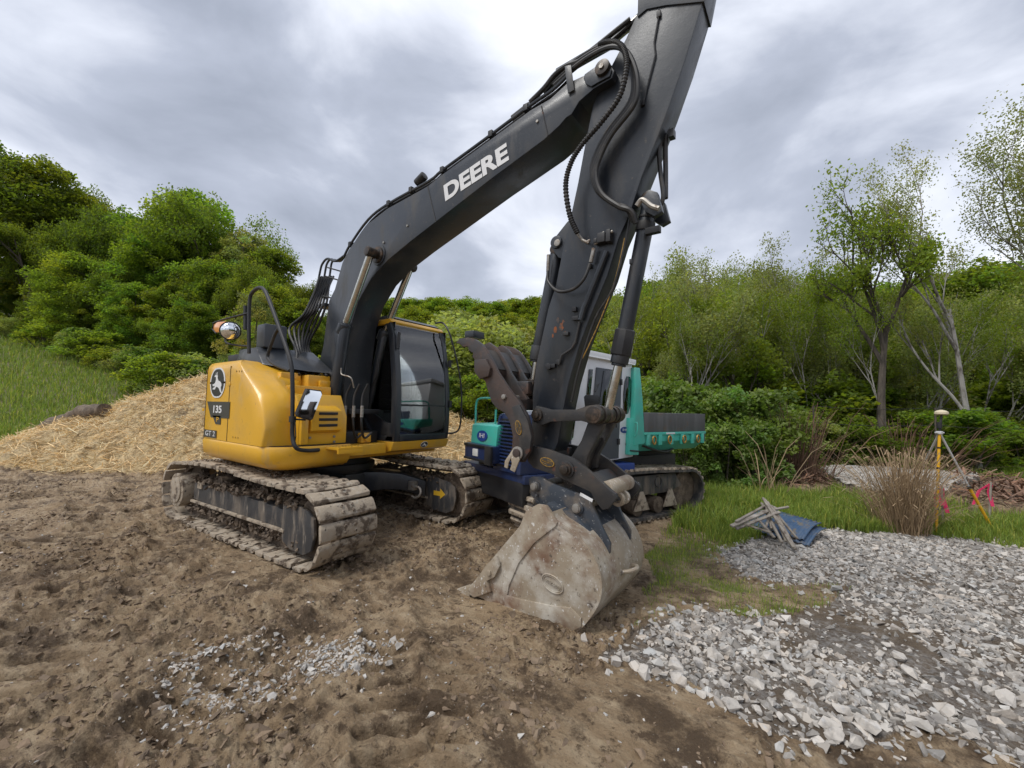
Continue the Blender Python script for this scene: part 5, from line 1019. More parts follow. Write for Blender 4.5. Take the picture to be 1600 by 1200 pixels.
b.tube([U.on_y(928, 388, -AY-.05), U.on_y(923, 410, -AY-.05)], .017, 8); b.tube([U.on_y(857, 398, -.12), U.on_y(856, 424, -.12)], .016, 8); b.tube([U.on_y(902, 365, -AY-.05), U.on_y(910, 375, -AY-.05), U.on_y(920, 380, -AY-.05)], .013, 8); b.out('hose_fitting', M['bolt'], arm, .002)
b = MB()
for px, py, w_, h_ in ((899, 484, .02, .02), (901, 498, .028, .018), (886, 522, .026, .016), (864, 572, .035, .018), (874, 566, .02, .02), (923, 417, .016, .018), (987, 410, .01, .02)): p = U.on_y(px, py, -AY); b.box((p.x-w_, -AY-.03, p.z-h_), (p.x+w_, -AY, p.z+h_))
p = U.on_y(859, 573, -AY); b.cyl((p.x, -AY-.035, p.z), (p.x, -AY, p.z), .03, 16); b.out('pipe_bracket', M['black'], arm, .005)
bar('steel_line', [(1030, 14), (1028, 32), (1022, 66), (1024, 86), (1010, 140), (1006, 160)], -AY-.012, .0065, 'black'); b = MB()
for px, py in ((1030, 24), (1005, 162)): p = U.on_y(px, py, -AY); b.box((p.x-.016, -AY-.02, p.z-.025), (p.x+.016, -AY, p.z+.025))
b.out('line_clamp', M['black'], arm, .004)
bar('edge_line', [(976, 372), (968, 410), (958, 447), (938, 500), (920, 540), (910, 560)], -AY-.008, .005, 'gold', smooth=3)
bar('edge_hose', [(985, 335), (978, 375), (958, 450), (930, 498), (905, 575), (893, 628)], -AY-.006, .010, 'rubber', smooth=4)
# hoses over the boom tip and round the arm
def corr(pts, r, name, amp=.12, seg=10):
    P_ = smooth_path(pts, 34); n = len(P_); b = MB(); b.tube(P_, r, seg, rad=lambda i, n_: r*(1+amp*(1 if (i//2) % 2 else -1))); return b.out(name, M['rubber'], EX, ang=10)
corr([U.on_y(a, c, y) for a, c, y in ((936, 70, -.20), (950, 66, -.22), (966, 68, -.24), (976, 80, -.26), (979, 105, -.27), (968, 150, -.27), (940, 190, -.27), (910, 225, -.27), (892, 255, -.27), (884, 290, -.26), (890, 335, -.24), (902, 364, -.21))], .021, 'corrugated_hose')
b = MB()
for k in range(3): b.tube([U.on_y(a+k*3, c+k*2, y-.02*k) for a, c, y in ((860, 130, -.12), (900, 95, -.14), (940, 72, -.18), (966, 72, -.20), (982, 92, -.20), (990, 125, -.20), (984, 160, -.19), (950, 205, -.19), (932, 240, -.19), (925, 268, -.19), (934, 298, -.19), (960, 318, -.19), (980, 326, -.18), (988, 345, -.15))], .021, 8, smooth=8)
b.out('hose_bundle', M['rubber'], EX)
b = MB(); b.tube([U.on_y(a, c, -.2) for a, c in ((995, 322), (1004, 312), (1018, 322), (1030, 326))], .02, 8, smooth=4); b.out('hose_elbow', M['bolt'], EX)
b = MB(); b.tube([U.on_y(a, c, y) for a, c, y in ((856, 424, -.13), (857, 440, -.15), (872, 455, -.2), (895, 452, -.22), (912, 436, -.22), (922, 412, -.2))], .014, 10, smooth=6); b.out('loop_hose', M['rubber'], EX)
b = MB(); b.tube([U.on_y(a, c, y) for a, c, y in ((1036, 205, 0), (1030, 235, -.02), (1032, 270, 0), (1036, 310, -.02), (1024, 332, 0))], .018, 8, smooth=6); b.tube([U.on_y(a, c, y) for a, c, y in ((1044, 195, .02), (1040, 225, .02), (1040, 270, .03), (1040, 310, .02))], .02, 8, smooth=6); b.box((U.on_y(1050, 210, 0).x-.02, -.03, U.on_y(1050, 210, 0).z-.03), (U.on_y(1050, 210, 0).x+.02, .03, U.on_y(1050, 210, 0).z+.03)); b.out('front_hose', M['rubber'], EX)
# pipes along the top of the boom
topb = [(535, 404), (545, 385), (573, 346), (605, 321), (668, 286), (689, 269), (755, 221), (829, 166), (862, 143), (886, 120)]
for k, (yy, dz, r_) in enumerate(((-.17, .030, .016), (-.12, .034, .016), (-.06, .040, .019), (0, .040, .019), (.06, .036, .016), (.12, .034, .016))):
    b = MB(); pts = [Vector((p.x, yy, p.z+dz)) for p in (U.on_y(a, c, -BY) for a, c in topb)]; b.tube(pts, r_, 8, smooth=4); b.out('boom_pipe', M['rubber'] if k % 2 else M['char'], boom)
b = MB()
for px, py in ((545, 385), (605, 321), (640, 300), (689, 269), (765, 213), (820, 172)):
    p = U.on_y(px, py, -BY); b.box((p.x-.025, -.19, p.z+.0), (p.x+.025, .15, p.z+.065))
b.out('pipe_clamp', M['black'], boom, .006)
b = MB(); p = U.on_y(646, 293, -BY); b.cyl((p.x-.05, -.10, p.z+.10), (p.x+.08, -.10, p.z+.16), .05, 14); b.out('hose_sleeve', M['rubber'], boom, .01)
b = MB(); b.tube([Vector((p.x, -.1, p.z+.09)) for p in (U.on_y(792, 192, -BY), U.on_y(820, 170, -BY))], .035, 14); b.out('boom_light', M['worn'], boom, .008)
b = MB()       # bracket with hoses ahead of the boom tip
b.tube([U.on_y(a, c, -.16) for a, c in ((828, 160), (850, 138), (866, 118), (884, 104), (905, 96), (925, 82), (936, 72))], .022, 8, smooth=5); b.tube([U.on_y(a, c, -.10) for a, c in ((850, 146), (880, 112), (920, 82), (960, 50), (985, 30))], .02, 8, smooth=3); b.tube([U.on_y(a, c, -.05) for a, c in ((860, 140), (900, 105), (950, 70), (1000, 25))], .02, 8, smooth=3); b.out('tip_hose', M['rubber'], EX)
plate('hose_bracket', [(882, 103), (892, 101), (897, 140), (887, 146)], -.21, -.20, M['char'], boom)
# arm cylinder on top of the boom (seen past the tip)
a_, c_ = U.on_y(872, 112, 0), U.on_y(1010, 15, 0)
b = MB(); b.tube([Vector((a_.x, 0, a_.z-.02)), Vector((U.on_y(950, 70, 0).x, 0, U.on_y(950, 70, 0).z))], .045, 20); b.out('arm_cylinder', M['char'], EX); b = MB(); b.tube([Vector((U.on_y(950, 70, 0).x, 0, U.on_y(950, 70, 0).z)), Vector((U.on_y(1020, 10, 0).x, 0, U.on_y(1020, 10, 0).z))], .034, 20); b.out('arm_cylinder_rod', M['chrome'], EX)
# hose fan from the valve cover up to the boom, and the ladder-like pipes behind the boom
for k in range(7):
    f = k/6; b = MB()
    b.tube([Vector((.30+.03*k, -.74+.07*k, 1.86)), U.on_y(464+k*3, 552-k, -.55+.05*k), U.on_y(452+k*8, 515-2*k, -.48+.05*k), U.on_y(474+k*6, 492-3*k, -.38+.04*k), U.on_y(490+k*4, 460-2*k, -.25+.04*k), U.on_y(500+k*3.5, 432, -.18+.05*k)], .017, 8, smooth=6); b.out('boom_hose', M['rubber'], EX)
for k in range(3):
    b = MB(); y_ = -.16+.10*k; b.tube([U.on_y(492+k*9, 468, y_), U.on_y(500+k*8, 425, y_), U.on_y(504+k*7, 412, y_), U.on_y(512+k*5, 404+k, y_), U.on_y(524+k*4, 408, y_), U.on_y(540, 398, y_)], .015, 8, smooth=5); b.out('boom_pipe', M['char'], EX)
b = MB()
for px0, py0, px1, py1 in ((512, 418, 533, 424), (510, 432, 530, 438), (497, 462, 545, 470)): b.tube([U.on_y(px0, py0, -.16), U.on_y(px1, py1, -.1)], .010, 6)
b.box((U.on_y(505, 466, -.15).x-.12, -.18, 2.86), (U.on_y(505, 466, -.15).x+.10, .14, 2.90)); b.out('pipe_bracket', M['black'], EX)
# hoses and fittings between the cylinders
for k in range(4):
    px = 528+k*13; b = MB(); b.tube([U.on_y(px+8, 600, -.22), U.on_y(px, 618, -.25), U.on_y(px-2, 640, -.27), U.on_y(px-2, 665, -.28), U.on_y(px+2, 684, -.2), U.on_y(px+14, 676, -.1)], .014, 8, smooth=5); b.out('valve_hose', M['rubber'], EX)
    b = MB(); b.tube([U.on_y(px-1, 634, -.272), U.on_y(px-2, 652, -.28)], .019, 8); b.out('hose_fitting', M['bolt'], EX)
b = MB(); b.box((.62, -.24, 1.40), (.74, .20, 1.46)); b.tube([U.on_y(590, 560, .22), U.on_y(590, 585, .22), U.on_y(575, 612, .22)], .010, 6, smooth=3); b.box((.4, -.26, 1.02), (.72, .19, 1.18)); b.out('hose_manifold', M['black'], EX, .008)
b = MB(); b.tube([U.on_y(553, 606, -.25), U.on_y(548, 590, -.3), U.on_y(534, 585, -.32), U.on_y(533, 575, -.32)], .009, 6, smooth=4); b.out('steel_line', M['bolt'], EX)
b = MB(); b.box((.66, -.10, 1.04), (.80, .04, 1.16)); b.cyl((.8, -.03, 1.1), (.83, -.03, 1.1), .04, 12); b.out('cylinder_foot', M['yellow'], EX, .01)
# ---- bucket linkage
hub1 = U.on_y(840, 648, -.22); hub2 = U.on_y(930, 648, -.22)
for y_ in (-.22, .18):
    b = MB(); b.prism(prof_px([(838, 634), (850, 637), (860, 640), (900, 640), (918, 634), (934, 632), (942, 645), (938, 658), (925, 662), (905, 657), (860, 659), (848, 664), (834, 660), (829, 648)], -.22), y_, y_+.04); b.out('link_bar', M['worn'], EX, .005)
b = MB(); b.cyl((hub1.x, -.24, hub1.z), (hub1.x, .24, hub1.z), .052, 26); b.cyl((hub1.x, -.255, hub1.z), (hub1.x, -.24, hub1.z), .03, 10); b.out('link_pin', M['pin'], EX, .006)
b = MB()
for y0_, y1_, r_ in ((-.26, -.18, .066), (-.17, -.13, .074), (-.12, -.065, .066), (-.055, .055, .060), (.07, .12, .068), (.13, .18, .074), (.18, .25, .064)): b.cyl((hub2.x, y0_, hub2.z), (hub2.x, y1_, hub2.z), r_, 28)
b.cyl((hub2.x, -.265, hub2.z), (hub2.x, -.26, hub2.z), .045, 20); b.out('link_hub', M['pin'], EX, .006)
hub3 = U.on_y(886, 733, -.27)
for y_ in (-.13, .07):
    b = MB(); b.prism(prof_px([(920, 655), (944, 662), (930, 690), (918, 712), (914, 735), (900, 742), (890, 738), (886, 722), (896, 708), (908, 688)], -.13), y_, y_+.06); b.out('bucket_link', M['worn'], EX, .01)
b = MB(); b.prism(prof_px([(915, 680), (932, 684), (920, 706), (912, 730), (904, 716)], -.06), -.07, .07); b.out('link_web', M['worn'], EX, .01)
# ---- coupler
cpl = [(826, 694), (834, 697), (858, 703), (894, 716), (910, 727), (933, 747), (954, 766), (962, 772), (964, 778), (950, 795), (941, 797), (928, 780), (923, 769), (894, 756), (868, 743), (833, 731), (824, 720)]
for y_ in (-.27, .23):
    b = MB(); b.prism(prof_px(cpl, -.27), y_, y_+.04); b.out('coupler_plate', M['worn'], EX, .006)
b = MB(); b.cyl((hub3.x, -.31, hub3.z), (hub3.x, .31, hub3.z), .050, 24); b.cyl((hub3.x, -.335, hub3.z), (hub3.x, -.31, hub3.z), .036, 20); b.out('coupler_pin', M['pin'], EX, .008)
b = MB(); b.cyl((hub3.x, -.285, hub3.z), (hub3.x, -.27, hub3.z), .066, 26); b.out('pin_collar', M['worn'], EX, .004)
c4 = U.on_y(950, 764, -.18); b = MB(); b.cyl((c4.x, -.23, c4.z), (c4.x, .23, c4.z), .062, 24); b.out('coupler_tube', M['bucket'], EX, .008)
b = MB(); b.prism(prof_px([(826, 700), (850, 705), (850, 722), (834, 731), (824, 720)], -.27), -.23, .23); b.prism(prof_px([(890, 745), (912, 742), (935, 764), (950, 790), (930, 782)], -.27), -.23, .23); b.out('coupler_body', M['worn'], EX, .008)
b = MB(); c5 = U.on_y(966, 780, -.05)
ringp = [(c5.x+.055*math.cos(a), c5.z+.055*math.sin(a)) for a in np.linspace(0, 2*math.pi, 25)[:-1]]
for y_ in (-.07, .03):
    for k in range(24):
        a0, a1 = ringp[k], ringp[(k+1) % 24]; i0 = (c5.x+(a0[0]-c5.x)*.5, c5.z+(a0[1]-c5.z)*.5); i1 = (c5.x+(a1[0]-c5.x)*.5, c5.z+(a1[1]-c5.z)*.5)
        vs = [b.b.verts.new((q[0], yy_, q[1])) for yy_ in (y_, y_+.04) for q in (a0, a1, i1, i0)]
        for f in ((0, 1, 2, 3), (7, 6, 5, 4), (0, 4, 5, 1), (2, 6, 7, 3)): b.b.faces.new([vs[i] for i in f])
bmesh.ops.remove_doubles(b.b, verts=b.b.verts[:], dist=1e-5); bmesh.ops.recalc_face_normals(b.b, faces=b.b.faces[:]); b.box((c5.x-.16, -.07, c5.z-.02), (c5.x-.045, .07, c5.z+.045)); b.out('lifting_eye', M['bucket'], EX, .003)
def oval_badge(px, py, y, a, h, rot, parent=EX, m1='gold', m2='decald', txt=None):
    p = U.on_y(px, py, y); M4 = axes(p, (math.cos(rot), 0, math.sin(rot)), (-math.sin(rot), 0, math.cos(rot)))
    o = flat(oval(a, h), M4, .003, 'oval_badge', M[m1], parent); flat(oval(a*.86, h*.8), M4 @ Matrix.Translation((0, 0, .0025)), .002, 'badge_field', M[m2], o)
    text_part('WERK-BRAU' if txt is None else txt, M[m1], o, M4 @ Matrix.Translation((0, 0, .005)), h*.62, sx=min(1.1, a*2.6/(h*6.2)) if txt is None else 1, ext=.002)
    b = MB(); b.box((-a*.75, -h*.50, 0), (a*.05, -h*.40, .006)); b.box((-a*.05, h*.40, 0), (a*.75, h*.50, .006)); b.b.transform(M4); b.out('badge_bar', M[m1], o); return o
oval_badge(855, 722, -.274, .068, .036, -.22)
p = U.on_y(914, 778, -.274); flat([(-.055, .012), (.055, .012), (.055, -.012), (-.055, -.012)], axes(U.on_y(916, 777, -.276), (1, 0, -.35), (.35, 0, 1)), .001, 'warning_label', M['decalw'], EX)
# ---- bucket
YB0, YB1 = -.45, .40
sp_ = [(712, 930), (736, 914), (773, 868), (812, 822), (822, 797), (840, 788), (853, 790), (871, 816), (901, 837), (925, 866), (938, 905), (936, 939), (914, 974), (897, 985), (866, 985), (827, 974), (784, 956), (736, 936)]
sP = prof_px(sp_, YB0)
zoff_ = 0.0
b = MB(); b.prism(sP, YB0, YB0+.03); bk = b.out('bucket_side', M['bucket'], EX, .004); b = MB(); b.prism(sP, YB1-.03, YB1); b.out('bucket_side', M['bucket'], EX, .004)
# curved shell from cutting edge round to the top
sh_px = [(736, 938), (784, 958), (827, 976), (866, 987), (897, 987), (914, 976), (937, 941), (940, 905), (927, 866), (903, 835), (872, 813), (862, 800)]
so_ = prof_px(sh_px, YB0); so2 = [p for p in smooth_path([(a, 0, c) for a, c in so_], 5)]; 
cen = Vector((sum(p[0] for p in so_)/len(so_), 0, sum(p[1] for p in so_)/len(so_))); inn = [p+(cen-p).normalized()*.028 for p in so2]
b = MB(); ro_ = [[(p.x, y_, p.z) for p in so2]+[(p.x, y_, p.z) for p in inn[::-1]] for y_ in (YB0-.004, YB1+.004)]; b.loft(ro_, True, True); b.out('bucket_shell', M['bucket'], EX, 0, ang=30)
# edge rib on the side plate, lower wear strip, welded bar
b = MB(); b.prism(prof_px([(846, 792), (853, 791), (871, 816), (868, 822), (835, 848), (810, 880), (795, 915), (787, 957), (779, 954), (786, 912), (803, 874), (829, 841), (860, 815)], YB0-.012), YB0-.012, YB0); b.out('side_rib', M['bucket'], bk, .003)
b = MB(); b.prism(prof_px([(790, 930), (812, 936), (860, 946), (892, 950), (908, 966), (908, 980), (896, 986), (866, 987), (826, 976), (786, 960)], YB0-.014), YB0-.014, YB0); b.out('wear_plate', M['bucket'], bk, .006)
b = MB(); b.prism(prof_px([(760, 882), (775, 869), (780, 885), (772, 902), (760, 908), (766, 925), (740, 934), (728, 925), (738, 914)], YB0-.03), YB0-.03, YB0); b.out('side_cutter', M['bucket'], bk, .005)
b = MB(); b.cyl((U.on_y(768, 893, YB0).x, YB0-.045, U.on_y(768, 893, YB0).z), (U.on_y(768, 893, YB0).x, YB0-.03, U.on_y(768, 893, YB0).z), .025, 6); b.out('cutter_bolt', M['bucket'], bk, .003)
tipx = U.on_y(735, 930, YB0)
b = MB()
for k in range(5):
    y_ = YB0+.02+k*(YB1-YB0-.09)/4; e = U.on_y(733, 925, YB0); t_ = U.on_y(700, 927, YB0); b = MB()
    b.loft([[(e.x+.03, y_-.005, e.z+.04), (e.x+.03, y_+.07, e.z+.04), (e.x+.03, y_+.07, e.z-.05), (e.x+.03, y_-.005, e.z-.05)], [(e.x-.05, y_, e.z+.03), (e.x-.05, y_+.065, e.z+.03), (e.x-.05, y_+.065, e.z-.035), (e.x-.05, y_, e.z-.035)], [(t_.x, y_+.008, t_.z+.008), (t_.x, y_+.055, t_.z+.008), (t_.x, y_+.055, t_.z-.008), (t_.x, y_+.008, t_.z-.008)]]); b.out('bucket_tooth', M['bucket'], EX, .006)
b = MB(); b.box((tipx.x-.01, YB0, tipx.z-.02), (tipx.x+.16, YB1, tipx.z+.012)); b.out('cutting_edge', M['bucket'], EX, .004)
# raised oval badge on the side
p = U.on_y(863, 912, YB0-.004); M4 = axes(p, (math.cos(-.28), 0, math.sin(-.28)), (math.sin(.28), 0, math.cos(.28)))
b = MB(); ov = oval(.092, .058, 40)
b.tube([M4 @ Vector((a, c, .002)) for a, c in ov+ov[:1]], .0055, 6, cap=False); o_ = b.out('oval_badge', M['bucket'], bk)
ov = oval(.080, .047, 40); b = MB(); b.tube([M4 @ Vector((a, c, .002)) for a, c in ov+ov[:1]], .003, 5, cap=False); b.out('badge_ring', M['bucket'], o_)
text_part('WERK-BRAU', M['bucket'], o_, M4 @ Matrix.Translation((0, 0, .004)), .030, sx=.80, ext=.004)
# ears (hinge plates), cap box on top of the shell, bolts, pins
ear = [(826, 748), (831, 745), (847, 746), (863, 756), (884, 764), (910, 772), (923, 785), (931, 803), (940, 825), (953, 850), (952, 866), (930, 862), (906, 838), (872, 814), (846, 790), (838, 786), (829, 772)]
for y_ in (-.235, .185):
    b = MB(); b.prism(prof_px(ear, -.235), y_, y_+.035); b.out('bucket_ear', M['bdark'], EX, .005)
b = MB(); tp = prof_px([(853, 790), (862, 783), (905, 805), (935, 840), (950, 872), (938, 885), (927, 866), (903, 835), (872, 813)], -.25)
b.prism(tp, -.30, .26); b.out('hinge_box', M['bdark'], EX, .01)
for px, py, r_ in ((836, 760, .030), (902, 794, .033)):
    p = U.on_y(px, py, -.25); b = MB(); b.cyl((p.x, -.275, p.z), (p.x, .26, p.z), r_*1.1, 24); b.cyl((p.x, -.285, p.z), (p.x, -.275, p.z), r_*.86, 24); b.out('bucket_pin', M['bolt'], EX, .004)
    b = MB(); b.cyl((p.x, -.252, p.z), (p.x, -.236, p.z), r_*1.5, 26); q = U.on_y(px+3, py+14, -.25); b.cyl((q.x, -.27, q.z), (q.x, -.236, q.z), .012, 8); b.out('pin_collar', M['bdark'], EX, .004)
b = MB()     # handle ring on the shell back
pr = U.on_y(962, 868, .1); b.tube([Vector((4.02+.0*k, .02+.10*math.cos(a), 0)) for k, a in enumerate(np.linspace(0, math.pi, 9))], .015, 8); b.b.clear()
q0 = so2[len(so2)*6//10]; nrm_ = (q0-cen).normalized()
b.tube([Vector((q0.x, 0, q0.z))+nrm_*(.075*math.sin(a))+Vector((0, .09*math.cos(a)+.02, 0)) for a in np.linspace(0, math.pi, 11)], .016, 8); b.out('lifting_ring', M['bucket'], EX)
# ---- thumb
th_o = [(712, 536), (718, 529), (730, 527), (742, 530), (752, 537), (760, 548), (768, 562), (778, 582), (795, 608), (812, 628), (824, 650), (831, 680), (828, 706), (818, 722), (803, 722), (795, 712), (800, 700), (801, 680), (796, 658), (788, 645), (776, 638), (768, 628), (762, 610)]
th_i = [(758, 596), (753, 590), (750, 590), (748, 578), (742, 572), (744, 564), (738, 558), (739, 551), (732, 548), (731, 541), (723, 542), (718, 537)]
TY = (-.34, -.14, .06, .26)
for k, y_ in enumerate(TY):
    src_ = th_o+th_i if k in (0, 3) else [(742, 530), (752, 537), (760, 548), (768, 562), (778, 582), (795, 608), (804, 622), (796, 634), (786, 625), (770, 600), (756, 585), (748, 578), (742, 564), (735, 550), (723, 540)]
    b = MB(); b.prism(prof_px(src_, -.34), y_, y_+.035); o_ = b.out('thumb_plate', M['thumb'] if k else M['thumb'], EX, .005)
b = MB(); b.prism(prof_px([(749, 563), (767, 562), (774, 576), (771, 589), (757, 593), (749, 582)], -.30), -.375, .295); b.out('thumb_crossbar', M['thumb'], EX, .01)
b = MB(); b.prism(prof_px([(758, 545), (765, 556), (775, 576), (770, 580), (760, 563), (754, 550)], -.30), -.30, .26); b.out('thumb_back_plate', M['worn'], EX, .006)
b = MB(); b.prism(prof_px([(800, 636), (812, 632), (824, 655), (831, 682), (828, 705), (818, 720), (806, 712), (812, 690), (808, 660)], -.355), -.362, -.34); b.out('thumb_doubler', M['worn'], EX, .006)
for px, py, r_ in ((786, 620, .022),):
    p = U.on_y(px, py, -.36); b = MB(); b.cyl((p.x, -.36, p.z), (p.x, .30, p.z), r_, 18); b.out('thumb_bolt', M['bolt'], EX, .004)
oval_badge(810, 668, -.366, .062, .030, -1.30)
p = U.on_y(808, 708, -.38); b = MB(); b.cyl((p.x, -.40, p.z), (p.x, .32, p.z), .036, 22); b.out('thumb_pin', M['thumb'], EX, .005); b = MB(); b.cyl((p.x, -.385, p.z), (p.x, -.365, p.z), .055, 24); b.out('pin_collar', M['bolt'], EX, .004)
b = MB(); b.prism(prof_px([(800, 704), (806, 702), (812, 718), (804, 738), (797, 734), (800, 724), (798, 716), (795, 722), (793, 732), (788, 730), (789, 720)], -.395), -.398, -.385); b.out('pin_fork', M['bucket'], EX, .003)
b = MB(); b.box((U.on_y(736, 523, -.2).x-.07, -.22, U.on_y(736, 523, -.2).z-.03), (U.on_y(736, 523, -.2).x+.05, -.05, U.on_y(736, 523, -.2).z+.04)); b.out('thumb_tip_block', M['char'], EX, .015)
b = MB(); q1 = U.on_y(834, 600, 0); b.box((q1.x-.12, -.12, q1.z-.10), (q1.x+.02, .12, q1.z+.02)); q2 = U.on_y(812, 632, -.2); b.box((q2.x, -.3, q2.z-.05), (q1.x+.02, .26, q2.z+.05)); b.out('thumb_hinge', M['thumb'], EX, .02)

# small marks: rust flakes on the arm, rivet dots on the side panel, panel latches
RUST = mat('orange_rust', (0.24, 0.075, 0.025), 0.9, layers=[((0.06, 0.05, 0.045), 40, 0.45, 0.6, 0.6)])
rs_ = random.Random(3)
for k, (px, py, a) in enumerate(((872, 500, .020), (877, 512, .030), (868, 516, .024), (880, 503, .016), (864, 525, .014), (883, 520, .014))):
    p = U.on_y(px, py, -AY-.001); pts = [(a*rs_.uniform(.5, 1.2)*math.cos(t)*.8, a*rs_.uniform(.6, 1.5)*math.sin(t)) for t in np.linspace(0, 6.283, 12)[:-1]]
    flat(pts, axes(p, (1, 0, 0), (0, 0, 1)), .0006, 'rust_patch', RUST, arm)
for px, py in ((370, 580), (374, 580), (378, 580), (364, 683), (368, 683.5), (372, 684)):
    p = U.on_y(px, py, -1.2405); b = MB(); b.cyl((p.x, -1.235, p.z), (p.x, -1.2435, p.z), .010, 10); b.out('panel_rivet', M['gold'], EX)
for px, py in ((318, 640), (359, 600)):
    p = U.on_y(px, py, -1.24); b = MB(); b.box((p.x-.03, -1.247, p.z-.02), (p.x+.03, -1.238, p.z+.02)); b.out('door_latch', M['yellow'], EX, .004)
for (a_, c_) in (((905, 150), (930, 240)), ((700, 330), (740, 305)), ((610, 395), (640, 372))):
    pass
# ------------------------------------------------------------------ tracked dump carrier
ko = plan(.20, 4.75); kv = rh*-.84+fh*-.545; ka = math.atan2(kv.y, kv.x)
K = Frame((ko.x, ko.y, 0), ka)
CA = empty('tracked_carrier', 'blue, white and teal tracked dump carrier parked behind the excavator bucket', 'carrier', None, (ko.x, ko.y, 0), ka)
def kplate(name, pts, y0, y1, m, parent=CA, bevel=.008, yref=None, label=None):
    b = MB(); b.prism([K.xz(a, c, y0 if yref is None else yref) for a, c in pts], y0, y1); return b.out(name, M[m], parent, bevel, label=label)
def kbox(name, lo, hi, m, parent=CA, bevel=.01): b = MB(); b.box(lo, hi); return b.out(name, M[m], parent, bevel)
WF = -1.72
# tracks
def cpath():
    pts = [(-2.95+2.6*k/40, .02) for k in range(40)]
    pts += [(-.35+.30*math.sin(math.pi*k/20)*1.0, .33-.31*math.cos(math.pi*k/20)) for k in range(20)]
    pts += [(-.35-2.65*k/40, .64+.05*math.sin(math.pi*k/40)) for k in range(40)]
    pts += [(-3.0-.32*math.sin(math.pi*k/20), .34+.31*math.cos(math.pi*k/20)) for k in range(20)]
    return pts
for side, yc in ((1, -.20), (-1, WF+.20)):
    rr_, tot = resample(cpath(), 120); n = len(rr_); b = MB()
    oo = [(p.x, p.z) for p, d in rr_]; ii = [(p.x-d.z*.035, p.z+d.x*.035) for p, d in rr_]
    A1 = [b.b.verts.new((x_, yc-.23, z_)) for x_, z_ in oo]; A2 = [b.b.verts.new((x_, yc+.23, z_)) for x_, z_ in oo]; B1 = [b.b.verts.new((x_, yc-.23, z_)) for x_, z_ in ii]; B2 = [b.b.verts.new((x_, yc+.23, z_)) for x_, z_ in ii]
    for i in range(n):
        j = (i+1) % n
        for q in ((A1[i], A1[j], A2[j], A2[i]), (B1[i], B2[i], B2[j], B1[j]), (A1[i], B1[i], B1[j], A1[j]), (A2[i], A2[j], B2[j], B2[i])): b.b.faces.new(q)
    bmesh.ops.recalc_face_normals(b.b, faces=b.b.faces[:]); tr_ = b.out('rubber_track', M['tframe'], CA)
    r2, tot = resample(cpath(), int(tot/.10)); lug = None
    for k, (p, d) in enumerate(r2):
        if lug is None: lb_ = MB(); lb_.prism([(-.034, 0), (.034, 0), (.022, -.03), (-.022, -.03)], -.23, .23); lo_ = lb_.out('track_lug', M['shoe'], None, .004); lug = lo_.data; bpy.data.objects.remove(lo_)
        nn_ = Vector((-d.z, 0, d.x)); o = link('track_lug', lug, None, tr_); o.matrix_local = Matrix(((d.x, 0, nn_.x, p.x), (0, 1, 0, yc), (d.z, 0, nn_.z, p.z), (0, 0, 0, 1)))
    b = MB(); b.prism([(-2.9, .40), (-2.75, .60), (-.6, .60), (-.4, .45), (-.6, .34), (-2.6, .33)], yc-.13, yc+.13); fr = b.out('track_frame', M['tframe'], CA, .01)
    for x_ in (-2.35, -1.35): b = MB(); b.tube([(x_+.07*math.cos(a), yc+.135, .50+.075*math.sin(a)) for a in np.linspace(0, 6.283, 22)], .008, 6, cap=False); b.out('frame_ring', M['tframe'], fr)
    b = MB(); b.box((-1.82, yc+.131, .42), (-1.76, yc+.135, .55)); b.out('yellow_label', M['yarrow'], fr); b = MB(); b.box((-1.94, yc+.131, .44), (-1.84, yc+.135, .52)); b.out('white_label', M['decalw'], fr)
    for k in range(6):
        x_ = -2.78+k*.44; b = MB(); b.cyl((x_, yc-.15, .175), (x_, yc+.15, .175), .115, 24); b.cyl((x_, yc+.15, .175), (x_, yc+.165, .175), .05, 14); b.out('track_roller', M['mudlump'], CA, .012)
    for k in range(4):
        x_ = -2.56+k*.62; b = MB(); b.prism([(x_-.16, .14), (x_+.16, .14), (x_+.12, .22), (x_+.03, .40), (x_-.03, .40), (x_-.12, .22)], yc+.17, yc+.19); b.out('roller_guard', M['shoe'], CA, .008)
    b = MB(); b.cyl((-.37, yc-.1, .335), (-.37, yc+.1, .335), .25, 30); b.out('drive_sprocket', M['mudlump'], CA, .01); b = MB(); b.cyl((-3.0, yc-.1, .345), (-3.0, yc+.1, .345), .26, 30); b.out('idler_wheel', M['mudlump'], CA, .01)
# chassis
kbox('chassis', (-3.3, WF+.46, .45), (-.05, -.46, .82), 'black'); kbox('front_apron', (-.10, WF+.12, .38), (.0, -.10, .66), 'black')
kbox('side_skirt', (-1.80, -.30, .70), (-.85, -.02, .80), 'bblue')
kbox('lower_cowl', (-.55, WF+.10, .64), (.0, -.06, .74), 'blue')
# engine cowl with grille
yg0 = K.on_x(779, 690, .02).y; yg1 = -.10
cw = MB(); cw.prism([(-.75, .74), (.04, .74), (.02, 1.1), (-.05, 1.44), (-.75, 1.50)], yg0-.10, yg1); cowl = cw.out('engine_cowl', M['blue'], CA, .025)
b = MB(); b.prism([(.0, .80), (.050, .80), (.035, 1.1), (-.03, 1.38), (-.06, 1.38)], yg0-.03, yg1-.12); b.out('grille_recess', M['decalk'], cowl, .004)
for k in range(13):
    z_ = .83+k*.042; x_ = .045-(max(0, z_-1.1))*.22; b = MB(); b.box((x_-.01, yg0-.03, z_), (x_+.022, yg1-.12, z_+.018)); b.out('grille_slat', M['blue'], cowl, .004)
b = MB()
for ya in (yg0-.07, yg1-.12): b.prism([(.03, .78), (.068, .78), (.055, 1.1), (-.02, 1.42), (-.06, 1.42)], ya, ya+.04)
b.out('grille_frame', M['blue'], cowl, .008)
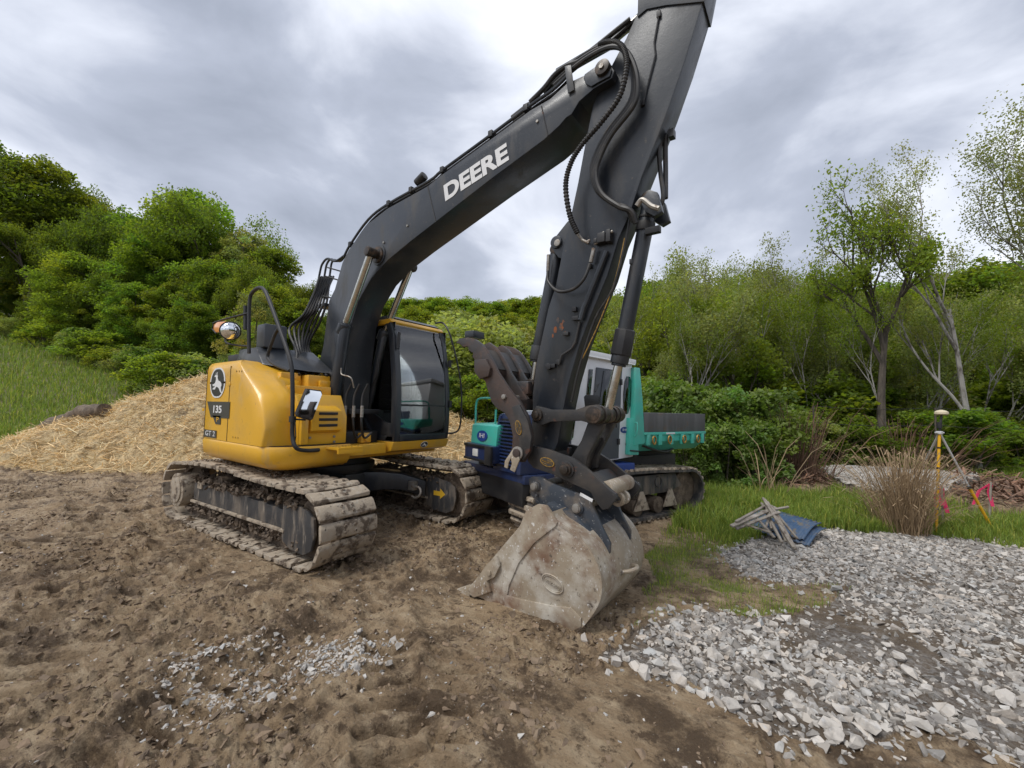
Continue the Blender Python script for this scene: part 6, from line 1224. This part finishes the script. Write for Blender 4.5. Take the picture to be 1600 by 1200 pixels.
# teal hood box with IHI badge
h0 = K.on_x(735, 690, .10).y; h1 = K.on_x(775, 680, .10).y
zt = K.on_x(740, 661, .10).z; zb = K.on_x(740, 692, .10).z
b = MB(); b.prism([(-.5, zb), (.10, zb), (.08, zt-.02), (.04, zt), (-.5, zt+.01)], h0, h1); hood = b.out('hood', M['teal'], CA, .02)
p = K.on_x(753.5, 681, .096)
M4 = axes((.098, p.y, p.z), (0, 1, 0), (-.08, 0, 1))
def ihi(M4, a, h, parent): o = flat(oval(a, h), M4, .004, 'maker_badge', M['bblue'], parent); t_ = text_part('IHI', M['decalw'], o, M4 @ Matrix.Translation((0, 0, .006)), h*1.2, sx=1.5, off=.0); return o
ihi(M4, .135, .070, hood)
b = MB(); b.tube([K.on_x(743, 661, -.05), K.on_x(744, 632, -.05), K.on_x(749, 623, -.05), K.on_x(766, 622, -.05), K.on_x(778, 622, -.05)], .014, 8, smooth=5); b.tube([K.on_x(774, 664, -.05), K.on_x(775, 640, -.05)], .014, 8); b.out('handrail', M['teal'], CA)
# bumper with lamps
b0 = K.on_x(726, 700, .18).y; b1 = K.on_x(768, 705, .18).y; z1_ = K.on_x(745, 694, .18).z; z0_ = K.on_x(745, 720, .18).z
b = MB(); b.box((-.1, b0, z0_), (.18, b1, z1_)); bmp = b.out('bumper', M['blue'], CA, .02)
b = MB(); b.box((.17, b0+.01, z1_-.035), (.20, b1, z1_)); b.box((.17, b0+.01, z0_), (.20, b1, z0_+.03)); b.box((.17, b1-.13, z0_-.02), (.21, b1+.02, z1_)); b.out('bumper_guard', M['black'], bmp, .01)
b = MB(); b.box((.17, (b0+b1)/2-.12, z0_+.055), (.19, (b0+b1)/2+.02, z1_-.06)); b.out('headlight', M['lamp'], bmp, .01)
# cab
kplate('cab_body', [(919, 553), (993, 568), (995, 714), (942, 724), (884, 736), (878, 700), (889, 655), (904, 598)], -.10, -1.02, 'white', bevel=.012, yref=-.04)
CB = bpy.data.objects['cab_body']
kplate('cab_roof', [(915, 549), (920, 546), (996, 562), (996, 569), (915, 556)], -.06, -1.05, 'white', bevel=.01, yref=-.04)
YS = -.098
kplate('door', [(931, 574), (970, 580), (968, 640), (964, 716), (928, 719), (912, 700), (925, 640)], YS, YS+.022, 'greyp', bevel=.006)
DR = bpy.data.objects['door']
def kwin(name, pts, y=YS, parent=CB, m='glassd'):
    o = kplate(name+'_recess', pts, y+.0235, y+.026, 'decalk', parent, 0); kplate(name, pts, y+.028, y+.033, m, parent, .001, yref=y+.0235); return o
kwin('door_window', [(943, 580), (948, 578), (962, 581), (964, 590), (958, 640), (951, 680), (946, 684), (926, 682), (925, 674), (935, 640), (940, 600)], parent=DR)
kwin('rear_side_window', [(976, 596), (979, 588), (984, 589), (987, 600), (984, 635), (981, 646), (977, 647), (974, 640), (974, 615)], y=YS-.02)
kwin('vent_window', [(920, 577), (926, 577), (922, 617), (916, 617)], y=YS-.02); kwin('front_quarter_window', [(893, 651), (899, 652), (895, 684), (892, 688), (882, 688), (884, 672), (888, 655)], y=YS-.02)
b = MB()
for px, py in ((970, 597), (966, 690)): p = K.on_y(px, py, -.075); b.box((p.x-.02, -.09, p.z-.04), (p.x+.02, -.06, p.z+.04))
b.out('door_hinge', M['black'], DR, .004)
p = K.on_y(977, 672, -.08); ihi(axes((p.x, -.095, p.z), (-1, 0, 0), (0, 0, 1)), .075, .042, CB)
b = MB(); cs = [K.on_y(a, c, .12) for a, c in ((912, 620), (915, 617), (932, 617), (935, 621), (934, 637), (914, 638))]; b.loft([cs, [c+Vector((-.04, -.01, 0)) for c in cs]]); mm_ = b.out('door_mirror', M['black'], CA, .008)
b = MB(); b.tube([K.on_y(922, 638, .1), K.on_y(921, 652, .02), K.on_y(918, 660, -.05)], .01, 6); b.tube([K.on_y(936, 600, -.05), K.on_y(930, 612, .08)], .008, 6); b.out('mirror_arm', M['black'], CA)
b = MB(); b.tube([K.on_y(966, 640, -.05), K.on_y(963, 655, -.04), K.on_y(963, 668, -.05)], .008, 6); b.out('door_handle', M['black'], DR)
# teal headboard and box behind the cab
kplate('headboard', [(993, 574), (1000, 575), (1004, 620), (1008, 693), (991, 696)], -.02, -.12, 'teal'); kplate('headboard', [(993, 574), (1000, 575), (1004, 620), (1008, 693), (991, 696)], -1.5, -1.6, 'teal', yref=-.02)
hb0, hb1 = K.xz(996, 578, -.02), K.xz(1000, 690, -.02)
b = MB(); b.box((hb1[0]-.0, -1.52, 1.0), (hb1[0]+.03, -.10, hb0[1]-.05)); b.out('headboard_panel', M['teal'], CA, .006)
b = MB()
for y_ in (-.35, -.7, -1.05): b.box((hb1[0]+.03, y_, 1.0), (hb1[0]+.06, y_+.05, hb0[1]-.06))
b.box((hb1[0]+.03, -1.5, 1.75), (hb1[0]+.07, -.12, 1.80)); b.out('headboard_rib', M['teal'], CA, .004)
kplate('side_locker', [(985, 653), (998, 655), (998, 711), (983, 711)], -.03, -.45, 'teal')
# dump bed
xb0 = K.xz(1008, 690, 0)[0]; xb1 = K.xz(1103, 690, 0)[0]
zr = K.on_y(1055, 675, 0).z; zbt = K.on_y(1055, 646, 0).z; zlo = K.on_y(1055, 692, 0).z
b = MB(); sec = [(-.03, zr), (-.03, zlo+.03), (-.20, zlo-.12), (-1.5, zlo-.12), (-1.66, zlo+.03), (-1.66, zr), (-1.62, zr), (-1.60, zlo+.05), (-1.46, zlo-.07), (-.24, zlo-.07), (-.09, zlo+.05), (-.07, zr)]
b.prism([(y_, z_) for y_, z_ in sec], xb1, xb0, axis='x'); bed = b.out('dump_bed', M['teal'], CA, .004)
kbox('bed_rim', (xb1, -.07, zr-.035), (xb0, .0, zr), 'teal', bed, .004); kbox('bed_rim', (xb1, -1.70, zr-.035), (xb0, -1.62, zr), 'teal', bed, .004)
n_ = 6
for k in range(n_):
    x_ = xb1+.08+(xb0-xb1-.16)*k/(n_-1); b = MB(); b.box((x_-.035, -.035, zlo-.02), (x_+.035, .0, zr-.03)); b.out('bed_rib', M['teal'], bed, .004)
for k in range(4):
    x_ = xb1+.22+(xb0-xb1-.40)*k/3; b = MB(); b.tube([(x_+.035*math.cos(a), .012, zr-.11+.055*math.sin(a)) for a in np.linspace(0, 6.283, 14)], .012, 6, cap=False); b.out('tie_ring', M['gold'], bed)
kbox('side_board', (xb1, -.055, zr+.003), (xb0, -.02, zbt), 'board', CA, .004); kbox('side_board', (xb1, -1.68, zr+.003), (xb0, -1.645, zbt), 'board', CA, .004)
kbox('tail_board', (xb1-.03, -1.66, zlo), (xb1-.002, -.03, zbt), 'board', CA, .004)
kbox('bed_subframe', (xb1+.2, -1.3, .72), (xb0, -.5, zlo-.14), 'black', CA, .01)

# small fittings that make the carrier read as a machine
b = MB(); b.tube([K.on_y(919, 553, -.05), K.on_y(904, 598, -.05), K.on_y(889, 655, -.05), K.on_y(879, 700, -.05)], .012, 6); b.out('windscreen_post', M['black'], CB)
b = MB(); b.tube([K.on_y(919, 556, -.055), K.on_y(992, 570, -.055)], .010, 6); b.out('rain_gutter', M['white'], CB)
b = MB(); b.tube([K.on_y(972, 572, -.085), K.on_y(968, 640, -.085), K.on_y(966, 716, -.085)], .005, 5); b.out('door_gap', M['decalk'], CB)
b = MB(); b.tube([K.on_y(992, 660, -.01), K.on_y(996, 662, .03), K.on_y(995, 678, .03), K.on_y(991, 682, -.01)], .008, 6, smooth=3); b.out('locker_handle', M['teal'], CA)
b = MB(); b.tube([K.on_y(985, 704, -.02), K.on_y(998, 705, -.02)], .010, 6); b.out('locker_sill', M['black'], CA)
b = MB(); b.tube([K.on_y(1003, 696, -.1), K.on_y(1020, 702, -.12), K.on_y(1040, 706, -.15), K.on_y(1052, 700, -.2)], .016, 8, smooth=4); b.out('tipping_hose', M['rubber'], CA)
for px, py, w_, c_ in ((980, 694, .03, 'decalk'), (993, 712, .03, 'decalk'), (1048, 677, .10, 'decalw')): p = K.on_y(px, py, -.09 if px < 985 else .002); flat([(-w_, .012), (w_, .012), (w_, -.012), (-w_, -.012)], axes(p, (-1, 0, 0), (0, 0, 1)), .002, 'small_label', M[c_], CA)
b = MB(); b.box((xb1+.3, -.9, .70), (xb1+.5, -.6, .95)); b.out('red_tank', mat('dull_red_paint', (0.30, 0.03, 0.02), 0.5), CA, .02)
# ------------------------------------------------------------------ survey tripod, stakes, scrap, fence, log
ZT = 5.6
def PL(px, py, Z): p = plan_px(px, Z); d = ray(px, py); return CAM+d*(((p-CAM).x*fh.x+(p-CAM).y*fh.y)/(d.x*fh.x+d.y*fh.y))
c0 = plan_px(1466, ZT); g = hz(c0.x, c0.y, False)
TP = empty('survey_tripod', 'yellow and silver surveying pole with bipod legs and cream antenna at its top', 'tripod', None, (c0.x, c0.y, g)); OF = Vector((c0.x, c0.y, g))
def part_w(b, name, m, bevel=0, root=TP, of=None): b.b.transform(Matrix.Translation(-(OF if of is None else of))); return b.out(name, M[m], root, bevel)
top, hubp = PL(1471, 645, ZT), PL(1468, 676, ZT); foot = PL(1462, 822, ZT); foot.z = hz(foot.x, foot.y, False)
b = MB(); b.tube([foot, foot.lerp(hubp, .99)], .016, 12); part_w(b, 'pole', 'pyel')
b = MB(); b.tube([hubp, top-Vector((0, 0, .03))], .013, 12); b.tube([hubp+Vector((0, 0, .06)), hubp+Vector((0, 0, .14))], .028, 12); part_w(b, 'pole_top', 'black')
b = MB(); b.tube([top-Vector((0, 0, .03)), top-Vector((0, 0, .015)), top+Vector((0, 0, .01)), top+Vector((0, 0, .03)), top+Vector((0, 0, .04))], .07, 24, rad=lambda i, n: (.05, .072, .07, .045, .012)[i]); part_w(b, 'antenna', 'dome')
l1 = U.on_z(1552, 831, 0.0); l2 = PL(1434, 728, ZT+.45)
m1 = hubp.lerp(l1, .55)
b = MB(); b.tube([hubp, m1], .013, 10); part_w(b, 'leg_upper', 'pwhite'); b = MB(); b.tube([m1, l1+Vector((0, 0, .02))], .018, 10); part_w(b, 'leg_lower', 'pyel'); b = MB(); b.tube([m1.lerp(hubp, .02), m1.lerp(l1, .03)], .024, 10); part_w(b, 'leg_clamp', 'black')
l2g = hubp+(l2-hubp)*2.05; l2g.z = 0; b = MB(); b.tube([hubp, hubp.lerp(l2g, .6)], .013, 10); part_w(b, 'leg_upper', 'pwhite'); b = MB(); b.tube([hubp.lerp(l2g, .6), l2g], .017, 10); part_w(b, 'leg_lower', 'pyel')
b = MB(); b.tube([hubp-Vector((0, 0, .02)), hubp+Vector((0, 0, .02))], .035, 12); b.tube([hubp-rh*.06, hubp+rh*.06], .012, 8); part_w(b, 'leg_hub', 'pwhite', .004)
for k in range(4):
    pz = foot.lerp(hubp, .25+.2*k); b = MB(); b.tube([pz-Vector((0, 0, .012)), pz+Vector((0, 0, .012))], .017, 12); part_w(b, 'pole_band', 'black')
def stake(px, pyb, Z, h, lean, label, tails):
    c = plan_px(px, Z); g = hz(c.x, c.y, False); R_ = empty('survey_stake', label, 'stake', None, (c.x, c.y, g)); of = Vector((c.x, c.y, g))
    b = MB(); t = c+Vector((0, 0, g+h))+rh*lean; c = Vector((c.x, c.y, g)); b.tube([c, t], .014, 6); part_w(b, 'post', 'wood', 0, R_, of)
    for k, (dx, dz, w_) in enumerate(tails):
        a = t+Vector((0, 0, -.02-.02*k)); e1 = a+rh*dx*.5+Vector((0, 0, dz*.35))+fh*.02; e2 = a+rh*dx+Vector((0, 0, dz))-fh*.03; b = MB(); u_ = Vector((0, 0, w_)) if abs(dx) > abs(dz) else rh*w_
        b.loft([[a-u_+fh*.002, a+u_+fh*.002, a+u_-fh*.002, a-u_-fh*.002], [e1-u_+fh*.002, e1+u_+fh*.002, e1+u_-fh*.002, e1-u_-fh*.002], [e2-u_*.8+fh*.002, e2+u_*.8+fh*.002, e2+u_*.8-fh*.002, e2-u_*.8-fh*.002]]); part_w(b, 'ribbon', 'pink', 0, R_, of)
stake(1467, 800, 5.9, .60, .0, 'wooden stake with bright pink ribbon hanging right beside the tripod pole', [(-.12, -.28, .03), (.04, -.34, .035), (-.03, -.22, .04)])
stake(1538, 785, 6.1, .62, .05, 'leaning stake with pink ribbon pulled to the left, right of the tripod', [(-.30, -.30, .025), (-.02, -.30, .03)])
stake(1417, 780, 7.0, .45, .0, 'short stake with faint pink ribbon behind the dry grass clump', [(-.03, -.2, .025), (.03, -.16, .02)])
# scrap: blue corrugated sheet with broken boards on it
sc = U.on_z(1215, 825, 0); SO = Vector((sc.x, sc.y, hz(sc.x, sc.y, False)))
b = MB(); q = [U.on_z(1155, 815, .10), U.on_z(1208, 797, .13), U.on_z(1284, 818, .12), U.on_z(1256, 844, .03)]
V_ = []; F_ = []; n, m_ = 46, 6
for i in range(n+1):
    for j in range(m_+1): u_, v_ = i/n, j/m_; p = (q[0]*(1-u_)+q[3]*u_)*(1-v_)+(q[1]*(1-u_)+q[2]*u_)*v_; V_.append((p.x, p.y, p.z+.010*math.sin(u_*n/4*2*math.pi*1.0)+.05*math.sin(v_*3.1)))
for i in range(n):
    for j in range(m_): a = i*(m_+1)+j; F_.append((a, a+1, a+m_+2, a+m_+1))
o_ = link('corrugated_sheet', np_mesh('corrugated_sheet', V_, F_, M['sheet'], None, True)); so_m = o_.modifiers.new('t', 'SOLIDIFY'); so_m.thickness = .004; tag(o_, 'faded blue corrugated sheet lying in the grass beside the gravel', 'sheet')
q = [v+Vector((.06, -.03, -.05)) for v in q]; V_ = [(v[0]+.05, v[1]-.04, v[2]-.05) for v in V_]
o_ = link('corrugated_sheet', np_mesh('corrugated_sheet', V_, F_, M['sheet'], None, True)); so_m = o_.modifiers.new('t', 'SOLIDIFY'); so_m.thickness = .004; tag(o_, 'second blue sheet lying lower, mostly hidden under the upper blue sheet', 'sheet')
brd = [((1143, 822), .20, (1212, 793), .32, .045), ((1150, 826), .16, (1218, 800), .30, .035), ((1195, 780), .40, (1206, 826), .14, .03), ((1192, 778), .42, (1240, 856), .03, .03), ((1199, 784), .38, (1235, 850), .05, .028), ((1210, 798), .30, (1243, 858), .02, .03), ((1188, 800), .28, (1232, 792), .34, .025), ((1160, 818), .20, (1205, 832), .18, .035), ((1206, 790), .34, (1228, 846), .06, .025), ((1190, 786), .34, (1222, 848), .06, .03), ((1204, 798), .30, (1195, 830), .12, .025), ((1196, 782), .40, (1246, 842), .06, .025), ((1150, 815), .24, (1200, 788), .34, .03), ((1180, 806), .26, (1210, 840), .1, .03)]
lbs = ['long weathered board lying across the left half of the blue sheet', 'second weathered board just in front of the long left one', 'short upright lath leaning at the left of the board heap', 'long grey lath sloping down to the right over the heap', 'thin lath beside the long sloping one', 'rightmost sloping lath touching the gravel', 'pale short stick lying crosswise on top of the heap', 'flat board at the front left corner of the sheet', 'narrow lath in the middle of the sloping bunch', 'left lath of the sloping bunch', 'small broken lath at the left foot of the bunch', 'uppermost lath of the bunch reaching furthest right', 'rear board behind the two long left ones', 'short board crossing the left foot of the bunch']
for k, ((a, c), z0, (d, e), z1, w_) in enumerate(brd):
    P0, P1_ = U.on_z(a, c, z0), U.on_z(d, e, z1); dd = (P1_-P0); b = MB(); b.box((0, -w_/2, -.010), (dd.length, w_/2, .010)); x_ = dd.normalized(); y_ = Vector((0, 0, 1)).cross(x_).normalized(); z_ = x_.cross(y_)
    o_ = b.out('weathered_board', M['wood'], None, .003); o_.matrix_world = Matrix(((x_.x, y_.x, z_.x, P0.x), (x_.y, y_.y, z_.y, P0.y), (x_.z, y_.z, z_.z, P0.z), (0, 0, 0, 1))) @ Matrix.Rotation(random.uniform(-.5, .5), 4, 'X'); tag(o_, lbs[k], 'board', 'broken boards on the blue sheet')
# rolled log of dirt left of the straw
b = MB(); L0, L1 = plan(-12.6, 11.3), plan(-10.0, 10.3); 
pts = [L0.lerp(L1, t) for t in np.linspace(0, 1, 7)]; pts = [Vector((p.x, p.y, hz(p.x, p.y, False)+.12+.04*math.sin(i*2.1))) for i, p in enumerate(pts)]
b.tube(pts, .2, 14, smooth=5, rad=lambda i, n: .19*(1+.12*math.sin(i*1.3))*(1 if 2 < i < n-3 else .75)); o_ = b.out('earth_log', M['mudlump'], None); tag(o_, 'dark earth-covered log lying at the left foot of the straw mound', 'log')
# wire fence behind the tripod
FN = empty('wire_fence', 'thin two-strand wire fence crossing the undergrowth behind the tripod', 'fence', None, tuple(plan_px(1400, 11.2)))
of = Vector(FN.location); fpts = [plan_px(px, Z) for px, Z in ((1270, 11.6), (1460, 11.0), (1660, 10.4), (1860, 10.0))]
for z_ in (1.15, 1.60):
    b = MB(); pp = []
    for a, c in zip(fpts[:-1], fpts[1:]):
        for k in range(5): t = k/5; p = a.lerp(c, t); pp.append(Vector((p.x, p.y, z_+.15-.25*t*(1-t))))
    b.tube(pp, .006, 5); part_w(b, 'wire', 'black', 0, FN, of)
for p in fpts: b = MB(); b.tube([Vector((p.x, p.y, -.1)), Vector((p.x+.02, p.y, 1.75))], .022, 8); part_w(b, 'fence_post', 'bark', 0, FN, of)
S.cycles.use_denoising = True
